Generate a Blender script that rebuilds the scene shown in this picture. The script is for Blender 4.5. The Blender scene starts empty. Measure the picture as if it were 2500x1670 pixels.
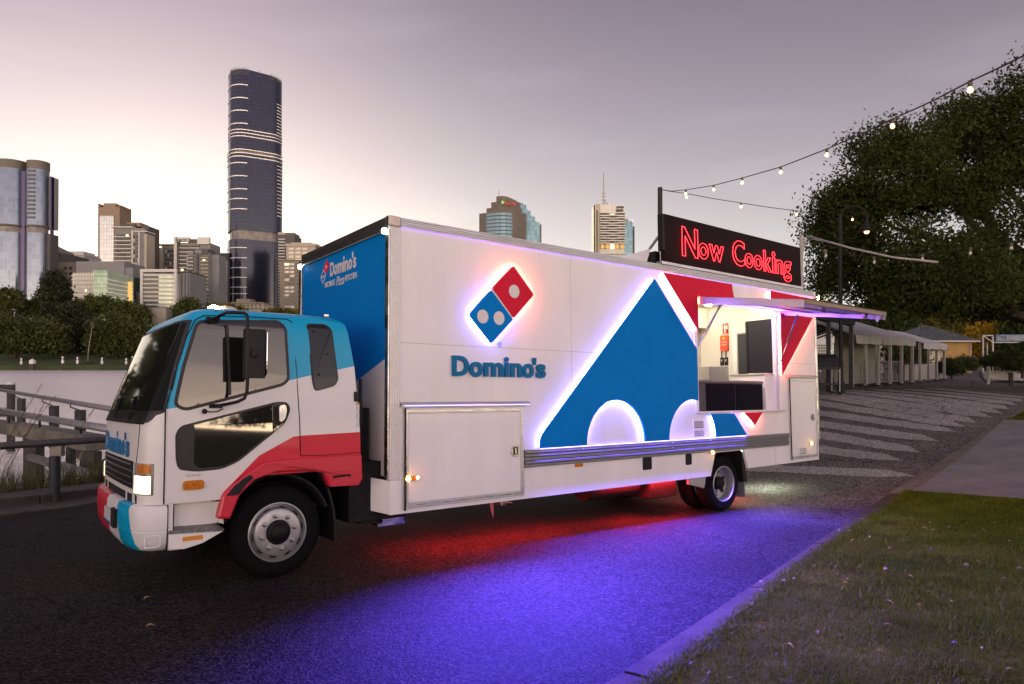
import bpy, bmesh, math, random
import numpy as np
from mathutils import Vector, Matrix, noise
from mathutils.geometry import tessellate_polygon
random.seed(7); RNG = np.random.default_rng(7)
R = math.radians
sc = bpy.context.scene
COL = sc.collection

# ------------------------------------------------------------------ camera
cd = bpy.data.cameras.new('camera'); cam = bpy.data.objects.new('camera', cd); COL.objects.link(cam)
cam.location = (0, 0, 1.6); cam.rotation_euler = (R(90.345), 0, 0)
cd.sensor_width = 36; cd.sensor_fit = 'HORIZONTAL'; cd.lens = 23.911; cd.shift_y = 0.014
cd.clip_start = 0.05; cd.clip_end = 9000
sc.camera = cam

# ------------------------------------------------------------------ sky and sun
SUN_AZ, SUN_EL = -25.0, 6.0
w = bpy.data.worlds.new('World'); sc.world = w; w.use_nodes = True
nt = w.node_tree; N = nt.nodes; L = nt.links
for n in list(N): N.remove(n)
def nd(t, **k):
    n = N.new(t)
    for a, b in k.items(): setattr(n, a, b)
    return n
tc = nd('ShaderNodeTexCoord'); sx = nd('ShaderNodeSeparateXYZ'); L.new(tc.outputs['Generated'], sx.inputs[0])
def mth(op, a, b=None):
    n = nd('ShaderNodeMath', operation=op)
    for i, v in enumerate((a, b)):
        if v is None: continue
        if isinstance(v, (int, float)): n.inputs[i].default_value = v
        else: L.new(v, n.inputs[i])
    return n.outputs[0]
def vsc(col, fac):
    n = nd('ShaderNodeVectorMath', operation='SCALE'); n.inputs[0].default_value = col; L.new(fac, n.inputs[3]); return n.outputs[0]
def vadd(a, b):
    n = nd('ShaderNodeVectorMath', operation='ADD'); L.new(a, n.inputs[0]); L.new(b, n.inputs[1]); return n.outputs[0]
hv = nd('ShaderNodeVectorMath', operation='MULTIPLY'); L.new(tc.outputs['Generated'], hv.inputs[0]); hv.inputs[1].default_value = (1, 1, 0)
hn = nd('ShaderNodeVectorMath', operation='NORMALIZE'); L.new(hv.outputs[0], hn.inputs[0])
dp = nd('ShaderNodeVectorMath', operation='DOT_PRODUCT'); L.new(hn.outputs[0], dp.inputs[0]); dp.inputs[1].default_value = (math.sin(R(-30)), math.cos(R(-30)), 0)
cosn = mth('MAXIMUM', dp.outputs['Value'], 0.0)
zpos = mth('MINIMUM', mth('MAXIMUM', sx.outputs[2], 0.0), 0.52)
# horizon glow over the set sun, a second behind the viewer boosted as fill
around = mth('ADD', mth('ADD', mth('MULTIPLY', mth('POWER', cosn, 2.0), 0.25), mth('MULTIPLY', mth('POWER', cosn, 14.0), 0.33)), 0.62)
back = nd('ShaderNodeMapRange'); back.interpolation_type = 'SMOOTHSTEP'; L.new(sx.outputs[1], back.inputs[0])
back.inputs[1].default_value = 0.40; back.inputs[2].default_value = -0.60; back.inputs[3].default_value = 0.0; back.inputs[4].default_value = 1.45
around = mth('ADD', around, back.outputs[0])
chan = nd('ShaderNodeCombineXYZ')
for q, (c0, k0) in enumerate(((0.76, 3.50), (0.75, 4.02), (0.66, 3.20))): L.new(mth('MULTIPLY', mth('MULTIPLY', mth('POWER', math.e, mth('MULTIPLY', zpos, -k0)), c0), around), chan.inputs[q])
low = mth('POWER', math.e, mth('MULTIPLY', zpos, -15.0))
# thin streaks of cloud high in the sky
cn = nd('ShaderNodeTexNoise'); cn.inputs['Scale'].default_value = 3.0; cn.inputs['Detail'].default_value = 5
mp = nd('ShaderNodeMapping'); mp.inputs['Scale'].default_value = (1.0, 1.0, 4.5); L.new(tc.outputs['Generated'], mp.inputs[0]); L.new(mp.outputs[0], cn.inputs[0])
cl = mth('MULTIPLY', mth('MAXIMUM', mth('SUBTRACT', cn.outputs[0], 0.52), 0.0), 0.12)
tot = vadd(chan.outputs[0], vsc((0.34, 0.29, 0.15), mth('MULTIPLY', mth('POWER', cosn, 10.0), mth('POWER', math.e, mth('MULTIPLY', zpos, -6.0)))))
tot = vadd(tot, vsc((3.0, 1.85, 0.90), mth('MULTIPLY', low, back.outputs[0])))
tot = vadd(tot, vsc((1, .92, .9), cl))
bg = nd('ShaderNodeBackground'); L.new(tot, bg.inputs[0]); bg.inputs[1].default_value = 1.0
# the daylight left in the air: a physical sky, sun just above the horizon, mixed in faintly
nk = nd('ShaderNodeTexSky'); nk.sky_type = 'NISHITA'; nk.sun_disc = False; nk.sun_elevation = R(SUN_EL); nk.sun_rotation = R(SUN_AZ)
bg2 = nd('ShaderNodeBackground'); L.new(nk.outputs[0], bg2.inputs[0]); bg2.inputs[1].default_value = 0.01
ad = nd('ShaderNodeAddShader'); L.new(bg.outputs[0], ad.inputs[0]); L.new(bg2.outputs[0], ad.inputs[1])
wo = nd('ShaderNodeOutputWorld'); L.new(ad.outputs[0], wo.inputs[0])

sl = bpy.data.lights.new('sun', 'SUN'); sl.energy = 2.5; sl.angle = R(0.6); sl.color = (1.0, 0.72, 0.42)
so = bpy.data.objects.new('sun', sl); COL.objects.link(so)
sdir = Vector((math.sin(R(SUN_AZ))*math.cos(R(SUN_EL)), math.cos(R(SUN_AZ))*math.cos(R(SUN_EL)), math.sin(R(SUN_EL))))
so.rotation_euler = sdir.to_track_quat('Z', 'Y').to_euler(); so.location = (-60, 120, 60)
vs = sc.view_settings
vs.view_transform = 'Standard'; vs.look = 'None'; vs.exposure = 1.05; vs.gamma = 1.0; vs.use_curve_mapping = False
sc.cycles.max_bounces = 8; sc.cycles.diffuse_bounces = 3; sc.cycles.glossy_bounces = 4; sc.cycles.transmission_bounces = 4
sc.cycles.sample_clamp_indirect = 6.0; sc.cycles.caustics_reflective = False; sc.cycles.caustics_refractive = False

# ------------------------------------------------------------------ materials
MATS = {}
def mat(name, col=(.5, .5, .5), rough=.5, metal=0., coat=0., var=0., vscale=8., bump=0., bscale=40., emit=None, es=0., spec=.5, detail=4., stretch=None, dirt=0.):
    if name in MATS: return MATS[name]
    m = bpy.data.materials.new(name); m.use_nodes = True; MATS[name] = m
    t = m.node_tree; b = t.nodes['Principled BSDF']
    b.inputs['Base Color'].default_value = (*col, 1); b.inputs['Roughness'].default_value = rough; b.inputs['Metallic'].default_value = metal
    b.inputs['Coat Weight'].default_value = coat; b.inputs['Coat Roughness'].default_value = .05; b.inputs['Specular IOR Level'].default_value = spec
    if emit:
        b.inputs['Emission Color'].default_value = (*emit, 1); b.inputs['Emission Strength'].default_value = es
    if var or bump or dirt:
        c = t.nodes.new('ShaderNodeTexCoord'); src = c.outputs['Object']
        if stretch:
            mpn = t.nodes.new('ShaderNodeMapping'); mpn.inputs['Scale'].default_value = stretch; t.links.new(src, mpn.inputs[0]); src = mpn.outputs[0]
    if var:
        n = t.nodes.new('ShaderNodeTexNoise'); n.inputs['Scale'].default_value = vscale; n.inputs['Detail'].default_value = detail; t.links.new(src, n.inputs[0])
        r = t.nodes.new('ShaderNodeValToRGB'); r.color_ramp.elements[0].position = .3; r.color_ramp.elements[1].position = .7
        lo = [max(0, x*(1-var)) for x in col]; hi = [min(1, x*(1+var)) for x in col]
        r.color_ramp.elements[0].color = (*lo, 1); r.color_ramp.elements[1].color = (*hi, 1)
        t.links.new(n.outputs[0], r.inputs[0]); t.links.new(r.outputs[0], b.inputs['Base Color'])
    if dirt:
        n3 = t.nodes.new('ShaderNodeTexNoise'); n3.inputs['Scale'].default_value = vscale*.7; n3.inputs['Detail'].default_value = 6; t.links.new(src, n3.inputs[0])
        mr = t.nodes.new('ShaderNodeMapRange'); mr.inputs['From Min'].default_value = .35; mr.inputs['From Max'].default_value = .75
        mr.inputs['To Min'].default_value = rough; mr.inputs['To Max'].default_value = min(1, rough+dirt); t.links.new(n3.outputs[0], mr.inputs[0]); t.links.new(mr.outputs[0], b.inputs['Roughness'])
    if bump:
        n2 = t.nodes.new('ShaderNodeTexNoise'); n2.inputs['Scale'].default_value = bscale; n2.inputs['Detail'].default_value = 4; t.links.new(src, n2.inputs[0])
        bp = t.nodes.new('ShaderNodeBump'); bp.inputs['Strength'].default_value = bump; bp.inputs['Distance'].default_value = .02; t.links.new(n2.outputs[0], bp.inputs['Height']); t.links.new(bp.outputs[0], b.inputs['Normal'])
    return m
def led(name, col, s):
    return mat(name, (.05, .05, .05), .5, emit=col, es=s)

# ------------------------------------------------------------------ mesh helpers
class MB:
    def __init__(s): s.v = []; s.f = []; s.m = []
    def add(s, vs, fs, mi=0):
        o = len(s.v); s.v += [tuple(p) for p in vs]; s.f += [tuple(i+o for i in f) for f in fs]; s.m += [mi]*len(fs); return s
    def box(s, x0, x1, y0, y1, z0, z1, mi=0):
        return s.add([(x0,y0,z0),(x1,y0,z0),(x1,y1,z0),(x0,y1,z0),(x0,y0,z1),(x1,y0,z1),(x1,y1,z1),(x0,y1,z1)],
                     [(0,3,2,1),(4,5,6,7),(0,1,5,4),(1,2,6,5),(2,3,7,6),(3,0,4,7)], mi)
    def obox(s, a, b, wd, h, up=(0,0,1), mi=0):          # a beam of width wd, height h between two points
        a = Vector(a); b = Vector(b); d = (b-a).normalized(); u = Vector(up); r = d.cross(u)
        if r.length < 1e-4: r = d.cross(Vector((0,1,0)))
        r.normalize(); u = r.cross(d).normalized(); r *= wd/2; u *= h/2
        return s.add([a-r-u, a+r-u, a+r+u, a-r+u, b-r-u, b+r-u, b+r+u, b-r+u], [(0,1,2,3),(7,6,5,4),(0,4,5,1),(1,5,6,2),(2,6,7,3),(3,7,4,0)], mi)
    def tube(s, pts, r, n=8, mi=0, closed=False, cap=True):
        pts = [Vector(p) for p in pts]; m = len(pts); rs = r if isinstance(r, (list, tuple)) else [r]*m
        o = len(s.v); prev = None
        for i, p in enumerate(pts):
            if closed: d = pts[(i+1) % m]-pts[i-1]
            else: d = pts[min(i+1, m-1)]-pts[max(i-1, 0)]
            d.normalize()
            if prev is None:
                a = d.cross(Vector((0,0,1)))
                if a.length < .05: a = d.cross(Vector((0,1,0)))
            else: a = prev-d*prev.dot(d)
            a.normalize(); prev = a; b = d.cross(a)
            for k in range(n):
                t = 2*math.pi*k/n; s.v.append(tuple(p+(a*math.cos(t)+b*math.sin(t))*rs[i]))
        for i in range(m if closed else m-1):
            j = (i+1) % m
            for k in range(n):
                k2 = (k+1) % n; s.f.append((o+i*n+k, o+i*n+k2, o+j*n+k2, o+j*n+k)); s.m.append(mi)
        if cap and not closed:
            s.f.append(tuple(o+k for k in reversed(range(n)))); s.m.append(mi)
            s.f.append(tuple(o+(m-1)*n+k for k in range(n))); s.m.append(mi)
        return s
    def lathe(s, prof, c=(0,0,0), axis='z', n=24, mi=0, mis=None):   # prof: (radius, height)
        o = len(s.v); c = Vector(c)
        for r_, h in prof:
            for k in range(n):
                t = 2*math.pi*k/n; x, y = r_*math.cos(t), r_*math.sin(t)
                p = {'z': (x, y, h), 'y': (x, h, y), 'x': (h, x, y)}[axis]; s.v.append(tuple(c+Vector(p)))
        for i in range(len(prof)-1):
            for k in range(n):
                k2 = (k+1) % n; s.f.append((o+i*n+k, o+i*n+k2, o+(i+1)*n+k2, o+(i+1)*n+k)); s.m.append(mis[i] if mis else mi)
        return s
    def plate(s, outer, y0, y1, holes=(), plane='xz', mi=0, fn=None, edges=True):   # polygon with holes given thickness
        loops = [list(outer)]+[list(h) for h in holes]
        flat = [p for lp in loops for p in lp]
        tris = tessellate_polygon([[Vector((p[0], p[1], 0)) for p in lp] for lp in loops])
        def P(p, y):
            y = y+(fn(p[0], p[1]) if fn else 0)
            return {'xz': (p[0], y, p[1]), 'xy': (p[0], p[1], y), 'yz': (y, p[0], p[1])}[plane]
        n = len(flat)
        s.add([P(p, y0) for p in flat]+[P(p, y1) for p in flat], [], mi)
        o = len(s.v)-2*n
        for t in tris:
            s.f.append((o+t[0], o+t[1], o+t[2])); s.m.append(mi); s.f.append((o+n+t[2], o+n+t[1], o+n+t[0])); s.m.append(mi)
        if edges:
            k = 0
            for lp in loops:
                q = len(lp)
                for i in range(q):
                    a, b = k+i, k+(i+1) % q; s.f.append((o+a, o+b, o+n+b, o+n+a)); s.m.append(mi)
                k += q
        return s
    def rib(s, path, y0, y1, plane='xz', closed=False, mi=0):      # a ribbon standing on a path
        P = {'xz': lambda p, y: (p[0], y, p[1]), 'yz': lambda p, y: (y, p[0], p[1]), 'xy': lambda p, y: (p[0], p[1], y)}[plane]
        o = len(s.v); n = len(path)
        for p in path: s.v += [P(p, y0), P(p, y1)]
        for i in range(n if closed else n-1):
            j = (i+1) % n; s.f.append((o+2*i, o+2*j, o+2*j+1, o+2*i+1)); s.m.append(mi)
        return s
    def build(s, name, mats, parent=None, smooth=False, bevel=0., kind=None, fix=True, loc=None):
        me = bpy.data.meshes.new(name); me.from_pydata(s.v, [], s.f)
        mats = mats if isinstance(mats, (list, tuple)) else [mats]
        for m in mats: me.materials.append(m)
        if len(mats) > 1: me.polygons.foreach_set('material_index', s.m)
        if fix:
            bm = bmesh.new(); bm.from_mesh(me); bmesh.ops.recalc_face_normals(bm, faces=bm.faces[:]); bm.to_mesh(me); bm.free()
        if smooth:
            me.polygons.foreach_set('use_smooth', [True]*len(me.polygons))
            if smooth != True: me.set_sharp_from_angle(angle=R(smooth))
        o = bpy.data.objects.new(name, me); COL.objects.link(o)
        if parent is not None: o.parent = parent
        if loc: o.location = loc
        if bevel:
            b = o.modifiers.new('bevel', 'BEVEL'); b.width = bevel; b.segments = 2; b.limit_method = 'ANGLE'; b.angle_limit = R(40)
        if kind: o['kind'] = kind
        return o
def tag(o, label, cat, group=None, kind=None):
    o['label'] = label; o['category'] = cat
    if group: o['group'] = group
    if kind: o['kind'] = kind
    return o
def thing(name, label, cat, loc=(0,0,0), rz=0, group=None):
    o = bpy.data.objects.new(name, None); COL.objects.link(o); o.location = loc; o.rotation_euler = (0, 0, rz); o.empty_display_size = .2
    return tag(o, label, cat, group)
def inst(src, parent, loc=None, rot=None, scale=None):
    c = src.copy(); COL.objects.link(c); c.parent = parent
    if loc is not None: c.location = loc
    if rot is not None: c.rotation_euler = rot
    if scale is not None: c.scale = scale
    return c
def copy_tree(o, parent=None):
    c = o.copy(); COL.objects.link(c); c.parent = parent
    for ch in list(o.children): copy_tree(ch, c)
    return c
def rpoly(pts, r, n=5):                                   # polygon with rounded corners
    out = []; m = len(pts)
    for i in range(m):
        p0, p, p1 = Vector(pts[i-1]), Vector(pts[i]), Vector(pts[(i+1) % m])
        a = (p0-p); b = (p1-p); rr = min(r, a.length*.45, b.length*.45)
        A = p+a.normalized()*rr; B = p+b.normalized()*rr
        for k in range(n+1):
            t = k/n; out.append(tuple(A*(1-t)**2+p*2*t*(1-t)+B*t*t))
    return out
def grow(pts, d):                                         # offset a convex-ish polygon outward by d
    c = sum((Vector(p) for p in pts), Vector((0, 0)))/len(pts); out = []
    m = len(pts); area = sum(pts[i-1][0]*pts[i][1]-pts[i][0]*pts[i-1][1] for i in range(m)); sg = 1 if area > 0 else -1
    for i in range(m):
        a = Vector(pts[i])-Vector(pts[i-1]); b = Vector(pts[(i+1) % m])-Vector(pts[i])
        if a.length < 1e-6 or b.length < 1e-6: out.append(pts[i]); continue
        na = Vector((a.y, -a.x)).normalized()*sg; nb = Vector((b.y, -b.x)).normalized()*sg
        q = na+nb; q = q.normalized()/max(.5, q.normalized().dot(na)) if q.length > 1e-5 else na
        out.append(tuple(Vector(pts[i])+q*d))
    return out
def rect(x0, x1, z0, z1): return [(x0, z0), (x1, z0), (x1, z1), (x0, z1)]
def circ(cx, cy, rx, ry=None, n=28, a0=0, a1=360):
    ry = ry or rx; k = n if a1-a0 == 360 else n+1
    return [(cx+rx*math.cos(R(a0+(a1-a0)*i/n)), cy+ry*math.sin(R(a0+(a1-a0)*i/n))) for i in range(k)]
FONT = None
def text_mesh(txt, depth=.01, off=0., bev=0., outline=False, shear=0., res=4):
    c = bpy.data.curves.new('text', 'FONT'); c.body = txt; c.offset = off; c.resolution_u = res; c.shear = shear
    if outline: c.fill_mode = 'NONE'; c.bevel_depth = bev; c.bevel_resolution = 2
    else: c.extrude = depth; c.fill_mode = 'BOTH'
    o = bpy.data.objects.new('text', c); COL.objects.link(o)
    dg = bpy.context.evaluated_depsgraph_get(); me = bpy.data.meshes.new_from_object(o.evaluated_get(dg))
    bpy.data.objects.remove(o); bpy.data.curves.remove(c)
    return me
def text(name, txt, m, parent, M4, box, depth=.01, off=0., outline=False, bev=0., shear=0., smooth=False):
    """letters fitted into box=(u0,u1,v0,v1) of the frame M4 (x along the line, y up, z out of the face)"""
    me = text_mesh(txt, depth, off, bev, outline, shear)
    co = np.empty(len(me.vertices)*3); me.vertices.foreach_get('co', co); co = co.reshape(-1, 3)
    lo, hi = co.min(0), co.max(0); u0, u1, v0, v1 = box
    co[:, 0] = u0+(co[:, 0]-lo[0])/(hi[0]-lo[0])*(u1-u0); co[:, 1] = v0+(co[:, 1]-lo[1])/(hi[1]-lo[1])*(v1-v0)
    me.vertices.foreach_set('co', co.ravel()); me.transform(M4); me.materials.clear(); me.materials.append(m); me.name = name
    o = bpy.data.objects.new(name, me); COL.objects.link(o); o.parent = parent
    return o
FACE_Y = Matrix(((1,0,0,0),(0,0,-1,0),(0,1,0,0),(0,0,0,1)))      # a face looking toward -y: u->x, v->z
def faceY(y): return Matrix.Translation((0, y, 0)) @ FACE_Y
def faceX(x): return Matrix.Translation((x, 0, 0)) @ Matrix(((0,0,-1,0),(-1,0,0,0),(0,1,0,0),(0,0,0,1)))   # looking toward -x: u->-y, v->z
# ------------------------------------------------------------------ lie of the land
TM = Matrix(((0.78809, -0.615529, -0.006173, -1.229336), (0.614791, 0.786564, 0.057868, 6.836294), (-0.030764, -0.049401, 0.998305, -0.479689), (0, 0, 0, 1)))
def sstep(t): t = np.clip(t, 0, 1); return t*t*(3-2*t)
def G(X, Y):                                             # height of the road, lawn and path
    pl = -0.403844-(0.00371682*(X+2.072858)+0.06557894*(Y-6.180956))/0.99784046
    w_ = sstep((0.78809*(X+1.229336)+0.614791*(Y-6.836294)-6.3)/16.)
    return pl*(1-w_)+(.44+.001*(Y-24))*w_
BANK = [(-16,-14),(-12.5,2),(-10.2,8.0),(-8.178, 10.877, -0.69),(-7.424, 12.505, -0.8),(-6.2,16.0),(-2.5,21.5),(3,28),(7,34),(14,43),(24,57),(45,88),(90,150),(200,300)]
BANK = [(p[0], p[1]) for p in BANK]
def bank_d(X, Y):                                        # distance to the river side of the kerb
    best = np.full(np.shape(X), 1e9); sg = np.ones(np.shape(X))
    for (ax, ay), (bx, by) in zip(BANK[:-1], BANK[1:]):
        dx, dy = bx-ax, by-ay; l2 = dx*dx+dy*dy
        t = np.clip(((X-ax)*dx+(Y-ay)*dy)/l2, 0, 1); px, py = ax+t*dx, ay+t*dy
        d = np.hypot(X-px, Y-py); cr = dx*(Y-ay)-dy*(X-ax)
        m = d < best-1e-6; best = np.where(m, d, best); sg = np.where(m, np.where(cr > 0, 1, -1), sg)
    return best*sg
def H(X, Y):
    s = sstep((bank_d(X, Y)-.5)/9.5)
    return G(X, Y)*(1-s)+(-5.0)*s
WATER_Z = -3.2
def grid_mesh(name, xs, ys, zf, m, kind='structure'):
    X, Y = np.meshgrid(xs, ys); Z = zf(X, Y); nx, ny = len(xs), len(ys)
    v = np.stack([X, Y, Z], -1).reshape(-1, 3); i = np.arange(nx*ny).reshape(ny, nx)
    f = np.stack([i[:-1,:-1], i[:-1,1:], i[1:,1:], i[1:,:-1]], -1).reshape(-1, 4)
    me = bpy.data.meshes.new(name); me.from_pydata(v.tolist(), [], f.tolist()); me.materials.append(m)
    me.polygons.foreach_set('use_smooth', [True]*len(me.polygons))
    o = bpy.data.objects.new(name, me); COL.objects.link(o); o['kind'] = kind
    return o
def resample(pts, n):
    pts = [np.array(p[:2], float) for p in pts]; s = [0]
    for a, b in zip(pts[:-1], pts[1:]): s.append(s[-1]+np.linalg.norm(b-a))
    t = np.linspace(0, s[-1], n); P = np.array(pts)
    return np.stack([np.interp(t, s, P[:, 0]), np.interp(t, s, P[:, 1])], -1)
def strip_mesh(name, A, B, nc, dz, m, kind='structure', parent=None):   # sheet between two lines, draped on the ground
    t = np.linspace(0, 1, nc)[None, :, None]; P = A[:, None, :]*(1-t)+B[:, None, :]*t
    X, Y = P[..., 0], P[..., 1]; Z = G(X, Y)+dz; ny, nx = X.shape
    v = np.stack([X, Y, Z], -1).reshape(-1, 3); i = np.arange(nx*ny).reshape(ny, nx)
    f = np.stack([i[:-1,:-1], i[:-1,1:], i[1:,1:], i[1:,:-1]], -1).reshape(-1, 4)
    me = bpy.data.meshes.new(name); me.from_pydata(v.tolist(), [], f.tolist()); me.materials.append(m)
    bm = bmesh.new(); bm.from_mesh(me)
    for fc in bm.faces:
        if fc.normal.z < 0: fc.normal_flip()
    bm.to_mesh(me); bm.free(); me.polygons.foreach_set('use_smooth', [True]*len(me.polygons))
    o = bpy.data.objects.new(name, me); COL.objects.link(o)
    if parent is not None: o.parent = parent
    if kind: o['kind'] = kind
    return o
# asphalt: dark binder, pale and dark chips, worn patches
def asphalt(name, lo, hi, patch=.35, gain=None):
    m = mat(name, lo, .85, spec=.12); t = m.node_tree; b = t.nodes['Principled BSDF']; l = t.links
    c = t.nodes.new('ShaderNodeTexCoord')
    v = t.nodes.new('ShaderNodeTexVoronoi'); v.inputs['Scale'].default_value = 70; l.new(c.outputs['Object'], v.inputs[0])
    n = t.nodes.new('ShaderNodeTexNoise'); n.inputs['Scale'].default_value = .55; n.inputs['Detail'].default_value = 6; l.new(c.outputs['Object'], n.inputs[0])
    n2 = t.nodes.new('ShaderNodeTexNoise'); n2.inputs['Scale'].default_value = 45; n2.inputs['Detail'].default_value = 3; l.new(c.outputs['Object'], n2.inputs[0])
    sep = t.nodes.new('ShaderNodeSeparateColor'); l.new(v.outputs['Color'], sep.inputs[0])
    r = t.nodes.new('ShaderNodeValToRGB'); l.new(sep.outputs[0], r.inputs[0])
    r.color_ramp.elements[0].position = .35; r.color_ramp.elements[0].color = (*[x*.5 for x in lo], 1); r.color_ramp.elements[1].position = 1.0; r.color_ramp.elements[1].color = (*[x*1.5 for x in hi], 1)
    r2 = t.nodes.new('ShaderNodeValToRGB'); l.new(n.outputs[0], r2.inputs[0]); r2.color_ramp.elements[0].position = .3; r2.color_ramp.elements[1].position = .72
    r2.color_ramp.elements[0].color = (1-patch, 1-patch, 1-patch, 1); r2.color_ramp.elements[1].color = (1, 1, 1, 1)
    mx = t.nodes.new('ShaderNodeMix'); mx.data_type = 'RGBA'; mx.blend_type = 'MULTIPLY'; mx.inputs[0].default_value = 1; l.new(r.outputs[0], mx.inputs[6]); l.new(r2.outputs[0], mx.inputs[7])
    # hairline cracks and a few oil drips
    nw = t.nodes.new('ShaderNodeTexNoise'); nw.inputs['Scale'].default_value = 1.3; nw.inputs['Detail'].default_value = 5; l.new(c.outputs['Object'], nw.inputs[0])
    va = t.nodes.new('ShaderNodeVectorMath'); va.operation = 'MULTIPLY_ADD'; va.inputs[1].default_value = (.9,.9,.9); l.new(nw.outputs['Color'], va.inputs[0]); l.new(c.outputs['Object'], va.inputs[2])
    ve = t.nodes.new('ShaderNodeTexVoronoi'); ve.feature = 'DISTANCE_TO_EDGE'; ve.inputs['Scale'].default_value = .28; l.new(va.outputs[0], ve.inputs[0])
    cr = t.nodes.new('ShaderNodeMapRange'); cr.inputs[1].default_value = .0015; cr.inputs[2].default_value = .0045; cr.inputs[3].default_value = .30; cr.inputs[4].default_value = 1; l.new(ve.outputs['Distance'], cr.inputs[0])
    no = t.nodes.new('ShaderNodeTexNoise'); no.inputs['Scale'].default_value = 1.7; no.inputs['Detail'].default_value = 2; l.new(c.outputs['Object'], no.inputs[0])
    om = t.nodes.new('ShaderNodeMapRange'); om.inputs[1].default_value = .70; om.inputs[2].default_value = .78; om.inputs[3].default_value = 1; om.inputs[4].default_value = .45; l.new(no.outputs[0], om.inputs[0])
    mo_ = t.nodes.new('ShaderNodeMath'); mo_.operation = 'MULTIPLY'; l.new(cr.outputs[0], mo_.inputs[0]); l.new(om.outputs[0], mo_.inputs[1])
    ms = t.nodes.new('ShaderNodeVectorMath'); ms.operation = 'SCALE'; l.new(mx.outputs[2], ms.inputs[0]); l.new(mo_.outputs[0], ms.inputs[3]); l.new(ms.outputs[0], b.inputs['Base Color'])
    if gain:                                             # paler beyond the truck: greyer surfacing plus the brighter light there painted in
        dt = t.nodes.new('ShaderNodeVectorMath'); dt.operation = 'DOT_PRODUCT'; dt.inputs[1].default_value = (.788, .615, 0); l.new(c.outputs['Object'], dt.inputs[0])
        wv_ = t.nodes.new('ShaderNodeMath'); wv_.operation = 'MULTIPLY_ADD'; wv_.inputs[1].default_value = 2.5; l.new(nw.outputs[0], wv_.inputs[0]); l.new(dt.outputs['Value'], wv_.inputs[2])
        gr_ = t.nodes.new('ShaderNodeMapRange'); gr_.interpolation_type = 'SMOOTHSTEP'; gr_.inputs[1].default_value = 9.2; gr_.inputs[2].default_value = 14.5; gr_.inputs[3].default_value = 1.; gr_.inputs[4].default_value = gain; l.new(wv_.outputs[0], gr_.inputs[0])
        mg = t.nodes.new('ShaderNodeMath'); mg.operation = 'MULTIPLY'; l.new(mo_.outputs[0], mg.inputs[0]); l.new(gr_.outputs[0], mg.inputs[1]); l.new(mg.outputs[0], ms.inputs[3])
    ml = t.nodes.new('ShaderNodeMath'); ml.operation = 'ADD'; l.new(v.outputs['Distance'], ml.inputs[0]); l.new(n2.outputs[0], ml.inputs[1])
    bp = t.nodes.new('ShaderNodeBump'); bp.inputs['Strength'].default_value = .9; bp.inputs['Distance'].default_value = .011; l.new(ml.outputs[0], bp.inputs['Height']); l.new(bp.outputs[0], b.inputs['Normal'])
    return m
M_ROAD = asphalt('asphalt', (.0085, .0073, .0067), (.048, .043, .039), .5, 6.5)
M_PALE = asphalt('pale asphalt', (.30, .28, .255), (.55, .52, .48), .25)
M_PATH = mat('footpath concrete', (.17, .163, .152), .85, var=.22, vscale=1.6, bump=.3, bscale=60)
M_KERB = mat('kerb concrete', (.13,.113,.08), .85, var=.35, vscale=3.0, bump=.5, bscale=50, detail=8)
M_KERBN = mat('darkened kerb concrete', (.056,.048,.022), .9, spec=.1, var=.4, vscale=3.0, bump=.6, bscale=50, detail=8)  # dirtier near stones, colour darkened further to offset the violet lamp light
M_SOIL = mat('bank soil', (.035, .035, .02), .95, var=.4, vscale=1.2, bump=.6, bscale=12)
M_LAWN = mat('lawn soil', (.07, .072, .010), .95, spec=.0, var=.6, vscale=1.7, bump=.8, bscale=35, detail=8)
ground = grid_mesh('ground', np.concatenate([np.linspace(-60,-20,14), np.linspace(-19,40,100), np.linspace(42,260,40)]), np.concatenate([np.linspace(-40,-1,20), np.linspace(0,50,90), np.linspace(52,290,50)]), lambda X, Y: H(X, Y)-.05-.25*sstep((1.0-np.hypot(X-2, Y-10)/40)*0), M_SOIL)
KL = [(-15,-14),(-11.8,2),(-9.3,7.4),(-7.235, 9.624, -0.611),(-6.638, 11.148, -0.713),(-5.5,15.2),(-1.8,20.8),(3.6,27.3),(7.6,33.2),(14.6,42.2),(24.5,56),(45.5,87)]
KR = [(-9,-9.6),(-4.4,-3.0),(-1.6,1.0),(0.328, 3.638, -0.246),(0.602, 4.01, -0.271),(1.049, 4.618, -0.313),(2.483, 6.525, -0.443),(4.453, 9.215, -0.628),(5.915, 11.064, -0.707),(6.748, 12.023, -0.693),(8.711, 14.02, -0.526),(12.611, 17.503, 0.076),(14.427, 19.172, 0.33),(18.6,23.2),(26,30),(38,42),(62,68)]
KO = [(-8.7,-9.9),(-4.0,-3.2),(-1.25,.9),(0.528, 3.521, -0.239),(0.954, 4.068, -0.276),(1.649, 5.008, -0.341),(2.792, 6.664, -0.454),(4.557, 8.957, -0.611),(6.998, 11.944, -0.678),(8.311, 13.182, -0.581),(12.51, 17.305, 0.052),(14.75,19.0),(18.9,22.9),(26.3,29.7),(38.3,41.7),(62.3,67.7)]
nR = 160
road = strip_mesh('road', resample(KL, nR), resample(KR, nR), 40, -.004, M_ROAD)
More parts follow.
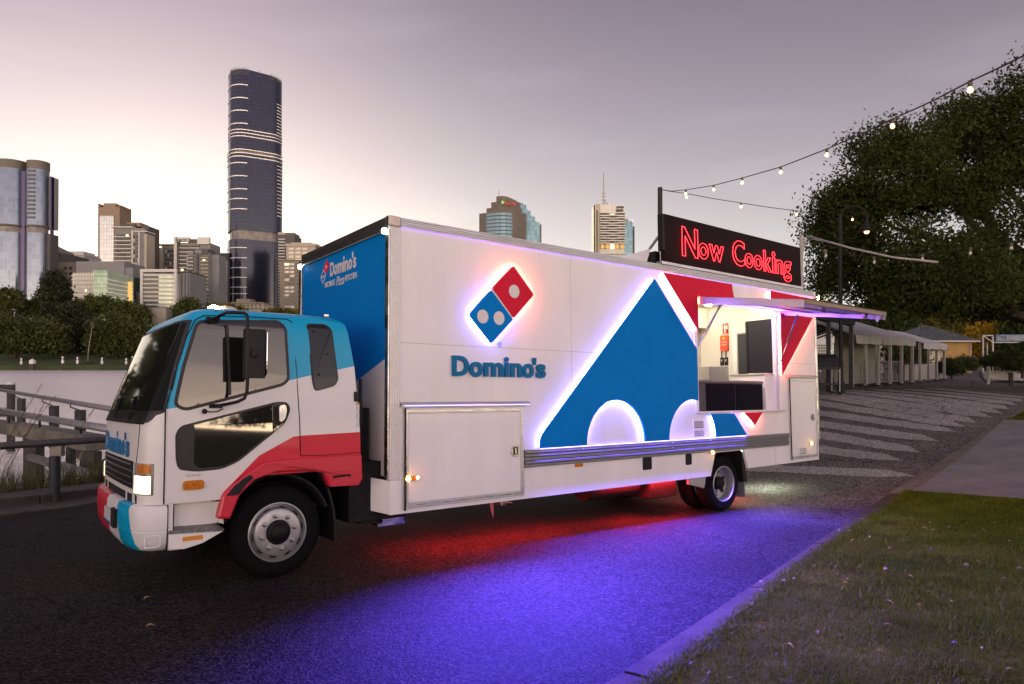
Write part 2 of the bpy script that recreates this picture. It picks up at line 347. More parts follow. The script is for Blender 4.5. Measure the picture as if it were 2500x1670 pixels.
# kerb stones between road and grass
kerb = bpy.data.objects.new('kerb', None); COL.objects.link(kerb); kerb['kind'] = 'structure'
ki, ko = resample(KR, 45), resample(KO, 45)
for i in range(44):
    a0, a1, b0, b1 = ki[i], ki[i+1], ko[i], ko[i+1]; g = .012
    a1 = a1-(a1-a0)*g; b1 = b1-(b1-b0)*g; mb = MB(); vs_ = []
    for p, dz in ((a0,.0),(a1,.0),(b1,.0),(b0,.0)): vs_.append((p[0], p[1], float(G(p[0], p[1]))-.12))
    for p, dz in ((a0,.012),(a1,.012),(b1,.04),(b0,.04)): vs_.append((p[0], p[1], float(G(p[0], p[1]))+dz))
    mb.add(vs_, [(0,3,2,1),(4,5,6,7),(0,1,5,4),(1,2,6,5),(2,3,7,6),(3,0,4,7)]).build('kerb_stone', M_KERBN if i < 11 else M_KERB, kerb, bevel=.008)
# left kerb: gutter strip and raised edging
kl0, kl1 = resample(KL, 60), resample([(p[0], p[1]) for p in BANK[:12]], 60)
lk = bpy.data.objects.new('kerb', None); COL.objects.link(lk); lk['kind'] = 'structure'
M_KERB2 = mat('old kerb', (.058, .047, .040), .9, var=.35, vscale=2.2, bump=.5, bscale=40)
for i in range(6, 44):
    a0, a1, b0, b1 = kl0[i], kl0[i+1]-(kl0[i+1]-kl0[i])*.012, kl1[i], kl1[i+1]-(kl1[i+1]-kl1[i])*.012
    m0, m1 = a0+(b0-a0)*.45, a1+(b1-a1)*.45; z = lambda p, d: (p[0], p[1], float(G(p[0], p[1]))+d)
    MB().add([z(a0,-.1), z(a1,-.1), z(b1,-.3), z(b0,-.3), z(a0,.01), z(a1,.01), z(m0,.03), z(m1,.03), z(m0,.16), z(m1,.16), z(b0,.17), z(b1,.17)],
             [(4,5,7,6),(6,7,9,8),(8,9,11,10),(10,11,2,3),(0,1,5,4),(0,4,6,8,10,3),(1,2,11,9,7,5),(0,3,2,1)]).build('kerb_stone', M_KERB2, lk, bevel=.015)
# lawn, crossing path, second lawn on the right
e0 = np.array((.73, -.68)); koF = resample(KO, 400)
def side_strip(name, i0, i1, dist, dz, m, nc=26, rows=60):
    A = resample([tuple(p) for p in koF[i0:i1]], rows); B = A+e0*dist
    return strip_mesh(name, A, B, nc, dz, m)
iP0 = int(np.argmin(np.hypot(koF[:,0]-7.0, koF[:,1]-11.8))); iP1 = int(np.argmin(np.hypot(koF[:,0]-12.5, koF[:,1]-17.2)))
lawn = side_strip('lawn', 0, iP0+1, 26, .03, M_LAWN, 60, 90)
path = side_strip('path', iP0, iP1+1, 30, .034, M_PATH)
lawn2 = side_strip('lawn', iP1, 399, 40, .03, M_LAWN)
# pale bands laid across the road beyond the truck
def c6(x, y): return None
BANDS = [((6.4, 14.184, -0.721),(7.795, 13.062, -0.624),.62),((7.407, 16.391, -0.57),(8.34, 14.499, -0.546),.5),((8.151, 18.035, -0.397),(9.07, 15.134, -0.449),.5),((8.748, 19.379, -0.231),(10.02, 15.979, -0.304),.5),((9.424, 20.874, -0.033),(10.904, 16.714, -0.16),.5),
 ((10.22, 22.193, 0.157),(11.402, 17.113, -0.079),.5),((10.891, 23.434, 0.302),(11.909, 17.479, 0.001),.5),((11.539, 23.663, 0.361),(12.59, 17.846, 0.096),.5),((12.385, 23.81, 0.41),(13.134, 18.229, 0.174),.5),((13.201, 23.886, 0.435),(13.683, 18.693, 0.25),.5),((14.312, 24.382, 0.44),(14.281, 19.256, 0.325),.5),((15.549, 25.002, 0.441),(14.941, 19.902, 0.39),.5),((16.901, 25.993, 0.442),(15.809, 21.008, 0.436),.45)]
for a, b, wd in BANDS:
    a = np.array(a[:2]); b = np.array(b[:2]); d = (b-a)/np.linalg.norm(b-a); a = a-d*2.5; n_ = np.array((-d[1], d[0]))
    wd *= 1.35; k = 40; s = np.linspace(0, 1, k)[:, None]; c0 = a+(b-a)*s
    taper = np.clip((1-s)*np.linalg.norm(b-a)/.7, .02, 1); jag = np.array([[noise.noise((float(q)*23, wd*9, float(a[0])))*.10] for q in s[:, 0]])
    strip_mesh('road_marking', c0+n_*(wd*.62*taper+jag*taper), c0-n_*(wd*.62*taper*.55+jag*.6*taper), 5, .005, M_PALE)
# river and the far shore
def water_mat():
    m = mat('river water', (.96, .91, .84), .36, .85, spec=1.); m.node_tree.nodes['Principled BSDF'].inputs['IOR'].default_value = 1.6
    t = m.node_tree; b = t.nodes['Principled BSDF']; l = t.links; c = t.nodes.new('ShaderNodeTexCoord')
    mp_ = t.nodes.new('ShaderNodeMapping'); mp_.inputs['Scale'].default_value = (.5, 1.0, 1); mp_.inputs['Rotation'].default_value = (0, 0, .35); l.new(c.outputs['Object'], mp_.inputs[0])
    hs_ = []
    for sc_, wt in ((.16, 3.0), (.62, 1.2), (2.3, .35)):
        n1 = t.nodes.new('ShaderNodeTexNoise'); n1.inputs['Scale'].default_value = sc_; n1.inputs['Detail'].default_value = 3; n1.inputs['Roughness'].default_value = .6; n1.inputs['Distortion'].default_value = .8; l.new(mp_.outputs[0], n1.inputs[0])
        a_ = t.nodes.new('ShaderNodeMath'); a_.operation = 'MULTIPLY'; a_.inputs[1].default_value = wt; l.new(n1.outputs[0], a_.inputs[0])
        if hs_: q = t.nodes.new('ShaderNodeMath'); l.new(hs_[-1], q.inputs[0]); l.new(a_.outputs[0], q.inputs[1]); hs_.append(q.outputs[0])
        else: hs_.append(a_.outputs[0])
    bp = t.nodes.new('ShaderNodeBump'); bp.inputs['Strength'].default_value = 1.; bp.inputs['Distance'].default_value = 1.0; l.new(hs_[-1], bp.inputs['Height']); l.new(bp.outputs[0], b.inputs['Normal'])
    return m
water = MB().add([(-4000,-300,WATER_Z),(4000,-300,WATER_Z),(4000,340,WATER_Z),(-4000,340,WATER_Z)], [(0,1,2,3)]).build('water', water_mat(), kind='structure', fix=False)
M_FARLAWN = mat('far lawn', (.045, .068, .020), .95, var=.35, vscale=.06)
xs = np.linspace(-4500, 4500, 61); shore = MB()
prof = [(331, -6), (331.5, -.85), (333, -.8), (345, .6), (372, 5.0), (420, 5.5), (1500, 6), (7000, 6)]
for x in xs: shore.v += [(float(x), y, z) for y, z in prof]
k = len(prof); shore.f = [(i*k+j, (i+1)*k+j, (i+1)*k+j+1, i*k+j+1) for i in range(len(xs)-1) for j in range(k-1)]; shore.m = [0]*len(shore.f)
shore.build('terrain', M_FARLAWN, kind='structure')
M_STONE = mat('river wall stone', (.12, .085, .065), .9, var=.35, vscale=.35, bump=.6, bscale=1.5)
rw = thing('river_wall', 'long low brown stone wall along the far river bank', 'wall', (0, 331, WATER_Z))
for i in range(48):
    MB().box(-118+i*4.0, -118+i*4.0+3.94, -.7, .2+.05*(i % 3), -1.5, 2.42+.05*((i*7) % 3)).build('stone', M_STONE, rw, bevel=.08)
MB().box(-119, 75, -.85, -.1, 2.5, 2.72).build('coping', mat('coping', (.17, .13, .10), .9, var=.3, vscale=.5), rw)
# white topped mooring piles along that wall
M_WHITE = mat('white paint', (.72, .72, .72), .5, var=.05, vscale=3)
M_PILE = mat('dark timber', (.06, .055, .05), .85, var=.3, vscale=6)
pp = thing('mooring_pile', 'leftmost white capped timber pile in front of the far river wall', 'mooring pile', (-236.638, 328, WATER_Z), 0, 'white capped piles along the far bank')
MB().lathe([(.0,-2),(.42,-2),(.42,3.0),(0,3.0)], n=10).build('pile', M_PILE, pp)
MB().lathe([(.5,3.0),(.5,4.4),(.25,4.45),(.25,5.2),(.45,5.25),(.42,5.7),(0,6.0)], n=12).build('cap', M_WHITE, pp, smooth=30)
for px, s, lb in ((-216.688, 1.15, 'below the palm side of the dark gap'), (-209.577, 1.1, 'left of the palm'), (-197.725, 1.05, 'right of the palm'), (-186.071, 1.0, 'near the truck windscreen'), (-182.911, 1.15, 'beside the white hut by the windscreen')):
    c = copy_tree(pp); c.location = (px, 328, WATER_Z); c.scale = (s, s, s); c['label'] = 'white capped pile at the far wall, '+lb
for px, lb in ((-230.6, 'small white roofed pump hut on a dark pile at the left of the far bank'), (-181.368, 'small white roofed pump hut at the far bank beside the windscreen')):
    h_ = thing('pump_hut', lb, 'hut', (px, 327, WATER_Z), 0, 'white huts on piles')
    MB().box(-.9,.9,-.9,.9,-2,3.2).build('base', M_PILE, h_); MB().box(-.95,.95,-.95,.95,3.2,4.6).build('wall', M_WHITE, h_)
    MB().add([(-1.1,-1.1,4.6),(1.1,-1.1,4.6),(1.1,1.1,4.6),(-1.1,1.1,4.6),(0,0,5.7)], [(0,1,4),(1,2,4),(2,3,4),(3,0,4),(0,3,2,1)]).build('roof', M_WHITE, h_)

# ------------------------------------------------------------------ city across the river
def facade_glass(name, col, rough=.12, metal=.5, cell=(3.0, 3.6), line=.03, linecol=None, var=.25):
    m = mat(name, col, rough, metal); t = m.node_tree; b = t.nodes['Principled BSDF']; l = t.links
    c = t.nodes.new('ShaderNodeTexCoord'); sp = t.nodes.new('ShaderNodeSeparateXYZ'); l.new(c.outputs['Object'], sp.inputs[0])
    ad_ = t.nodes.new('ShaderNodeMath'); l.new(sp.outputs[0], ad_.inputs[0]); l.new(sp.outputs[1], ad_.inputs[1])
    cb_ = t.nodes.new('ShaderNodeCombineXYZ'); l.new(ad_.outputs[0], cb_.inputs[0]); l.new(sp.outputs[2], cb_.inputs[1])
    br = t.nodes.new('ShaderNodeTexBrick'); br.offset = 0; br.squash = 1; l.new(cb_.outputs[0], br.inputs[0]); br.inputs['Scale'].default_value = 1
    br.inputs['Brick Width'].default_value = cell[0]; br.inputs['Row Height'].default_value = cell[1]; br.inputs['Mortar Size'].default_value = line*cell[0]; br.inputs['Bias'].default_value = 0
    br.inputs['Color1'].default_value = (*[x*(1-var) for x in col], 1); br.inputs['Color2'].default_value = (*[min(1, x*(1+var)) for x in col], 1); br.inputs['Mortar'].default_value = (*(linecol or [x*.45 for x in col]), 1)
    l.new(br.outputs[0], b.inputs['Base Color'])
    return m
MC = dict(
 cream=mat('cream render', (.27,.25,.22), .8, var=.06, vscale=.2), white=mat('pale cladding', (.40,.405,.41), .7, var=.05, vscale=.2), grey=mat('grey precast', (.14,.148,.165), .8, var=.08, vscale=.2),
 dgrey=mat('charcoal cladding', (.045,.045,.052), .7, var=.1, vscale=.3), brown=mat('brown granite', (.060,.055,.050), .6, var=.15, vscale=.3), beige=mat('beige precast', (.15,.135,.12), .8, var=.08, vscale=.2),
 win=facade_glass('dark window glass', (.016,.019,.024), .3, .0, (2.2,3.3), .05), winb=facade_glass('blue window glass', (.13,.22,.26), .12, .6, (1.8,3.4), .05),
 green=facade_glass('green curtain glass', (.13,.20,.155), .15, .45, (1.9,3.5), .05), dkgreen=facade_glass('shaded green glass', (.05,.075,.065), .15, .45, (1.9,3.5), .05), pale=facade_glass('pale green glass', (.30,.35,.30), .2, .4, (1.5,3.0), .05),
 silver=facade_glass('silver curtain glass', (.12,.145,.20), .16, .75, (3.0,4.0), .04, (.16,.17,.2), .12), tower=facade_glass('dark blue tower glass', (.020,.024,.050), .16, .4, (1.7,3.6), .09, (.008,.008,.014), .14),
 purple=mat('violet glass fin', (.045,.032,.11), .3, .3), slim=facade_glass('slim tower glass', (.34,.35,.38), .2, .6, (2.5,3.6), .05, None, .1), tan=mat('tan cladding', (.16,.125,.10), .8), blind=mat('pale window', (.45,.44,.40), .5, var=.3, vscale=.4), lightline=mat('pale metal ledge', (.5,.5,.52), .4, .3), gold=mat('gold tinted glass', (.35,.25,.08), .2, .5))
LITC = {}
M_LIT = mat('lit window', (.3,.25,.18), .4, emit=(1.0,.72,.38), es=.9)
def lit_of(d):
    if d.name not in LITC: q = d.copy(); q.materials[0] = M_LIT; LITC[d.name] = q
    return LITC[d.name]
class Bd:
    def __init__(s, name, label, x0, x1, ztop, Y, depth, zb=2., group=None, yaw=0., cat='building'):
        s.w = x1-x0; s.h = ztop-zb; s.d = depth; s.zb = zb
        s.o = thing(name, label, cat, ((x0+x1)/2, Y, zb), yaw, group)
    def bx(s, name, m, u0, u1, z0, z1, v0=0, v1=None, **k):       # u as a fraction of the width, z in metres above the sea level used by the callers
        return MB().box(s.w*(u0-.5), s.w*(u1-.5), v0, s.d if v1 is None else v1, z0-s.zb, z1-s.zb).build(name, m, s.o, **k)
    def rep(s, name, m, u0, u1, z0, z1, n, frac=.55, v0=-.25, v1=.3, off=0., mats2=None):   # n alike bands up the face
        st = (z1-z0)/n; ob = None; out = []
        for i in range(n):
            z = z0+st*(i+off)
            if ob is None: ob = MB().box(s.w*(u0-.5), s.w*(u1-.5), v0, v1, 0, st*frac).build(name, m, s.o)
            else: ob = inst(ob, s.o)
            ob.location = (0, 0, z-s.zb); out.append(ob)
        return out
    def grid(s, name, m, u0, u1, z0, z1, nf, nb, fu=.6, fz=.55, v0=-.2, v1=.3, alt=None, p=.3):
        st = (z1-z0)/nf; bu = (u1-u0)*s.w/nb; me = MB().box(-bu*fu/2, bu*fu/2, v0, v1, 0, st*fz).build(name, m, s.o); first = True; alts = None
        if alt: alts = me.data.copy(); alts.materials[0] = alt
        for i in range(nf):
            for j in range(nb):
                ob = me if first else inst(me, s.o); first = False
                ob.location = (s.w*(u0-.5)+bu*(j+.5), 0, z0+st*(i+.2)-s.zb)
                if random.random() < .022: ob.data = lit_of(me.data)
                elif alts and random.random() < p: ob.data = alts
    def side(s, name, m, z0, z1, n, frac=.5, v0=.05, v1=.95):     # bands on the flank that faces the river
        st = (z1-z0)/n; ob = None; sg = 1 if s.o.location.x < 0 else -1
        for i in range(n):
            if ob is None: ob = MB().box(*sorted((sg*s.w/2-.3*sg, sg*s.w/2+.2*sg)), s.d*v0, s.d*v1, 0, st*frac).build(name, m, s.o)
            else: ob = inst(ob, s.o)
            ob.location = (0, 0, z0+st*(i+.2)-s.zb)
def rounded(w_, d_, r, n=7):
    p = []
    for cx, cy, a in ((w_/2-r, d_/2-r, 0), (-w_/2+r, d_/2-r, 90), (-w_/2+r, -d_/2+r, 180), (w_/2-r, -d_/2+r, 270)):
        for i in range(n+1): p.append((cx+r*math.cos(R(a+90*i/n)), cy+r*math.sin(R(a+90*i/n))))
    return p
# 1 the tall dark tower with pale ledges
def Zr(row, D): return 1.6+(880-row)/1660.4*D
tw = thing('skyscraper', 'tallest dark blue glass skyscraper with rounded corners and thin pale ledges', 'skyscraper', (-235.227, 622, 2), R(-58))
tiers = [(2, Zr(583,600), 35, 46, 12.5), (Zr(560,600), Zr(372,600), 34.6, 45.5, 12.5), (Zr(360,600), Zr(178,600), 34, 44.6, 12.5)]
for z0, z1, a, b, r in tiers:
    MB().plate(rounded(a, b, r), z0-2, z1-2, plane='xy').build('tower_shaft', MC['tower'], tw, smooth=30)
for z0, z1 in ((Zr(584,600), Zr(559,600)), (Zr(373,600), Zr(359,600))):
    MB().plate(rounded(31.5, 42, 11), z0-2, z1-2, plane='xy').build('sky_terrace', mat('terrace glass', (.09,.085,.085), .3, .2, var=.4, vscale=.25), tw, smooth=30)
top = Zr(178,600)-2; crown = MB(); rp = rounded(33.6, 44.2, 12.5)
cp = []
for x, y in rp: cp.append((x, y, top-.5))
for x, y in rp: cp.append((x, y, top+4.0+.05*x-.05*y-.06*abs(y)))
n_ = len(rp); crown.add(cp, [(i, (i+1) % n_, n_+(i+1) % n_, n_+i) for i in range(n_)]+[tuple(n_+i for i in range(n_))]).build('crown', MC['tower'], tw, smooth=30)
fins = MB()
for i in range(n_):
    x, y = rp[i]; zt = top+4.0+.05*x-.05*y-.06*abs(y); fins.box(x-.15, x+.15, y-.15, y+.15, top, zt+1.8)
    x2, y2 = [(rp[i][q]+rp[(i+1) % n_][q])/2 for q in (0, 1)]; fins.box(x2-.15, x2+.15, y2-.15, y2+.15, top, top+5.6+.05*x2-.05*y2-.06*abs(y2))
fins.build('crown_fins', MC['dgrey'], tw, kind='stuff')
def ledge(z, a, b, r, i0, i1, nm='ledge'):
    p = rounded(a+.7, b+.7, r+.35); q = rounded(a-.2, b-.2, r-.1); nn = len(p); idx = [(k % nn) for k in range(i0, i1+1)]
    lb = MB(); lb.v = [(p[k][0], p[k][1], z) for k in idx]+[(p[k][0], p[k][1], z+.75) for k in idx]+[(q[k][0], q[k][1], z+.75) for k in idx]+[(q[k][0], q[k][1], z) for k in idx]
    kk = len(idx)
    for j in range(kk-1): lb.f += [(j, j+1, kk+j+1, kk+j), (kk+j, kk+j+1, 2*kk+j+1, 2*kk+j), (3*kk+j, 3*kk+j+1, j+1, j)]
    lb.m = [0]*len(lb.f); lb.build(nm, MC['lightline'], tw)
def tier_of(z): return next((t for t in tiers if t[0]-.1 <= z <= t[1]+.1), tiers[0])
for row in (205, 237, 268, 300, 397, 429, 461, 485, 510, 605, 630, 654, 678, 702, 718): t_ = tier_of(Zr(row,600)); ledge(Zr(row,600)-2, *t_[2:], 22, 31)
for row in (315, 323, 331, 364, 372.5, 381): z = Zr(row,600)-2; t_ = tiers[2] if row < 345 else tiers[1]; ledge(z, *t_[2:], 14, 38)
for row in list(range(236, 318, 8))+list(range(392, 520, 9))+list(range(622, 745, 12)): t_ = tier_of(Zr(row,600)); ledge(Zr(row,600)-2, *t_[2:], 34, 37)
# 2 lobed silver tower at the far left
lt = thing('skyscraper', 'silver glass tower with two rounded lobes, violet recesses and a dark crown', 'skyscraper', (-352.659, 492, 2))
zt = Zr(405,480)-2; zb_ = Zr(553,480)-2
lobes = [(-9.8, 10.2), (9.0, 7.2)]
for i, (cx, r) in enumerate(lobes):
    for z0, z1, k in ((0, zb_-3.0, 1.0), (zb_+2.0, zt, 1.03)):
        MB().lathe([(0,z0),(r*k,z0),(r*k,z1),(0,z1)], (cx, 0, 0), n=40).build('tower_lobe', MC['silver'], lt, smooth=30)
    MB().lathe([(r*.95,zb_-3),(r*.95,zb_+2.0)], (cx,0,0), n=40).build('terrace', mat('terrace shade', (.12,.11,.11), .5, var=.4, vscale=.3), lt)
    MB().lathe([(r*1.05,zb_+1.2),(r*1.09,zb_+1.4),(r*1.09,zb_+2.4),(r*1.0,zb_+2.6)], (cx,0,0), n=40).build('canopy_ring', MC['dgrey'], lt)
    MB().lathe([(r*1.0,zt),(r*1.0,zt+6.4),(0,zt+6.4)], (cx*.99,0.8,0), n=40).build('crown', MC['brown'], lt, smooth=30)
MB().box(-1.2, 2.6, -4, 6, 0, zt-1).build('recess', MC['purple'], lt)
MB().box(15.2, 19.0, -1, 8, 0, zb_-3).build('flank', MC['dgrey'], lt); MB().box(18.4, 18.9, -.5, 3, 0, zt-4).build('fin', MC['purple'], lt); MB().box(13, 18.9, 1, 8, zb_+1, zt-4).build('flank', MC['grey'], lt)
sl_ = None
for i in range(12):
    z = Zr(411+10.5*i,480)-2
    if sl_ is None: sl_ = MB().box(-2.6, 2.6, -7.6, -6.5, -.7, .5).build('vent_slot', MC['dgrey'], lt)
    else: sl_ = inst(sl_, lt)
    sl_.location = (9.6, .0, z)
for i in range(14):
    b_ = MB().box(16.0, 18.2, -1.3, -.9, i*4.2+3, i*4.2+5.2).build('window', random.choice([MC['blind'], MC['win'], MC['gold']]), lt)
# 3.. the mid rise buildings, each with its own face
b = Bd('office_building', 'low beige office block with a dark stepped roof beside the silver tower', -361.38, -335.075, Zr(640,520), 520, 30)
b.bx('wall', MC['beige'], 0, 1, 2, Zr(640,520)); b.bx('roof', MC['dgrey'], .0, .82, Zr(640,520), Zr(620,520), 2, 26); b.rep('window_band', MC['win'], .02, .62, Zr(740,520), Zr(648,520), 7, .4); b.grid('window', MC['win'], .66, .98, Zr(740,520), Zr(648,520), 7, 2)
cv = MB(); cv.add([(-13.2,0,Zr(622,520)-2),(-4,0,Zr(612,520)-2),(1.5,0,Zr(618,520)-2),(-13.2,0,Zr(588,520)-2),(-8,0,Zr(594,520)-2),(-3,0,Zr(603,520)-2),(1.6,0,Zr(611,520)-2),
  (-13.2,18,Zr(622,520)-2),(1.5,18,Zr(618,520)-2),(-13.2,18,Zr(588,520)-2),(1.6,18,Zr(611,520)-2)], [(0,1,5,4,3),(1,2,6,5),(3,4,5,6,10,9),(2,8,10,6),(7,9,10,8),(0,7,8,2),(0,3,9,7)]); cv.build('roof_shell', MC['beige'], b.o)
b = Bd('apartment_building', 'pale low rise with thin flat roof behind the beige office block', -383.084, -358.368, Zr(622,570), 570, 24)
b.bx('wall', MC['white'], .25, .98, 2, Zr(622,570)); b.bx('roof', MC['white'], 0, 1.02, Zr(624,570), Zr(618,570), -2, 20); b.bx('roof_storey', MC['white'], .35, .9, Zr(618,570), Zr(612,570), 2, 18); b.grid('window', MC['win'], .3, .95, Zr(650,570), Zr(626,570), 2, 4)
b = Bd('office_building', 'grey concrete box building above the green glass block, with a white gridded front', -294.286, -255.377, Zr(640,455), 455, 30)
b.bx('wall', MC['grey'], .03, .86, Zr(668,455), Zr(637,455), 2, 28); b.bx('wall', MC['white'], 0, .42, 2, Zr(668,455)); b.bx('wall', MC['grey'], .42, 1.0, 2, Zr(652,455), 3, 30)
b.rep('floor_slab', MC['white'], -.01, .41, Zr(755,455), Zr(664,455), 9, .22, -.8, .3); b.grid('window', MC['win'], .01, .41, Zr(755,455), Zr(664,455), 9, 8, .55, .62, -.25, .2, MC['blind'], .25)
b = Bd('office_building', 'green glass office block with pale floor lines and a gold lit corner', -265.169, -255.847, Zr(658,430), 430, 16)
b.bx('wall', MC['green'], 0, 1, 2, Zr(660,430)); b.rep('floor_line', MC['lightline'], -.01, 1.01, Zr(740,430), Zr(660,430), 8, .1, -.25, .1)
sg = MB().add([(b.w/2,0,0),(b.w/2+12.5,7,0),(b.w/2+12.5,20,0),(b.w/2,16,0)]+[(b.w/2,0,b.h-.5),(b.w/2+12.5,7,b.h-3.8),(b.w/2+12.5,20,b.h-3.8),(b.w/2,16,b.h-.5)], [(0,1,5,4),(1,2,6,5),(2,3,7,6),(3,0,4,7),(4,5,6,7),(0,3,2,1)]).build('wing', MC['dkgreen'], b.o)
for i in range(8): MB().obox((b.w/2,-.15,b.h-6.2-i*2.75*.98), (b.w/2+12.5,6.85,b.h-8.6-i*2.55), .35, .3).build('floor_line', MC['lightline'], b.o)
MB().obox((b.w/2+10.9,5.9,1.5), (b.w/2+10.9,5.9,b.h-7), 2.6, .4, (.5,-.87,0)).build('window', MC['gold'], b.o)
b = Bd('skyscraper', 'slim tan and pale glass tower with a notched top', -396.14, -375.393, Zr(500,650), 650, 20)
b.bx('wall', MC['tan'], 0, 1, 2, Zr(505,650)); b.bx('glass_front', MC['slim'], .1, .74, Zr(720,650), Zr(527,650), -.6, 1); b.bx('roof', MC['tan'], .22, .78, Zr(506,650), Zr(495,650), 1, 19)
b.bx('parapet', MC['tan'], 0, .06, Zr(506,650), Zr(497,650), 0, 20); b.bx('parapet', MC['tan'], .94, 1, Zr(506,650), Zr(500,650), 0, 20)
b = Bd('apartment_tower', 'tall grey apartment tower with curved balconies and overhanging flat roofs', -305.012, -279.646, Zr(552,520), 520, 22)
b.bx('wall', MC['grey'], .06, .92, 2, Zr(556,520), 1); b.bx('wall', MC['dgrey'], .76, .98, 2, Zr(549,520), 4, 20); b.bx('roof', MC['white'], -.02, .6, Zr(556,520), Zr(553.5,520), -1.5, 16); b.bx('roof_storey', MC['dgrey'], .14, .6, Zr(553,520), Zr(545,520), 2, 14)
b.bx('roof_storey', MC['tan'], .32, .72, Zr(550,520), Zr(540,520), 4, 16); b.bx('roof', MC['white'], .62, 1.02, Zr(566,520), Zr(563.5,520), -.5, 12)
b.rep('balcony', MC['white'], .02, .55, Zr(745,520), Zr(570,520), 18, .24, -1.6, 1.2); b.grid('window', MC['win'], .06, .54, Zr(745,520), Zr(570,520), 18, 5, .78, .62, .6, 1.2, MC['dgrey'], .3)
b.grid('window', MC['win'], .58, .76, Zr(745,520), Zr(572,520), 18, 3, .6, .6, .5, 1.2, MC['blind'], .2); b.bx('pier', MC['white'], .55, .59, 2, Zr(562,520), -.4, 2); b.bx('pier', MC['white'], .76, .79, 2, Zr(566,520), -.4, 2); b.bx('pier', MC['cream'], .93, 1.0, 2, Zr(570,520), 0, 12)
b = Bd('apartment_building', 'cream apartment block of gridded windows with a wide flat overhanging roof', -300.82, -278.225, Zr(606,560), 560, 20)
b.bx('wall', MC['cream'], 0, .45, 2, Zr(606,560)); b.bx('wall', MC['grey'], .45, 1, 2, Zr(604,560), 1, 18); b.bx('pier', MC['cream'], .44, .6, 2, Zr(605,560), -.3, 2); b.bx('roof_storey', MC['cream'], .5, .92, Zr(604,560), Zr(598,560), 2, 14); b.bx('roof', MC['white'], .36, 1.0, Zr(598,560), Zr(595.5,560), -1, 16)
b.grid('window', MC['win'], .1, .42, Zr(700,560), Zr(610,560), 9, 4, .7, .7); b.grid('window', MC['win'], .64, .96, Zr(700,560), Zr(608,560), 9, 4, .6, .6, .6, 1.3, MC['blind'], .2)
b = Bd('apartment_tower', 'white framed apartment tower with a raised roof sign wall', -268.289, -240.322, Zr(594,540), 540, 20)
b.bx('wall', MC['grey'], .0, 1, 2, Zr(592,540), 1); b.bx('frame', MC['white'], 0, .08, 2, Zr(578,540), -1, 3); b.bx('frame', MC['white'], .06, .42, Zr(590,540), Zr(579,540), -1, 2); b.bx('frame', MC['white'], .66, 1.0, Zr(596,540), Zr(579,540), -1, 2); b.bx('roof_storey', MC['dgrey'], .38, .7, Zr(592,540), Zr(583,540), .5, 12); b.bx('panel', MC['dgrey'], .08, .14, 2, Zr(590,540), -.5, 2)
b.rep('balcony', MC['white'], .15, .72, Zr(740,540), Zr(597,540), 15, .2, -.9, 1.2); b.grid('window', MC['win'], .16, .72, Zr(740,540), Zr(597,540), 15, 6, .72, .6, .5, 1.2, MC['dgrey'], .3)
text('lettering', 'EVERCITY', MC['dgrey'], b.o, faceY(-1.2), (-b.w*.43, -b.w*.12, b.h+1.3, b.h+3.3), .15)
b = Bd('apartment_tower', 'grey apartment tower with white balcony fronts beside a plain grey flank', -229.518, -214.197, Zr(612,480), 480, 18)
b.bx('wall', MC['grey'], 0, 1, 2, Zr(616,480), 1); b.bx('roof_storey', MC['dgrey'], .25, .95, Zr(622,480), Zr(607,480), .6, 12); b.bx('panel', MC['grey'], .36, .66, Zr(618,480), Zr(609,480), .3, 2); b.bx('wall', MC['grey'], 1.0, 1.36, 2, Zr(620,480), 4, 16)
b.rep('balcony', MC['white'], 0, .3, Zr(745,480), Zr(622,480), 14, .22, -.9, 1.2); b.rep('balcony', MC['cream'], .66, .99, Zr(745,480), Zr(622,480), 14, .3, -1.2, 1.2); b.grid('window', MC['blind'], .32, .64, Zr(745,480), Zr(622,480), 14, 2, .8, .6, .5, 1.2, MC['win'], .45); b.grid('window', MC['win'], .02, .3, Zr(745,480), Zr(622,480), 14, 2, .8, .55, .5, 1.2, MC['dgrey'], .3); b.grid('window', MC['win'], .68, .98, Zr(745,480), Zr(622,480), 14, 2, .8, .5, .4, 1.2, MC['blind'], .2)
b.bx('pier', MC['dgrey'], .44, .5, 2, Zr(622,480), -.2, 1.3)
b = Bd('office_building', 'white framed office block with even strips of dark and pale green glass', -229.409, -207.151, Zr(658,420), 420, 26)
b.bx('wall', MC['white'], 0, 1, 2, Zr(668,420), .3); b.bx('frame', MC['white'], -.005, .07, 2, Zr(657,420), -.6, 1); b.bx('frame', MC['white'], .93, 1.005, 2, Zr(657,420), -.6, 1); b.bx('frame', MC['white'], .07, .93, Zr(664,420), Zr(657,420), -.6, 1); b.bx('roof', MC['dgrey'], .12, .92, Zr(668,420), Zr(664.5,420), 2, 22)
b.rep('window_band', MC['win'], .07, .5, Zr(762,420), Zr(669,420), 9, .58, -.1, .6); b.rep('window_band', MC['pale'], .5, .93, Zr(762,420), Zr(669,420), 9, .62, -.1, .6); b.bx('wall', MC['grey'], 1.005, 1.3, 2, Zr(664,420), 3, 26); b.bx('roof', MC['dgrey'], 1.0, 1.32, Zr(664,420), Zr(661.5,420), 1, 27)
for i in range(3): b.bx('fin', MC['dgrey'], 1.07+i*.09, 1.09+i*.09, 2, Zr(668,420), 2.7, 3.2)
b = Bd('apartment_tower', 'narrow dark apartment block squeezed left of the tallest tower', -263.772, -250.764, Zr(634,600), 600, 18)
b.bx('wall', MC['grey'], 0, 1, 2, Zr(634,600)); b.bx('roof_storey', MC['dgrey'], .0, 1, Zr(634,600), Zr(617,600), 1, 16); b.grid('window', MC['win'], .1, .98, Zr(750,600), Zr(638,600), 15, 5, .6, .65, -.2, .3, MC['white'], .2); b.bx('panel', MC['dgrey'], .3, .55, Zr(745,600), Zr(655,600), -.3, .2)
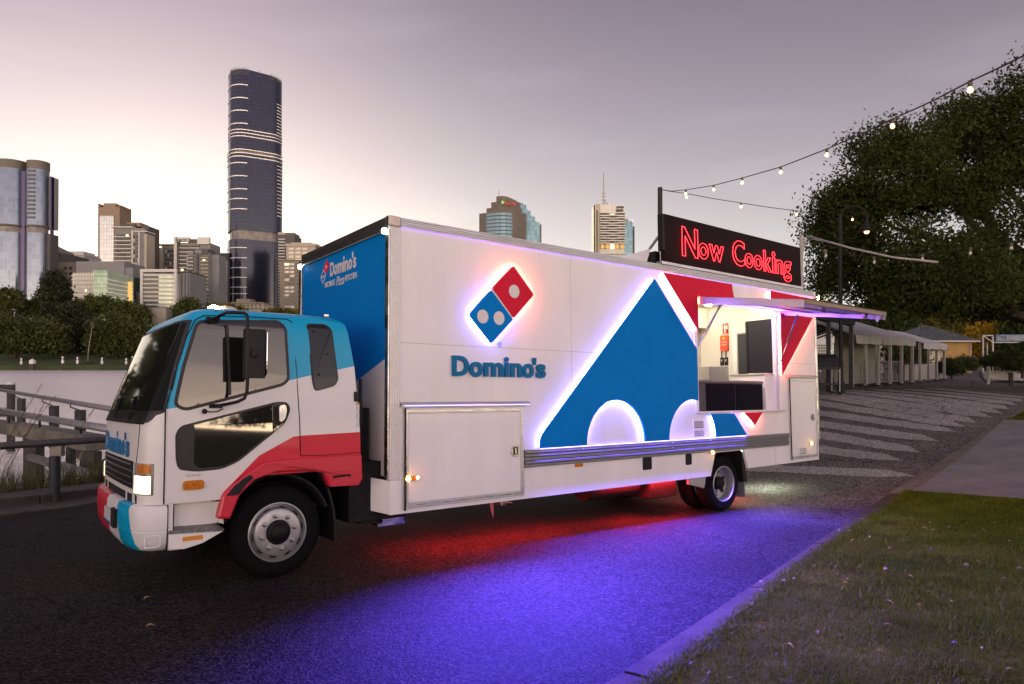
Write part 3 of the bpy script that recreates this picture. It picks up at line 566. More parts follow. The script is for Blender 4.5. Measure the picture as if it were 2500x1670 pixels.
b = Bd('office_building', 'dark low office block between the green glass and white framed blocks', -250.138, -239.804, Zr(712,440), 440, 20)
b.bx('wall', MC['dgrey'], 0, 1, 2, Zr(712,440)); b.rep('window_band', MC['win'], .05, .95, Zr(755,440), Zr(714,440), 4, .6); b.bx('roof', MC['dgrey'], .1, .6, Zr(712,440), Zr(708,440), 2, 12)
b = Bd('building', 'pale blank walled shed below the white framed office block', -213.908, -203.55, Zr(752,400), 400, 14)
b.bx('wall', MC['cream'], 0, 1, 2, Zr(752,400)); b.bx('roof', MC['grey'], -.02, 1.02, Zr(752,400), Zr(750,400), -.3, 14)
b = Bd('apartment_tower', 'dark grey balcony tower just right of the tallest tower', -193.577, -179.75, Zr(572,560), 560, 20)
b.bx('wall', MC['dgrey'], 0, 1, 2, Zr(572,560), 1); b.bx('roof_storey', MC['brown'], .45, .98, Zr(590,560), Zr(567,560), 1.5, 16); b.bx('parapet', MC['cream'], 0, .45, Zr(572,560), Zr(566,560), 2, 3); b.rep('balcony', MC['white'], .1, .48, Zr(750,560), Zr(578,560), 24, .3, -1.0, 1.2); b.grid('window', MC['win'], .52, .95, Zr(750,560), Zr(596,560), 22, 2, .7, .5, .6, 1.2)
b = Bd('hotel', 'cream stepped hotel with rows of balcony windows beside the blue truck box', -168.621, -143.93, Zr(600,500), 500, 24)
b.bx('wall', MC['cream'], .08, .95, 2, Zr(600,500), 1.5); b.bx('roof', MC['cream'], .06, 1.0, Zr(600,500), Zr(594,500), .6, 24); b.bx('roof_storey', MC['cream'], .2, .8, Zr(594,500), Zr(590,500), 3, 20)
b.grid('window', MC['win'], .14, .74, Zr(640,500), Zr(602,500), 4, 3, .8, .58, 1.0, 1.8, MC['blind'], .3); b.bx('wall', MC['beige'], -.03, .55, 2, Zr(638,500), -4, 10); b.bx('roof', MC['beige'], -.05, .58, Zr(638,500), Zr(636,500), -5, 10); b.grid('window', MC['blind'], .1, .4, Zr(755,500), Zr(642,500), 12, 2, .9, .55, -4.3, -3.8, MC['win'], .35); b.grid('window', MC['win'], .43, .54, Zr(755,500), Zr(642,500), 12, 1, .8, .6, -4.3, -3.8)
b = Bd('building', 'low cream terrace building at the foot of the tallest tower', -173.445, -151.952, Zr(740,415), 415, 14)
b.bx('wall', MC['cream'], 0, 1, 2, Zr(741,415), 1); b.bx('roof', MC['beige'], -.02, 1.02, Zr(741,415), Zr(738,415), -1, 14); b.bx('roof_storey', MC['beige'], .2, .6, Zr(738,415), Zr(729,415), 2, 10); b.grid('window', MC['win'], .04, .96, Zr(756,415), Zr(742,415), 2, 8, .6, .6, .7, 1.3)
# right of centre
st = thing('office_tower', 'brown stepped granite office tower with curved blue window bands and a blue glass wing', 'office tower', (-7.203, 532, 2)); S5 = 520/1660.4
def arcpoly(x0, x1, bulge, d, n=14):
    p = [((x0+(x1-x0)*i/n), -bulge*math.sin(math.pi*i/n)) for i in range(n+1)]; return p+[(x1, d), (x0, d)]
def ux(px): return (px-1227)*S5
for a, c_, rt, rb in ((1168, 1286, 513, 900), (1186, 1275, 500, 513.5), (1198, 1271, 485, 500.5)):
    MB().plate(arcpoly(ux(a), ux(c_), 7*(c_-a)/118, 20), Zr(rb,520)-2 if rb < 800 else 0, Zr(rt,520)-2, plane='xy').build('tower_shaft', MC['brown'], st, smooth=30)
cr = MB(); pts = [(1211, 472), (1225, 472), (1238, 474), (1252, 479), (1267, 485.5)]
for px_, r_ in pts: cr.v += [(ux(px_), -5.2*math.sin(math.pi*(px_-1198)/73), Zr(486,520)-2), (ux(px_), -5.2*math.sin(math.pi*(px_-1198)/73), Zr(r_,520)-2), (ux(px_), 18, Zr(r_,520)-2)]
for i in range(4): a = i*3; cr.f += [(a, a+3, a+4, a+1), (a+1, a+4, a+5, a+2)]
cr.f += [(0,1,2), (12,14,13)]; cr.m = [0]*len(cr.f); cr.build('crown', MC['brown'], st)
for i in range(8):
    MB().plate(arcpoly(ux(1178), ux(1272), 6.2, -.2)[:15]+[(ux(1272), .6), (ux(1178), .6)], 0, 2.0, plane='xy').build('window_band', MC['winb'], st, smooth=30).location = (0, -1.6, Zr(522+9.0*i,520)-2)
steps = [(1264, 1278, 485), (1278, 1286, 489), (1286, 1290, 501), (1290, 1297, 504), (1297, 1301, 516), (1301, 1308, 519), (1308, 1312, 530), (1312, 1320, 533)]
for a, c_, r_ in steps: MB().box(ux(a), ux(c_)-.02, 2, 20, 0, Zr(r_,520)-2).build('wing_step', MC['winb'], st)
MB().box(ux(1320), ux(1324), 2.5, 20, 0, Zr(538,520)-2).build('wing_step', MC['brown'], st)
text('lettering', 'Suncorp', mat('sign red', (.45,.03,.04), .5), st, faceY(-7.0), (ux(1232), ux(1260), Zr(499,520)-2, Zr(487,520)-2), .2, .01)
MB().plate(circ(ux(1227), Zr(490,520)-2, 1.3, 1.4, 12), -7.2, -6.7).build('emblem', mat('sign green', (.18,.42,.16), .5), st)
for px_, r_ in ((1217, 452), (1222, 466), (1261, 474)): MB().tube([(ux(px_), 4, Zr(486,520)-2), (ux(px_), 4, Zr(r_,520)-2)], .18, 5).build('antenna', MC['dgrey'], st)
wt = Bd('apartment_tower', 'white apartment tower with wavy balconies and a tall roof mast', 68.46, 93.416, Zr(497,560), 560, 22)
wt.bx('wall', MC['white'], 0, .98, 2, Zr(497,560), 2); wt.bx('wall', MC['cream'], 0, .16, 2, Zr(497,560), 1, 10); wt.bx('window', MC['win'], .05, .09, 2, Zr(512,560), .8, 1.4); wt.bx('window', MC['win'], .7, .94, Zr(524,560), Zr(509,560), 1.6, 2.5); wt.bx('window', MC['win'], .72, .96, Zr(507,560), Zr(502,560), 1.5, 2.5)
for i in range(13):
    z = Zr(521+6.2*i,560)-2
    wv = MB(); n_ = 16
    for k in range(n_+1):
        u = wt.w*(.16-.5+.84*k/n_); bl = 1.0+.9*math.sin(k/n_*math.pi*3+(i % 2)*math.pi); wv.v += [(u, -bl, 0), (u, -bl, .95), (u, 2.2, .95), (u, 2.2, 0)]
    for k in range(n_):
        a = k*4; wv.f += [(a, a+4, a+5, a+1), (a+1, a+5, a+6, a+2), (a, a+3, a+7, a+4)]
    wv.f += [(0,1,2,3), (n_*4, n_*4+3, n_*4+2, n_*4+1)]; wv.m = [0]*len(wv.f); wv.build('balcony', MC['white'], wt.o, smooth=40).location = (0, 0, z)
wt.grid('window', MC['win'], .17, .98, Zr(600,560), Zr(520,560), 13, 5, .85, .62, 1.2, 2.2, MC['dgrey'], .3); wt.rep('floor_line', MC['white'], .16, 1.0, Zr(640,560), Zr(610,560), 3, .3, -.5, 2.3); wt.grid('window', MC['win'], .17, .98, Zr(610,560), Zr(592,560), 1, 5, .8, .75, .5, 2.2, MC['gold'], .1)
mx_ = (1477-1490)/1660.4*560
MB().tube([(mx_, 8, wt.h), (mx_, 8, Zr(462,560)-2), (mx_, 8, Zr(414,560)-2)], [.55, .5, .42], 8).build('mast', mat('mast steel', (.2,.19,.19), .6), wt.o)
for r_ in (465, 473, 482, 491): MB().box(mx_-1.7, mx_+1.7, 7.6, 8.4, Zr(r_,560)-2-.25, Zr(r_,560)-2+.25).build('mast_arm', MATS['mast steel'], wt.o)
MB().tube([(mx_, 8, Zr(480,560)-2), (mx_+5, 8, wt.h)], .25, 6).tube([(mx_, 8, Zr(480,560)-2), (mx_+3.4, 8, wt.h)], .2, 6).build('mast_brace', MATS['mast steel'], wt.o)
b = Bd('office_tower', 'blue glass office tower partly hidden behind the white masted tower', 105.605, 115.626, Zr(540,640), 640, 22)
b.bx('wall', MC['winb'], 0, .8, 2, Zr(540,640)); b.bx('wall', MC['dgrey'], .8, 1, 2, Zr(552,640), 1, 20); b.bx('roof_frame', MC['tan'], .05, .4, Zr(540,640), Zr(534,640), 1, 10)
for i in range(4): b.bx('roof_frame', MC['lightline'], .45+i*.13, .47+i*.13, Zr(541,640), Zr(535-(i % 2),640), 1, 1.5)
b = Bd('apartment_building', 'pale green stepped apartment block showing just above the truck awning', 188.94, 200.322, Zr(728,420), 420, 20)
b.bx('wall', MC['white'], 0, 1, 2, Zr(735,420), 1); b.bx('roof_storey', MC['pale'], .15, .72, Zr(735,420), Zr(720,420), 2, 16); b.rep('balcony', MC['white'], -.02, 1.02, Zr(800,420), Zr(733,420), 9, .35, -1, 1.2); b.rep('window_band', MC['win'], .05, .95, Zr(800,420), Zr(733,420), 9, .5, .6, 1.2, .4)
b = Bd('apartment_building', 'white gridded apartment block seen between the dark pavilion posts', 170.488, 183.532, Zr(838,380), 380, 20)
b.bx('wall', MC['white'], 0, 1, 2, Zr(838,380), 1); b.grid('window', MC['win'], .05, .4, Zr(880,380), Zr(840,380), 6, 3, .7, .6, .7, 1.3); b.grid('window', MC['winb'], .5, .97, Zr(880,380), Zr(840,380), 6, 3, .7, .6, .7, 1.3)
# ------------------------------------------------------------------ trees
def leaf_mat(name, c0, c1, trans=.25, rough=.6):
    m = mat(name, c0, rough, spec=.06); t = m.node_tree; b = t.nodes['Principled BSDF']; l = t.links
    a = t.nodes.new('ShaderNodeAttribute'); a.attribute_name = 'tone'
    r = t.nodes.new('ShaderNodeValToRGB'); l.new(a.outputs['Fac'], r.inputs[0]); r.color_ramp.elements[0].color = (*c0, 1); r.color_ramp.elements[1].color = (*c1, 1); l.new(r.outputs[0], b.inputs['Base Color'])
    tr = t.nodes.new('ShaderNodeBsdfTranslucent'); l.new(r.outputs[0], tr.inputs[0]); mx = t.nodes.new('ShaderNodeMixShader'); mx.inputs[0].default_value = trans
    l.new(b.outputs[0], mx.inputs[1]); l.new(tr.outputs[0], mx.inputs[2]); l.new(mx.outputs[0], t.nodes['Material Output'].inputs[0])
    return m
def quads_object(name, V, m, parent=None, tone=None, kind=None, nv=4):    # V: n x nv x 3 faces
    n = len(V); me = bpy.data.meshes.new(name); me.vertices.add(n*nv); me.vertices.foreach_set('co', np.ascontiguousarray(V, dtype=np.float32).ravel())
    me.loops.add(n*nv); me.loops.foreach_set('vertex_index', np.arange(n*nv, dtype=np.int32)); me.polygons.add(n)
    me.polygons.foreach_set('loop_start', np.arange(0, n*nv, nv, dtype=np.int32)); me.polygons.foreach_set('loop_total', np.full(n, nv, dtype=np.int32))
    if tone is not None:
        at = me.attributes.new('tone', 'FLOAT', 'FACE'); at.data.foreach_set('value', np.asarray(tone, dtype=np.float32))
    me.update(calc_edges=True); me.materials.append(m)
    o = bpy.data.objects.new(name, me); COL.objects.link(o)
    if parent is not None: o.parent = parent
    if kind: o['kind'] = kind
    return o
def unit(n): v = RNG.normal(size=(n, 3)); return v/np.linalg.norm(v, axis=1, keepdims=True)
def leaves(P, size, asp=.5, droop=0.):
    n = len(P); a = unit(n); a[:, 2] -= droop; a /= np.linalg.norm(a, axis=1, keepdims=True)
    b = np.cross(a, unit(n)); b /= np.linalg.norm(b, axis=1, keepdims=True)
    s = (size*RNG.uniform(.6, 1.3, n))[:, None]; a = a*s; b = b*s*asp
    return np.stack([P-a, P+b*.9-a*.1, P+a, P-b*.9-a*.1], 1)
def crown_points(ells, nclump, per, spread, hang=0., shell=.62):
    pts = []; tone = []; vol = np.array([e[3]*e[4]*e[5] for e in ells])**.67; vol = vol/vol.sum()
    for e, f in zip(ells, vol):
        k = max(3, int(nclump*f)); d = unit(k); d[:, 2] = np.where(d[:, 2] < -.3, d[:, 2]*.5, d[:, 2]); r = RNG.uniform(shell, 1.0, k)[:, None]
        c = np.array(e[:3])+d*r*np.array(e[3:6])
        q = np.repeat(c, per, 0)+RNG.normal(size=(k*per, 3))*np.array(spread)
        if hang: h_ = RNG.uniform(0, 1, k*per); q[:, 2] -= h_*hang*np.repeat(RNG.uniform(.3, 1.2, k), per)
        pts.append(q); tone.append(np.repeat(RNG.uniform(0, 1, k), per)*.65+RNG.uniform(0, .35, k*per))
    return np.concatenate(pts), np.concatenate(tone)
M_BARK = mat('bark', (.045,.035,.028), .9, var=.35, vscale=5, bump=.8, bscale=14, stretch=(1,1,.25))
def limb(mb, p0, p1, r0, r1, n=7, wob=.06, seg=6):
    p0 = Vector(p0); p1 = Vector(p1); ln = (p1-p0).length; pts = []
    for i in range(seg+1):
        t = i/seg; p = p0.lerp(p1, t)+Vector((noise.noise(p0+Vector((t*3,0,0))), noise.noise(p0+Vector((0,t*3,5))), noise.noise(p0+Vector((9,0,t*3)))))*wob*ln*math.sin(math.pi*t); pts.append(p)
    mb.tube(pts, [r0+(r1-r0)*i/seg for i in range(seg+1)], n); return pts
def tree(name, label, loc, ells, m, nclump, per, spread, lsize, trunk_r, hang=0., group=None, asp=.5, droop=.2, trunk_h=None, cat='tree', shell=.62):
    o = thing(name, label, cat, loc, 0, group); mb = MB(); e0_ = ells[0]; th = trunk_h or e0_[2]*.6
    limb(mb, (0,0,-.6), (e0_[0]*.15, e0_[1]*.15, th), trunk_r, trunk_r*.7)
    for e in ells: limb(mb, (e0_[0]*.15, e0_[1]*.15, th*.92), (e[0]*.9, e[1]*.9, e[2]+e[5]*.3), trunk_r*.5, trunk_r*.1)
    mb.build('trunk', M_BARK, o, smooth=True)
    P, t = crown_points(ells, nclump, per, spread, hang, shell); P[:, 2] = np.maximum(P[:, 2], .3)
    quads_object('crown', leaves(P, lsize, asp, droop), m, o, t)
    return o
LM_FAR = leaf_mat('far fig leaves', (.026,.036,.012), (.090,.105,.034), .15); LM_DARK = leaf_mat('dark pine needles', (.016,.021,.012), (.046,.054,.027), .08); LM_MID = leaf_mat('far crown leaves', (.028,.042,.012), (.098,.115,.036), .15)
LM_BIG = leaf_mat('fig leaves', (.018,.026,.007), (.072,.090,.024), .3); LM_GOLD = leaf_mat('sunlit golden leaves', (.30,.19,.015), (.80,.56,.06), .5); LM_BUSH = leaf_mat('shrub leaves', (.022,.034,.012), (.08,.11,.036), .25); LM_SUN = leaf_mat('olive leaves', (.06,.065,.015), (.17,.15,.035), .3)  # gold tree: yellow foliage with the low sunlight put into its colour
def px_ell(x0, x1, r0, r1, D, dy=None):                  # crown from its left, right, top and bottom bearings at distance D
    s = D/1660.4; cx = ((x0+x1)/2-1250)*s; cz = 1.6+(880-(r0+r1)/2)*s; rx = (x1-x0)/2*s; rz = (r1-r0)/2*s
    return cx, cz, rx, rz
def far_tree(label, D, parts, m, trunk_r=.7, hang=0., n=260, per=26, sp=1.1, ls=.85, base_row=872, nm='riverside_tree', sh=.62):
    s = D/1660.4; zb = 1.6+(880-base_row)*s; x0 = sum((p[0]+p[1])/2 for p in parts[:1])-1250; X0 = x0*s; ells = []
    for p in parts:
        cx, cz, rx, rz = px_ell(*p[:4], D); ells.append((cx-X0, (p[4] if len(p) > 4 else 0), cz-zb, rx, rx*.8, rz))
    return tree(nm, label, (X0, D, zb), ells, m, n, per, (sp, sp, sp*.8), ls, trunk_r, hang, 'trees along the far bank', .6, .5, shell=sh)
far_tree('broad weeping fig at the left edge of the far bank, nearly touching the lawn', 352, [(-20,95,758,822),(70,170,775,850),(10,130,790,868),(-30,50,770,860),(100,168,800,865)], LM_FAR, 1.0, 4.5, 420, 30, 1.2, .9)
far_tree('round topped tree standing in front of the silver tower', 392, [(-12,56,700,772),(-30,30,725,790)], LM_MID, .7, 0, 200, 26, 1.1)
far_tree('tall dark cone shaped pine on the far bank', 388, [(104,164,664,715),(96,173,690,745),(100,170,735,800),(118,150,660,700)], LM_DARK, .9, 1.0, 300, 26, 1.2)
far_tree('very dark tree filling the gap between the two weeping figs', 372, [(140,225,735,850),(165,260,765,868)], LM_DARK, .9, 1.0, 260, 28, 1.4)
far_tree('wide low crowned tree behind the palm, below the green glass block', 396, [(185,290,722,768),(250,345,735,785),(300,368,745,800),(165,240,735,780)], LM_MID, .9, 0.6, 340, 26, 1.2)
far_tree('large weeping fig to the right of the leaning palm', 356, [(225,345,758,838),(210,300,790,866),(290,372,775,850),(255,350,800,876),(330,400,790,870)], LM_FAR, 1.0, 4.2, 420, 30, 1.2, .9)
far_tree('small tree in front of the beige office block left of the pine', 405, [(50,110,735,785),(70,100,728,770)], LM_MID, .6, 0, 120, 26, 1.1)
far_tree('dark round tree at the foot of the white framed office block, above the cab roof', 380, [(432,488,727,790),(420,460,745,800)], LM_MID, .7, 0, 170, 26, 1.0)
far_tree('low sunlit shrubby tree beside the truck roof beacon', 384, [(488,560,738,800),(530,610,742,800),(455,520,748,800)], LM_SUN, .7, 0, 180, 26, .9)
far_tree('small tree top between the tallest tower and the blue truck box', 384, [(640,700,748,800),(690,740,752,800)], LM_SUN, .6, 0, 110, 26, .9)
# leaning palm and the cycad at its foot
def fronds(name, o, c, n, ln, m, wd=.5, z_up=.6, sag=1.0, k=7):
    V = []; tone = []
    for i in range(n):
        a = 2*math.pi*i/n+random.uniform(-.2, .2); up = random.uniform(-.2, 1)*z_up; d = Vector((math.cos(a), math.sin(a), up)).normalized(); sd_ = d.cross(Vector((0,0,1))).normalized(); L_ = ln*random.uniform(.8, 1.1); prev = Vector(c)
        for j in range(k):
            t = (j+1)/k; p = Vector(c)+d*L_*t+Vector((0,0,-sag*L_*.55*t*t)); w0 = wd*(1-j/k*.8)
            for s_ in (-1, 1):
                q = sd_*s_*w0*2.0+Vector((0,0,-w0*.7)); V.append([prev, p, p+q, prev+q*.9]); tone.append(random.random())
            prev = p
    return quads_object(name, np.array([[tuple(x) for x in q] for q in V]), m, o, tone)
pm = thing('palm_tree', 'thin leaning palm with a drooping grey green head on the far bank', 'palm', (-215.245, 345, .8), 0, 'trees along the far bank')
tp = Vector(((-212.96)-(-215.245), 0, 1.6+(880-792)/1660.4*345-.8))
MB().tube([(0,0,-.5), tp*.35+Vector((-.3,0,0)), tp*.7, tp], [.34,.26,.22,.2], 8).build('trunk', mat('palm trunk', (.20,.17,.13), .9, var=.2, vscale=2), pm, smooth=True)
fronds('crown', pm, tp+Vector((0,0,2.0)), 22, 4.6, leaf_mat('palm leaves', (.05,.055,.03), (.12,.12,.065), .2), .45, 1.2, 1.5)
cy = thing('cycad', 'low spreading cycad on the lawn under the palm', 'palm', (-210.471, 338, -.2), 0, 'trees along the far bank'); MB().lathe([(.4,-.3),(.35,.8),(0,1)], n=8).build('trunk', M_BARK, cy); fronds('crown', cy, (0,0,.9), 18, 3.4, LM_SUN, .35, 1.0, 1.2)
# a dark planted slope behind the far bank, closing the gaps between the crowns
P = np.stack([RNG.uniform(-330, 160, 9000), RNG.uniform(398, 412, 9000), 4+RNG.gamma(2.0, 2.6, 9000)], -1); P = np.concatenate([P, np.stack([RNG.uniform(-620, -285, 9000), RNG.uniform(330, 380, 9000), 1+RNG.uniform(0, 30, 9000)], -1)]); P[:, 2] = np.minimum(P[:, 2], np.where(P[:, 0] < -285, 32+7*np.sin(P[:, 0]*.09)+4*np.sin(P[:, 0]*.31), 17+3*np.sin(P[:, 0]*.07)))
quads_object('undergrowth', leaves(P, 1.5, .7, .2), LM_DARK, None, RNG.uniform(0, 1, len(P)), 'stuff')
# the big fig on the right, hanging over the plaza
bx_, by_ = 23.6, 27.0; bz_ = float(G(bx_, by_)); s_ = 1/1660.4
def be(x0, x1, r0, r1, D, ry=None):
    cx, cz, rx, rz = px_ell(x0, x1, r0, r1, D); return (cx-bx_, D-by_, cz-bz_, rx, ry or rx*.8, rz)
big = thing('fig_tree', 'huge dark spreading fig tree overhanging the plaza on the right', 'tree', (bx_, by_, bz_))
els = [be(2230,2520,230,560,27), be(2090,2330,290,600,26), be(2400,2720,140,520,27), be(1985,2200,420,660,27), be(2110,2420,520,760,25), be(2330,2640,480,800,25), be(2005,2160,560,700,28,2.0), be(2180,2400,600,785,24,3.0), be(2290,2460,215,420,29), be(2470,2620,110,330,26), be(2600,3000,200,700,27), be(2350,2560,640,800,28,3.), be(2080,2240,290,430,28), be(2130,2290,640,775,28,2.4), be(1985,2110,450,600,28,2.2), be(2000,2120,640,735,28,1.6), be(2180,2420,400,560,27)]
P, t = crown_points(els, 2100, 80, (.40,.40,.30), .55, .55)
tw_ = crown_points(els, 420, 40, (.24,.24,.2), .7, 1.0); P = np.concatenate([P, tw_[0]]); t = np.concatenate([t, tw_[1]])
dist = np.hypot(P[:,0]+bx_, P[:,1]+by_); gapn = np.array([noise.noise((float(a)*.55, float(b)*.55, float(c)*.55)) for a, b, c in P]); kp = (gapn > -.30) & (dist > 9) & (P[:,2]+bz_ > 2.9+.4*np.sin(P[:,0]*1.3)); P, t = P[kp], t[kp]
quads_object('crown', leaves(P, .088, .5, .35), LM_BIG, big, t)
tb = MB(); rt = (0.9, .3)
limb(tb, (.6,.2,-.4), (.1,0,3.0), .85, .6, 10, .05)
for e in els: 
    pm_ = Vector((.1,0,2.6)); tgt = Vector((e[0]*.85, e[1]*.85, e[2])); md = pm_.lerp(tgt, .5)+Vector((0,0,-.5)); 
    limb(tb, pm_, md, .34, .2, 8, .08); limb(tb, md, tgt, .2, .05, 6, .12)
limb(tb, (.1,0,2.4), (-3.4,-2.2,4.4), .5, .3, 9, .08)
tb.build('trunk', M_BARK, big, smooth=True)
for k_ in range(7):
    x_ = random.uniform(-.9,.9); MB().tube([(x_+.5, random.uniform(-.6,.6), -.2), (x_*.6+.3, 0, .8), (x_*.2+.1, 0, 2.4)], [.3,.16,.1], 7).build('buttress_root', M_BARK, big, smooth=True)
# trees farther along the park on the right
def park_tree(label, X, Y, parts, m, n=220, per=40, sp=.6, ls=.28, hang=0., r=.35, sh=.5):
    z = float(G(X, Y)); s = Y/1660.4; ells = []
    for p in parts:
        cx, cz, rx, rz = px_ell(*p[:4], Y); ells.append((cx-X, p[4] if len(p) > 4 else 0, cz-z, rx, rx*.8, rz))
    return tree('park_tree', label, (X, Y, z), ells, m, n, per, (sp, sp, sp*.9), ls, r, hang, 'trees in the park on the right', .55, .4, shell=sh)
park_tree('golden sunlit weeping tree behind the yellow house', 59.818, 86, [(2325,2400,775,850),(2370,2470,768,850),(2390,2490,800,880),(2345,2420,800,890),(2440,2530,780,860)], LM_GOLD, 420, 40, .6, .26, 1.8)
park_tree('green tree standing left behind the roof of the yellow house', 48.9, 80, [(2190,2300,770,850),(2250,2340,760,840),(2150,2230,785,860)], LM_SUN, 300, 40, .7, .28)
park_tree('dark tree behind the white marquees', 39.024, 72, [(2090,2190,755,815),(2040,2130,770,815),(2140,2230,785,835)], LM_BUSH, 260, 40, .7, .26)
park_tree('dark green tree seen under the marquee roof', 32.833, 58, [(2178,2225,850,890),(2195,2250,845,900)], LM_BUSH, 160, 40, .45, .2)
park_tree('dark tree behind the red sign frame at the right edge', 61.185, 80, [(2450,2580,780,880),(2500,2640,740,860)], LM_BUSH, 300, 40, .8, .28)
park_tree('tall tree closing the view behind the fig', 78.83, 110, [(2280,2500,640,800),(2420,2640,600,820),(2180,2340,690,810)], LM_BUSH, 420, 40, 1.1, .4)
park_tree('tree farthest along the park path', 78.048, 120, [(2210,2330,760,860),(2300,2420,770,880)], LM_SUN, 300, 40, 1.0, .36)
# trees standing behind the photographer: they only show mirrored in the cab windows
tl = []
for X, Y, h_, r_ in ((60,-58,13,8),(74,-46,12,9),(86,-34,13,8),(48,-70,12,8),(100,-30,14,10),(70,-62,11,8),(38,-80,13,9),(110,-12,12,9),(92,-52,12,9)):
    pp_, tt_ = crown_points([(X, Y, h_*.5, r_, r_*.8, h_*.42)], 70, 40, (.9,.9,.7), 0, .3); tl.append(pp_)
tl = np.concatenate(tl); tl[:, 2] -= 1.5; cl_ = np.stack([RNG.uniform(-135, -80, 16000), RNG.uniform(-45, 97, 16000), -3+40*RNG.uniform(0, 1, 16000)**.7], -1); cl_[:, 2] = np.minimum(cl_[:, 2], 30+6*np.sin(cl_[:, 1]*.12)+3*np.sin(cl_[:, 1]*.41)); quads_object('woods', leaves(cl_, 2.3, .8, .1), LM_FAR, None, RNG.uniform(0, 1, len(cl_)), 'stuff')
quads_object('woods', leaves(tl, .45, .6, .1), LM_BUSH, None, RNG.uniform(0, 1, len(tl)), 'stuff')

# ------------------------------------------------------------------ riverside rail, jetty and tufts on the left
M_RAIL = mat('galvanised rail', (.30,.30,.31), .42, .7, var=.15, vscale=6, dirt=.25); M_RAILD = mat('dark painted rail', (.055,.055,.06), .45, .2, var=.2, vscale=8, dirt=.2); M_POST = mat('dark steel post', (.040,.042,.048), .55, .3, var=.25, vscale=9); M_CONC = mat('weathered concrete', (.17,.16,.13), .9, var=.45, vscale=1.4, bump=.5, bscale=20, detail=8)
ra = Vector((-8.041, 10.2, 0.293)); rb = Vector((-6.702, 11.6, 0.274)); dr = (rb-ra).normalized()
fr = thing('handrail', 'thick dark tubular handrail behind the kerb, left of the truck cab', 'railing', tuple(ra.lerp(rb, .4)))
o_ = Vector(fr.location); MB().tube([ra-dr*5-o_, rb+dr*7-o_], .057, 14).build('rail', M_RAILD, fr, smooth=True)
for k_, px in ((0, (-7.387, 11.0, 0.144)), (1, None), (2, None)):
    p = Vector(px) if px else Vector((-7.387, 11.0, 0.144))+dr*(2.6 if k_ == 1 else -2.6)
    g_ = float(G(p.x, p.y)); pr = MB().lathe([(0,g_-.3-o_.z),(.08,g_-.3-o_.z),(.08,p.z-.09-o_.z),(0,p.z-.085-o_.z)], (p.x-o_.x, p.y-o_.y, 0), n=18).build('post', M_POST, fr, smooth=30)
    MB().box(-.095,.095,-.05,.05,-.115,.05).build('bracket', mat('bracket steel', (.22,.20,.19), .5, .5, var=.2, vscale=8), fr, bevel=.01, loc=(p.x-o_.x+.06, p.y-o_.y-.03, p.z-o_.z+.03))
def rail_run(label, pa, pb, rad, posts, ext=6., nm='handrail', drop=1.1, pw=.1):
    pa, pb = Vector(pa), Vector(pb); d = (pb-pa).normalized(); o = thing(nm, label, 'railing', tuple(pa.lerp(pb, .5)), 0, None); c = Vector(o.location)
    MB().tube([pa-d*ext-c, pb+d*ext-c], rad, 12).build('rail', M_RAIL, o, smooth=True)
    for p in posts:
        p = Vector(p); q = p-c; t = (p-pa).dot(d); a = pa+d*t-c
        MB().box(q.x-pw, q.x+pw, q.y-pw, q.y+pw, q.z-drop, q.z).build('post', M_POST, o, bevel=.01)
        MB().tube([a-d*.35, a-d*.35+Vector((0,0,-.18)), (q.x, q.y, q.z-.02)], .025, 8).build('bracket', M_POST, o, smooth=True)
    return o
rail_run('pale tubular handrail farthest out over the river, sloping down to the right', (-26.34, 35.0, 0.083), (-11.618, 20.0, 0.143), .085, [(-23.079, 32.0, -0.192), (-18.508, 27.5, -0.238), (-15.227, 24.0, -0.148)], 4, 'handrail', 1.7, .13)
j1 = rail_run('pale tubular handrail on top of the concrete jetty beam', (-17.682, 23.5, -0.14), (-9.791, 16.6, -0.078), .10, [], 3)
jb = thing('jetty', 'weathered concrete jetty beam on dark square piles above the water', 'jetty', (-13.942, 20.5, -0.374))
jc = Vector(jb.location); A0, A1 = Vector((-20.186, 25.6, -0.588)), Vector((-15.173, 21.4, -0.435)); A2 = Vector((-10.455, 17.2, -0.325)); dj = (A2-A0).normalized(); hz = Vector((0,0,1))
for a, b in ((A0-dj*2, A1-dj*.02), (A1+dj*.02, A2)): MB().obox(a-jc-hz*.17, b-jc-hz*.17, .6, .36).build('beam', M_CONC, jb, bevel=.02)
for px, wd in (((-14.677, 20.9, -0.978), .2), ((-10.517, 17.0, -0.497), .18)):
    p = Vector(px)-jc; MB().box(p.x-wd, p.x+wd, p.y-wd, p.y+wd, -4.5, Vector(px).z*0-.3).build('pile', M_PILE, jb, bevel=.02)
for px in ((-15.915, 22.0, -0.783), (-11.216, 17.7, -0.477), (-12.634, 19.0, -0.687)):
    p = Vector(px)-jc; MB().tube([(p.x, p.y+.5, -4.5), (p.x, p.y+.5, -.2)], .13, 10).build('pile', M_POST, jb, smooth=30)
for t_ in (.08, .36, .62, .9):
    p = A0.lerp(A2, t_)-jc; MB().tube([p, p+hz*.42], .035, 8).build('bracket', M_POST, jb, smooth=True)
pl_ = rail_run('lower pale pipe slanting below the jetty beam', (-13.54, 19.5, -1.239), (-9.801, 15.5, -0.955), .12, [], 1.5, 'pipe')
pl_['category'] = 'pipe'
tf = thing('timber_frame', 'dark timber mooring frame at the far left water edge', 'frame', (-26.504, 36.0, -0.675)); tcx = Vector(tf.location)
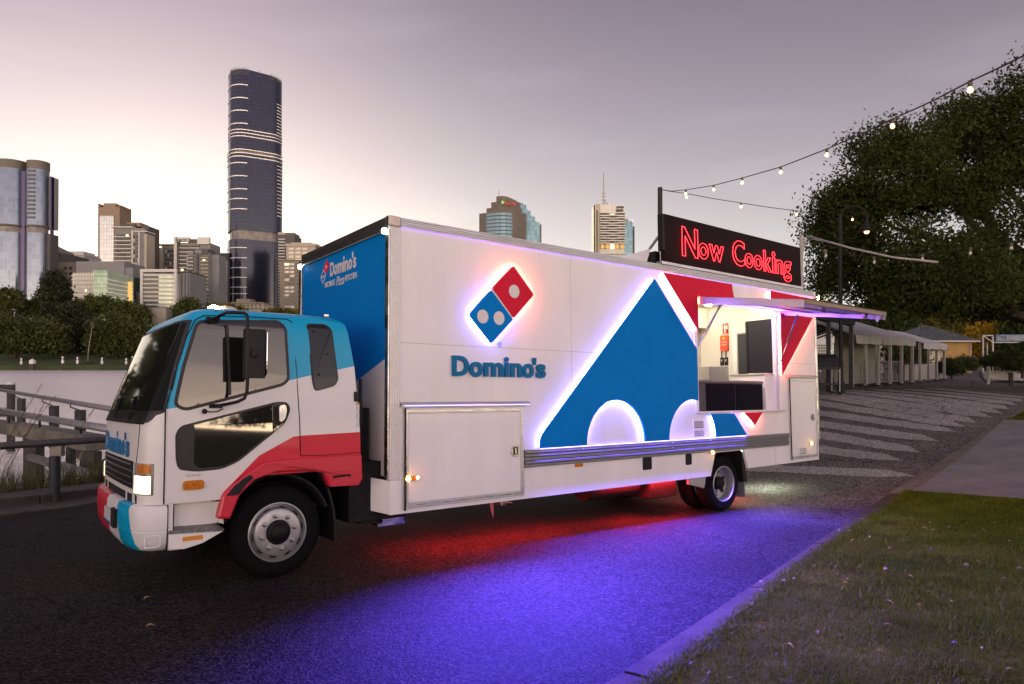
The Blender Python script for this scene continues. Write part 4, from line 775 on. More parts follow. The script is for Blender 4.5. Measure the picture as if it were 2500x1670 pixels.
MB().box(-.14,.14,-.14,.14,-4,1.0).build('post', M_PILE, tf, bevel=.02); MB().box(-4,.16,-.1,.1,.75,1.0).build('beam', M_PILE, tf, bevel=.02); MB().box(-4,-.14,-.1,.1,-.7,-.5).build('beam', M_PILE, tf, bevel=.02); MB().box(-.16,.16,-.16,.16,1.0,1.12).build('cap', M_WHITE, tf)
MB().box(-4,-.1,-.1,.1,-.35,-.2).build('beam', M_RAIL, tf)
hp = thing('hoop_rail', 'small dark bent hoop rail just left of the truck bumper', 'rail', (-7.714, 12.928, -0.826))
MB().tube([(-.09,0,-.2),(-.09,0,.42),(-.06,0,.52),(0,0,.56),(.06,0,.52),(.09,0,.42),(.09,0,-.2)], .022, 10).build('hoop', M_RAILD, hp, smooth=True)
# long grass on the bank
M_TUFT = leaf_mat('river grass', (.055,.062,.020), (.21,.20,.085), .3)
def blades(P, ln, wd, lean, nseg=3):
    n = len(P); a = RNG.uniform(0, 2*np.pi, n); dirv = np.stack([np.cos(a), np.sin(a), np.zeros(n)], -1); sd_ = np.stack([-np.sin(a), np.cos(a), np.zeros(n)], -1)
    L_ = ln*RNG.uniform(.55, 1.15, n); le = lean*RNG.uniform(.2, 1.2, n); V = []; prev = P; pw = np.full(n, wd)
    for j in range(nseg):
        t = (j+1)/nseg; p = P+np.stack([np.zeros(n), np.zeros(n), L_*(t-.35*le*t*t)], -1)+dirv*(L_*le*t*t*.8)[:, None]; w1 = np.full(n, wd*(1-t*.85))
        V.append(np.stack([prev-sd_*pw[:, None], prev+sd_*pw[:, None], p+sd_*w1[:, None], p-sd_*w1[:, None]], 1)); prev, pw = p, w1
    return np.concatenate(V), a
kl = resample([(p[0], p[1]) for p in BANK[2:9]], 200); TP = []
for i in range(420):
    q = kl[random.randrange(8, 150)]; q2 = kl[min(199, 1+int(np.argmin(np.hypot(*(kl-q).T))))]; d_ = q2-q; d_ = d_/max(1e-6, np.linalg.norm(d_)); nn_ = np.array((-d_[1], d_[0])); c = q+nn_*(.35+abs(random.gauss(0, 1.7)))
    m_ = 46; TP.append(np.stack([c[0]+RNG.normal(0, .14, m_), c[1]+RNG.normal(0, .14, m_)], -1))
TP = np.concatenate(TP); TP = np.concatenate([TP, H(TP[:,0], TP[:,1])[:, None]-.08], -1); V, _ = blades(TP, .85, .0055, .95)
quads_object('grass', V, M_TUFT, None, np.tile(RNG.uniform(0, 1, len(TP)), 3), 'stuff')
# feathery seed heads above the grass
fh = MB(); FV = []
for px, r0, D, dx, L_ in ((70,990,11.6,.5,.75),(62,1060,11.2,.35,.8),(95,1010,12.3,.45,.6),(30,1075,11.0,.5,.6),(190,1130,12.6,.35,.5),(215,1020,13.2,.55,.5),(110,1000,12.0,.62,.55)):
    p = Vector(((px-1250)/1660.4*D, D, 1.6+(880-r0)/1660.4*D)); d_ = Vector((dx, 0, .8)).normalized()
    fh.tube([p-d_*.9+Vector((-.12,0,-.25)), p-d_*.4, p], .004, 5)
    for k_ in range(160):
        t_ = random.random(); c = p+d_*L_*t_*.55; a = unit(1)[0]*.035*(1-.6*t_); b_ = Vector(a)+d_*.03; FV.append([tuple(c), tuple(c+Vector((.003,0,0))), tuple(c+b_+Vector((.002,0,0))), tuple(c+b_)])
quads_object('grass', np.array(FV), mat('seed head', (.32,.25,.19), .8), None, None, 'stuff'); fh.build('grass', M_TUFT, None, kind='stuff')
# ------------------------------------------------------------------ plaza on the right: lamps, lights, pavilion, marquees, house
M_BLACK = mat('black paint', (.010,.010,.011), .6, .0, var=.2, vscale=10, spec=.25); M_TENT = mat('white canvas', (.42,.42,.43), .75, var=.14, vscale=1.5, dirt=.1); M_TPOST = mat('grey painted post', (.34,.32,.31), .6, var=.15, vscale=4); M_STEEL = mat('dark pavilion steel', (.028,.032,.036), .6, .0, var=.2, vscale=5, spec=.3)
E_BULB = led('warm bulb', (1.0,.46,.14), 6.); E_DIM = mat('unlit bulb', (.55,.53,.48), .25)
def lamp_arm(o, side_, z0, reach, lit=True):
    pts = [(0,0,z0)]+[(side_*(reach/2-reach/2*math.cos(R(a))), 0, z0+reach*.42*math.sin(R(a))) for a in range(15, 181, 15)]+[(side_*reach, 0, z0-.12)]
    MB().tube(pts, .04, 8).build('arm', M_BLACK, o, smooth=True)
    MB().lathe([(.03,.02),(.06,0),(.065,-.1),(.11,-.16),(.135,-.28),(.16,-.36),(.30,-.44),(.30,-.455),(.14,-.40),(.10,-.2),(0,-.1)], (side_*reach,0,z0-.1), n=20).build('lamp_shade', M_BLACK, o, smooth=40)
    MB().lathe([(0,-.33),(.06,-.36),(.085,-.43),(.05,-.49),(0,-.50)], (side_*reach,0,z0-.1), n=12).build('bulb', E_BULB if lit else E_DIM, o, smooth=True)
g_ = (11.893, 24.6, 0.415)
lp = thing('street_lamp', 'tall black street lamp with one crook arm and bell shade behind the truck sign', 'street lamp', g_, 0, 'black bell street lamps')
gl = (6.787)-g_[2]
MB().lathe([(.14,-.2),(.14,.35),(.09,.45),(.085,1.1),(.07,1.15),(.058,gl+.1),(0,gl+.1)], n=14).build('post', M_BLACK, lp, smooth=30); lamp_arm(lp, 1, gl, .95)
l2 = thing('street_lamp', 'farther black street lamp with two bell shades, dim below the fig leaves', 'street lamp', (18.304, 38.0, 0.456), 0, 'black bell street lamps'); l2.location.z = .45
g2 = (6.524)-.45; MB().lathe([(.14,-.2),(.14,.4),(.08,.5),(.06,g2-.5),(0,g2-.5)], n=12).build('post', M_BLACK, l2, smooth=30); lamp_arm(l2, 1, g2, .5); lamp_arm(l2, -1, g2, .5)
l2b = MB().tube([(0,0,g2-.6),(.25,0,g2-.5),(.02,0,g2+.05)], .035, 6).tube([(0,0,g2-.6),(-.25,0,g2-.5),(-.02,0,g2+.05)], .035, 6).build('scroll', M_BLACK, l2, smooth=True)
# festoon strings
pole = thing('light_pole', 'slim grey pole rising behind the truck roof, end of the light strings', 'pole', (4.578, 21.0, 1.6)); pole.location.z = -.2
ph = (6.894)+.2; MB().tube([(0,0,-1),(0,0,ph-.9),(0,0,ph)], .055, 8).build('post', M_TPOST, pole, smooth=True); MB().lathe([(.075,ph-1.0),(.075,ph+.05),(0,ph+.08)], n=10).build('collar', M_STEEL, pole)
M_CABLE = mat('black cable', (.02,.02,.02), .6)
def festoon(label, pts, bulbs, lit=True, sc_=1.0, thick=.011):
    o = thing('string_lights', label, 'string lights', pts[0], 0, 'strings of festoon bulbs'); p0 = Vector(pts[0]); MB().tube([Vector(p)-p0 for p in pts], thick, 6).build('cable', M_CABLE, o, smooth=True)
    for b in bulbs:
        q = Vector(b)-p0; s = MB().lathe([(.0,.01),(.026,.01),(.03,-.06),(.024,-.075),(0,-.075)], n=10).build('socket', mat('bulb socket', (.10,.08,.06), .6), o, smooth=40, loc=q); s.scale = (sc_,)*3
        b_ = MB().lathe([(.0,-.07),(.017,-.075),(.032,-.11),(.03,-.135),(.0,-.155)], n=10).build('bulb', E_BULB if lit else E_DIM, s, smooth=True)
    return o
C1 = [(1612,462,21.),(1640,466,20.5),(1675,463,19.6),(1743,452,18.2),(1813,434,16.8),(1907,407,15.),(2020,363,13.2),(2100,328,12.0),(2180,290,11.),(2275,247,9.9),(2371,197,8.8),(2440,165,8.2),(2520,125,7.6),(2640,60,6.8)]
def Pp(px, r, D): return ((px-1250)/1660.4*D, D, 1.6+(880-r)/1660.4*D-.006*D*0)
festoon('string of lit bulbs rising from the pole over the truck towards the upper right', [Pp(*c) for c in C1], [Pp(*C1[i]) for i in (2,3,4,5,6,10)]+[Pp(2181,290,11.0)])
C2 = [(1612,462,21.),(1640,467,20.8),(1677,472,20.5),(1740,484,20.6),(1810,495,20.8),(1880,506,21.),(1945,514,21.4),(1985,519,22.5)]
festoon('short string of lit bulbs sagging from the pole to the street lamp', [Pp(*c) for c in C2], [Pp(*C2[i]) for i in (2,4,6)]+[Pp(2082,528,24.)])
festoon('string of unlit bulbs crossing in front of the fig tree at lamp height', [Pp(*c) for c in ((1965,600,22),(2040,617,21),(2140,628,20.5),(2240,621,20),(2370,605,19),(2520,585,17.5))], [Pp(*c) for c in ((2017,612,21.2),(2135,628,20.5),(2253,620,20),(2370,605,19),(2470,592,18))], False, 1.3, .009)
festoon('lower string of unlit bulbs under the fig crown', [Pp(*c) for c in ((2120,728,30),(2230,733,29),(2330,730,28),(2450,722,27),(2540,715,26))], [Pp(*c) for c in ((2165,731,29.6),(2258,733,28.6),(2388,726,27.6),(2455,722,27))], False, 1.2, .01)
wp = thing('light_pole', 'pale steel pole with bent conduits beside the black street lamp', 'pole', (9.58, 22.5, 1.6)); wp.location.z = 0
zh = (5.764); MB().box(-.045,.045,-.045,.045,-.8,zh).build('post', M_TPOST, wp)
for k_ in range(3): MB().tube([(.05,0,zh-.65+.1*k_)]+[(.05+(.35-.08*k_)*(1-math.cos(R(a))), 0, zh-.65+.1*k_+(.5-.05*k_)*math.sin(R(a))) for a in range(20, 91, 14)]+[(.75,.05,zh-.22)], .016, 6).build('conduit', M_RAIL, wp, smooth=True)
cb2 = MB().tube([Vector(Pp(1980,578,22.4)), Vector(Pp(2080,606,21)), Vector(Pp(2180,628,20)), Vector(Pp(2290,640,19))], .035, 6).build('cable', M_TPOST, None, smooth=True); tag(cb2, 'thick pale overhead cable running right from the pale pole into the fig tree', 'cable')

# dark steel pavilion
pa = (11.762, 25.274, 0.428); pb_ = (13.874, 27.831, 0.444)
pv = thing('pavilion', 'dark steel open pavilion with a low gable roof right behind the truck', 'pavilion', pa)
ux_ = Vector((pb_[0]-pa[0], pb_[1]-pa[1], 0)); wl = ux_.length; ux_.normalize(); vx_ = Vector((-ux_.y, ux_.x, 0)); pv.rotation_euler = (0, 0, math.atan2(ux_.y, ux_.x)); ht = (3.037)-pa[2]
for (x, y) in ((0,0),(wl,0),(0,4.5),(wl,4.5),(-3.0,0),(-3.0,4.5)): MB().box(x-.07,x+.07,y-.07,y+.07,-.2,ht+.1).build('post', M_STEEL, pv, bevel=.01)
for y in (0, 4.5): MB().box(-6.2,wl+.3,y-.09,y+.09,ht+.02,ht+.34).build('beam', M_STEEL, pv)
MB().box(-6.2,wl+.4,-.3,4.8,ht+.36,ht+.46).build('roof', M_STEEL, pv)
for x in (-3.0, 0, wl): MB().obox((x,0,ht), (x,2.25,ht+.9), .12, .14).obox((x,2.25,ht+.9), (x,4.5,ht), .12, .14).build('truss', M_STEEL, pv)
MB().lathe([(0,0),(.07,-.04),(.09,-.1),(.07,-.16),(0,-.2)], (.6,.2,ht), n=12).build('globe_lamp', M_WHITE, pv, smooth=True)
# marquees: canvas roof, valance and grey posts
def marquee(label, gs, ht, back, rise, bays, wall=False, val=.36):
    a, b = Vector(gs[0]), Vector(gs[1]); o = thing('marquee', label, 'marquee', tuple(a), 0, 'white marquees beside the plaza'); u = Vector((b.x-a.x, b.y-a.y, 0)); ln = u.length; o.rotation_euler = (0, 0, math.atan2(u.y, u.x))
    st_ = ln/bays
    for i in range(bays):
        x0, x1 = i*st_+.01, (i+1)*st_-.01; z0, z1 = ht+.02, ht+rise
        MB().add([(x0,-.15,z0),(x1,-.15,z0),(x1,back/2,z1),(x0,back/2,z1),(x0,back+.15,z0),(x1,back+.15,z0)], [(0,1,2,3),(3,2,5,4)]).build('roof_panel', M_TENT, o, fix=False).modifiers.new('thick', 'SOLIDIFY').thickness = .02
        vb = MB(); k = 6
        for j in range(k+1):
            x = x0+(x1-x0)*j/k; vb.v += [(x, -.16, z0), (x, -.17-.02*math.sin(j*1.7), z0-val-.03*math.sin(math.pi*j/k))]
        vb.f = [(2*j, 2*j+2, 2*j+3, 2*j+1) for j in range(k)]; vb.m = [0]*k; vb.build('valance', M_TENT, o, fix=False).modifiers.new('thick', 'SOLIDIFY').thickness = .012
    for i in range(bays+1):
        for y in (0, back): MB().box(i*st_-.06, i*st_+.06, y-.06, y+.06, -.3, ht).build('post', M_TPOST, o, bevel=.008); 
        MB().box(i*st_-.12, i*st_+.12, -.12, .12, -.1, .06).build('foot', M_STEEL, o)
        MB().obox((i*st_,0,ht-.05), (i*st_,back/2,ht+rise-.08), .06, .08).obox((i*st_,back/2,ht+rise-.08), (i*st_,back,ht-.05), .06, .08).build('rafter', M_STEEL, o)
    for y in (0, back): MB().box(0, ln, y-.04, y+.04, ht-.12, ht).build('beam', M_TPOST, o)
    if wall: MB().box(0, ln*.5, back-.03, back+.0, .1, ht-.1).build('canvas_wall', M_TENT, o)
    return o, ln, u.normalized()
m1, ln1, u1 = marquee('long white canvas marquee on grey posts, nearer the truck', ((14.313, 28.642, 0.445), (19.72, 33.523, 0.45)), 2.22, 5.2, .95, 5)
m2, ln2, u2 = marquee('smaller white canvas marquee in front of the yellow house', ((21.187, 35.33, 0.451), (24.903, 39.203, 0.455)), 2.05, 4.2, .8, 3, False, .30)
# canvas drop behind the pavilion
dr_ = tag(MB().box(-1.0,1.0,-.02,.02,0,2.6).build('curtain', mat('canvas curtain', (.26,.25,.22), .85, var=.15, vscale=4, stretch=(6,1,.3)), None, loc=(16.652, 33.0, 1.103)), 'beige canvas curtain hanging between the marquee and the dark pavilion', 'curtain'); dr_.location.z = .4
# picket fences
M_PICK = mat('white picket paint', (.50,.49,.47), .6, var=.1, vscale=5); M_PICKG = mat('grey picket paint', (.26,.26,.25), .65, var=.1, vscale=5)
def picket_fence(label, a, b, h_, m, sp=.14, wd=.085, top=True):
    a, b = Vector(a), Vector(b); o = thing('picket_fence', label, 'fence', tuple(a), math.atan2(b.y-a.y, b.x-a.x)); ln = Vector((b.x-a.x, b.y-a.y)).length; dz = (b.z-a.z)/ln; n = int(ln/sp)
    p = MB().plate([(-wd/2,.06),(wd/2,.06),(wd/2,h_-.07),(0,h_),(-wd/2,h_-.07)], -.012, .012).build('picket', m, o); 
    for i in range(n):
        q = p if i == 0 else inst(p, o); q.location = (i*sp, 0, dz*i*sp)
    for z in (.22, h_-.25): MB().obox((0,.03,z), (ln,.03,z+dz*ln), .03, .07).build('rail', m, o)
    for i in range(0, int(ln/2)+1): MB().box(i*2-.045, i*2+.045, .04, .13, -.2, h_-.02).build('post', m, o, loc=(0,0,dz*i*2))
    return o
picket_fence('white picket fence under the smaller marquee', (21.182, 36.646, 0.453), (26.948, 42.143, 0.458), .95, M_PICK)
picket_fence('grey paling fence panel behind the dark pavilion posts', (15.6, 34.0, 0.679), (19.076, 36.0, 0.776), 1.25, M_PICKG, .13, .11)
# crowd barriers on wheels
def barrier(label, a, b, h_):
    a, b = Vector(a), Vector(b); o = thing('crowd_barrier', label, 'barrier', tuple(a), math.atan2(b.y-a.y, b.x-a.x)); ln = Vector((b.x-a.x, b.y-a.y)).length; dz = b.z-a.z
    MB().tube([(0,0,.15),(0,0,h_),(ln,0,h_+dz),(ln,0,.15+dz)], .022, 6, closed=True).build('frame', M_RAIL, o, smooth=True); n = int(ln/.16); bar = MB().tube([(0,0,.15),(0,0,h_)], .010, 5).build('bar', M_RAIL, o)
    for i in range(1, n): q = bar if i == 1 else inst(bar, o); q.location = (i*ln/n, 0, dz*i/n)
    for x in (.15, ln-.15): MB().box(x-.03,x+.03,-.3,.3,.06,.12).build('foot', M_STEEL, o); MB().lathe([(0,-.03),(.07,-.03),(.07,.03),(0,.03)], (x,-.25,.05), 'y', 10).build('wheel', M_BLACK, o)
    return o
barrier('grey steel crowd barrier on wheels, left of the first marquee post', (14.76, 29.501, 0.446), (15.601, 30.413, 0.446), 1.0); barrier('grey steel crowd barrier between the marquee posts', (15.328, 29.501, 0.446), (16.553, 30.891, 0.447), 1.1); barrier('grey steel crowd barrier farther along the marquee', (16.968, 31.384, 0.447), (18.754, 32.961, 0.449), 1.1)
# barbecue trolley showing past the rear of the truck
bq = thing('trolley', 'dark covered grill trolley peeking out behind the truck rear corner', 'trolley', (11.044, 24.266, 0.358))
for x, y in ((-.5,-.3),(.5,-.3),(-.5,.3),(.5,.3)):
    MB().tube([(x,y,.1),(x,y,.95)], .025, 8).build('leg', M_RAIL, bq); MB().lathe([(0,-.03),(.075,-.03),(.075,.03),(0,.03)], (x,y,.075), 'y', 12).build('wheel', M_BLACK, bq)
MB().box(-.56,.56,-.34,.34,.93,.99).build('shelf', M_STEEL, bq); MB().box(-.54,.54,-.32,.32,.38,.42).build('shelf', M_STEEL, bq)
hd = MB()
for i in range(9): a = R(180*i/8); hd.v += [(-.5, -.3*math.cos(a), 1.0+.45*math.sin(a)), (.5, -.3*math.cos(a), 1.0+.45*math.sin(a))]
hd.f = [(2*i, 2*i+1, 2*i+3, 2*i+2) for i in range(8)]+[tuple(range(0, 18, 2)), tuple(range(1, 18, 2))]; hd.m = [0]*10; hd.build('hood', M_BLACK, bq)
# tables and stools under the marquee
for px, D, lb in ((2190, 35, 'dark bar table under the long marquee'), (2215, 36.5, 'dark bar table under the marquee, nearer the house')):
    t_ = thing('bar_table', lb, 'table', ((px-1250)/1660.4*D, D, .45), 0, 'bar tables under the marquee'); MB().box(-.6,.6,-.35,.35,1.0,1.05).build('tabletop', M_PILE, t_)
    for x, y in ((-.5,-.28),(.5,-.28),(-.5,.28),(.5,.28)): MB().box(x-.03,x+.03,y-.03,y+.03,0,1.0).build('leg', M_PILE, t_)
# yellow weatherboard house
hc = (35.769, 60.0, 0.697); hx1 = (40.758); gz = .47
hs = thing('weatherboard_house', 'small yellow weatherboard house with a corrugated hip roof', 'house', (hc[0], 60, gz), R(4)); W_ = hx1-hc[0]; He = (3.335)-gz; dep = 5.5
M_YEL = mat('yellow weatherboard', (.42,.25,.075), .7, var=.08, vscale=3); M_YELD = mat('yellow wall', (.36,.21,.06), .8); M_ROOF = mat('corrugated roof', (.10,.115,.105), .55, .2, var=.3, vscale=2)
MB().box(.03, W_-.03, .03, dep, 0, He).build('wall', M_YELD, hs); nb_ = int(He/.15); bd_ = MB().plate([(0,0),(W_,0),(W_,.155),(0,.155)], 0, .02, fn=None).build('weatherboard', M_YEL, hs); sd_b = MB().box(-.0,.02,0,dep,0,.155).build('weatherboard', M_YEL, hs)
for i in range(nb_):
    q = bd_ if i == 0 else inst(bd_, hs); q.location = (0, -.012, i*He/nb_); q.rotation_euler = (R(-5), 0, 0)
    q = sd_b if i == 0 else inst(sd_b, hs); q.location = (W_-.005, 0, i*He/nb_)
rz_ = (4.745)-gz; e_ = .45
rf = MB(); A_ = [(-e_,-e_,He),(W_+e_,-e_,He),(W_+e_,dep+e_,He),(-e_,dep+e_,He)]; rl, rr_ = W_*.42, W_*.58
nC = 46
def hip(u): return max(0, min(1, min(u/(rl+e_), (W_+2*e_-u)/(W_+e_-rr_+.0), 1)))
for i in range(nC*2+1):
    u = (W_+2*e_)*i/(nC*2); t_ = hip(u); off = .02*(1 if i % 2 else -1); rf.v += [(u-e_, -e_, He+off), (u-e_, -e_+(dep/2+e_)*t_, He+(rz_-He)*t_+off)]
for i in range(nC*2): rf.f.append((2*i, 2*i+2, 2*i+3, 2*i+1)); rf.m.append(0)
rf.add([A_[1], A_[2], (rr_,dep/2,rz_)], [(0,1,2)]).add([A_[2], A_[3], (rl,dep/2,rz_), (rr_,dep/2,rz_)], [(0,1,2,3)]).add([A_[3], A_[0], (rl,dep/2,rz_)], [(0,1,2)]).add(A_, [(3,2,1,0)])
rf.build('roof', M_ROOF, hs); MB().tube([(-e_,-e_,He),(rl,dep/2,rz_+.03),(rr_,dep/2,rz_+.03),(W_+e_,-e_,He)], .07, 6).build('ridge_cap', M_ROOF, hs)
MB().box(-e_, W_+e_, -e_-.1, -e_, He-.1, He+.02).build('gutter', M_PICK, hs); MB().tube([(W_-.12,-.12,0),(W_-.12,-.12,He-.15),(W_-.12,-e_,He-.05)], .04, 8).build('downpipe', M_PICK, hs)
fw_ = MB().box(.3,2.1,-.05,.02,.85,1.9).build('window', mat('house window glass', (.05,.06,.05), .1), hs); MB().plate(rect(.2,2.2,.75,2.0), -.07, -.02, [rect(.3,1.0,.85,1.9)[::-1], rect(1.1,2.1,.85,1.9)[::-1]]).build('frame', M_PICK, fw_); MB().add([(.1,-.02,2.3),(2.5,-.02,2.3),(2.5,-.6,2.05),(.1,-.6,2.05)], [(0,1,2,3)]).build('window_hood', M_ROOF, hs).modifiers.new('thick', 'SOLIDIFY').thickness = .03
MB().box(W_+.02, W_+.07, .5, 1.5, .9, 2.2).build('poster', mat('poster', (.30,.27,.36), .5, var=.4, vscale=5), hs)
# clipped bushes
def bush(label, c, r, rz_, n=90, per=60):
    o = thing('bush', label, 'bush', c, 0, 'bushes by the park path'); Pq, tq = crown_points([(0,0,rz_*.55,r,r*.8,rz_*.5)], n, per, (.1,.1,.1), 0, .5); Pq[:,2] = np.maximum(Pq[:,2], .02)
    MB().tube([(0,0,-.1),(0,0,rz_*.5)], .06, 6).build('stem', M_BARK, o); quads_object('crown', leaves(Pq, .06, .6, 0), LM_BUSH, o, tq)
bush('clipped dark bush beside the end of the picket fence', (26.108, 40.411, 0.456), .85, 1.25); bush('clipped dark bush against the yellow house corner', (33.688, 50.862, 0.467), 1.15, 1.45); bush('wide dark bush at the right edge behind the second picket fence', (22.586, 31.0, 0.928), 1.1, 1.0, 130); bush('dark bush at the far right edge beside the fig trunk', (21.758, 29.0, 0.936), .9, 1.2)
# red-lettered frame sign with white and blue panel
sg0 = (41.55, 60.0, 0.805); s0 = thing('sign_frame', 'white pipe gateway frame carrying a blue sign panel', 'sign', (sg0[0], 60, .47)); zt_ = (3.805)-.47; xr_ = (42.42)-sg0[0]; xe = (44.805)-sg0[0]; zs = (3.19)-.47
MB().box(-.05,.05,-.05,.05,-.3,zt_).build('post', M_PICK, s0); MB().box(xr_-.05,xr_+.05,-.05,.05,-.3,zt_).build('post', M_PICK, s0); MB().box(xr_+.12,xr_+.2,.9,.98,-.3,zt_-.6).build('post', M_PICK, s0); MB().obox((0,0,zt_), (xr_,0,zt_), .09, .09).build('beam', M_PICK, s0); MB().obox((0,0,zt_), (xr_,0,zs), .08, .08).build('brace', M_PICK, s0); MB().obox((xr_,0,zs), (xe,0,zs), .08, .08).build('beam', M_PICK, s0)
x0_ = (42.673)-sg0[0]; z0_, z1_ = (3.28)-.47, (3.877)-.47
pn = MB().box(x0_, xe+.6, -.06, -.02, z0_, z1_).build('sign_panel', mat('blue grey sign', (.16,.22,.30), .5, var=.3, vscale=1.5), s0); text('lettering', 'RIVERLIFE', M_PICK, s0, faceY(-.075), (x0_+.95, x0_+2.6, z0_+.12, z0_+.42), .008, .004)
MB().add([(x0_+.05,-.07,z1_-.05),(x0_+.9,-.07,z0_+.25),(x0_+.95,-.07,z0_+.32),(x0_+.15,-.07,z1_-.03)], [(0,1,2,3)]).build('emblem', M_STEEL, s0, fix=False)
# white dinghy planted with pickets, bollards
bt = (24.314, 35.33, 0.451); bo = thing('boat', 'white dinghy hull lying beside the path with a picket fence behind it', 'boat', bt, R(6)); Lb = 3.2; hull = MB(); nS = 14
for i in range(nS+1):
    t_ = i/nS; wd_ = .62*math.sin(min(1, t_*1.6+.02)*math.pi/2); hz_ = .42+.16*(1-t_)**2; kz = .10*(1-t_)**3+.0
    for a in (-1, -.75, 0, .75, 1): hull.v.append((Lb*t_-(.22*(1-abs(a))*0)+.35*kz*6*(1-t_)*(1-abs(a)*0), wd_*a*(1 if abs(a) == 1 else .85), hz_ if abs(a) == 1 else (kz+.10 if a else kz)))
for i in range(nS):
    for j in range(4): hull.f.append((i*5+j, (i+1)*5+j, (i+1)*5+j+1, i*5+j+1))
hull.f.append(tuple(nS*5+j for j in range(5))); hull.m = [0]*len(hull.f); ho = hull.build('hull', M_PICK, bo, smooth=40); ho.modifiers.new('thick', 'SOLIDIFY').thickness = .03
MB().tube([(Lb*i/nS, .62*math.sin(min(1, i/nS*1.6+.02)*math.pi/2)*-1.0, .43+.16*(1-i/nS)**2) for i in range(nS+1)], .03, 6).build('gunwale', M_TPOST, bo, smooth=True); MB().tube([(0,0,.55),(.05,0,.25),(.4,0,.03)], .04, 6).build('stem_post', M_STEEL, bo)
picket_fence('white picket fence standing behind the dinghy at the right edge', (21.483, 30.6, 0.734), (22.773, 30.6, 0.734), .62, M_PICK, .16, .09)
for g__, h_, r_, lb in (((19.975, 29.501, 0.446), .26, .05, 'short dark bollard on the plaza in front of the dinghy'), ((22.303, 30.413, 0.446), .6, .09, 'taller dark timber post in front of the dinghy')):
    b_ = thing('bollard', lb, 'bollard', g__); MB().lathe([(0,-.2),(r_,-.2),(r_,h_-.03),(r_*.8,h_),(0,h_)], n=12).build('post', M_PILE, b_, smooth=30)
# people walking on the park path
def person(label, loc, face, shirt, legs, stride, hatc=None, dress=False, arms=.12):
    o = thing('person', label, 'person', loc, face, 'people walking on the park path')
    V = dict(pel=(0,0,.93), wa=(0,0,1.1), ch=(0,-.01,1.32), nk=(0,0,1.47), hd=(0,-.02,1.56), ht=(0,-.02,1.68), hl=(.09,0,.88), kl=(.1,-stride,.50), al=(.1,-stride*.7,.08), fl=(.1,-stride*.7-.15,.04), hr=(-.09,0,.88), kr=(-.1,stride*.35,.50), ar=(-.1,stride*1.5,.10), fr=(-.1,stride*1.5-.14,.05),
      sl=(.18,0,1.40), el=(.235,arms,1.14), wl=(.22,-.02,.90), fl2=(.215,-.05,.80), sr=(-.18,0,1.40), er=(-.235,-arms,1.14), wr=(-.22,-arms-.1,.92), fr2=(-.215,-arms-.14,.83))
    Ed = [('pel','wa'),('wa','ch'),('ch','nk'),('nk','hd'),('hd','ht'),('pel','hl'),('hl','kl'),('kl','al'),('al','fl'),('pel','hr'),('hr','kr'),('kr','ar'),('ar','fr'),('ch','sl'),('sl','el'),('el','wl'),('wl','fl2'),('ch','sr'),('sr','er'),('er','wr'),('wr','fr2')]
    Rr = dict(pel=.15, wa=.135, ch=.16, nk=.055, hd=.085, ht=.075, hl=.1, kl=.065, al=.045, fl=.035, hr=.1, kr=.065, ar=.045, fr=.035, sl=.065, el=.045, wl=.033, fl2=.03, sr=.065, er=.045, wr=.033, fr2=.03)
    ks = list(V); me = bpy.data.meshes.new('body'); me.from_pydata([V[k] for k in ks], [(ks.index(a), ks.index(b)) for a, b in Ed], []); ob = bpy.data.objects.new('body', me); COL.objects.link(ob)
    md = ob.modifiers.new('skin', 'SKIN'); sv = me.skin_vertices[0].data
    for i, k in enumerate(ks): sv[i].radius = (Rr[k], Rr[k]*(.72 if k in ('pel','wa','ch') else 1)); sv[i].use_root = (k == 'pel')
    ob.modifiers.new('sub', 'SUBSURF').levels = 1; ob.modifiers['sub'].render_levels = 1
    dg = bpy.context.evaluated_depsgraph_get(); m2_ = bpy.data.meshes.new_from_object(ob.evaluated_get(dg)); ob.modifiers.clear(); ob.data = m2_; m2_.materials.clear()
    for m_ in (mat('skin', (.30,.18,.13), .6), shirt, legs, M_BLACK): m2_.materials.append(m_)
    for p_ in m2_.polygons:
        c = p_.center; p_.use_smooth = True
        p_.material_index = 0 if c.z > 1.46 or (abs(c.x) > .195 and c.z < 1.18) else 3 if c.z < .09 else 2 if c.z < (.5 if dress else .98) else 1
    ob.parent = o
    hm = hatc or mat('dark hair', (.02,.015,.012), .7); hb = MB(); 
    hb.lathe([(0,1.735),(.05,1.73),(.088,1.68),(.096,1.62),(.09,1.57),(.07,1.54)], (0,.005,0), n=14).build('hat' if hatc else 'hair', hm, o, smooth=True)
    MB().lathe([(0,.02),(.012,.012),(.016,0),(0,-.012)], (0,-.115,1.58), 'y', 8).build('nose', mat('skin', (.30,.18,.13)), o, smooth=True)
    if dress: MB().lathe([(.14,1.0),(.19,.75),(.22,.5),(.2,.5)], n=16).build('skirt', shirt, o, smooth=True)
    return o
M_NAVY = mat('navy shirt', (.012,.013,.022), .9); M_DENIM = mat('blue denim', (.045,.06,.10), .9); M_BLK = mat('black cloth', (.010,.009,.011), .9); M_PLUM = mat('dark dress', (.022,.013,.017), .9)
def gp(px, D): x = (px-1250)/1660.4*D; return (x, D, float(G(x, D)))
person('person in a dark printed shirt and blue jeans beside the yellow house', gp(2378, 71), R(8), M_NAVY, M_DENIM, .12)
person('person in a long dark dress with bare arms walking away on the path', gp(2408, 69), R(175), M_PLUM, M_BLK, .1, None, True)
person('person in black wearing a white cap, under the sign frame', gp(2428, 66), R(190), M_BLK, M_BLK, .12, mat('white cap', (.55,.54,.52), .8))
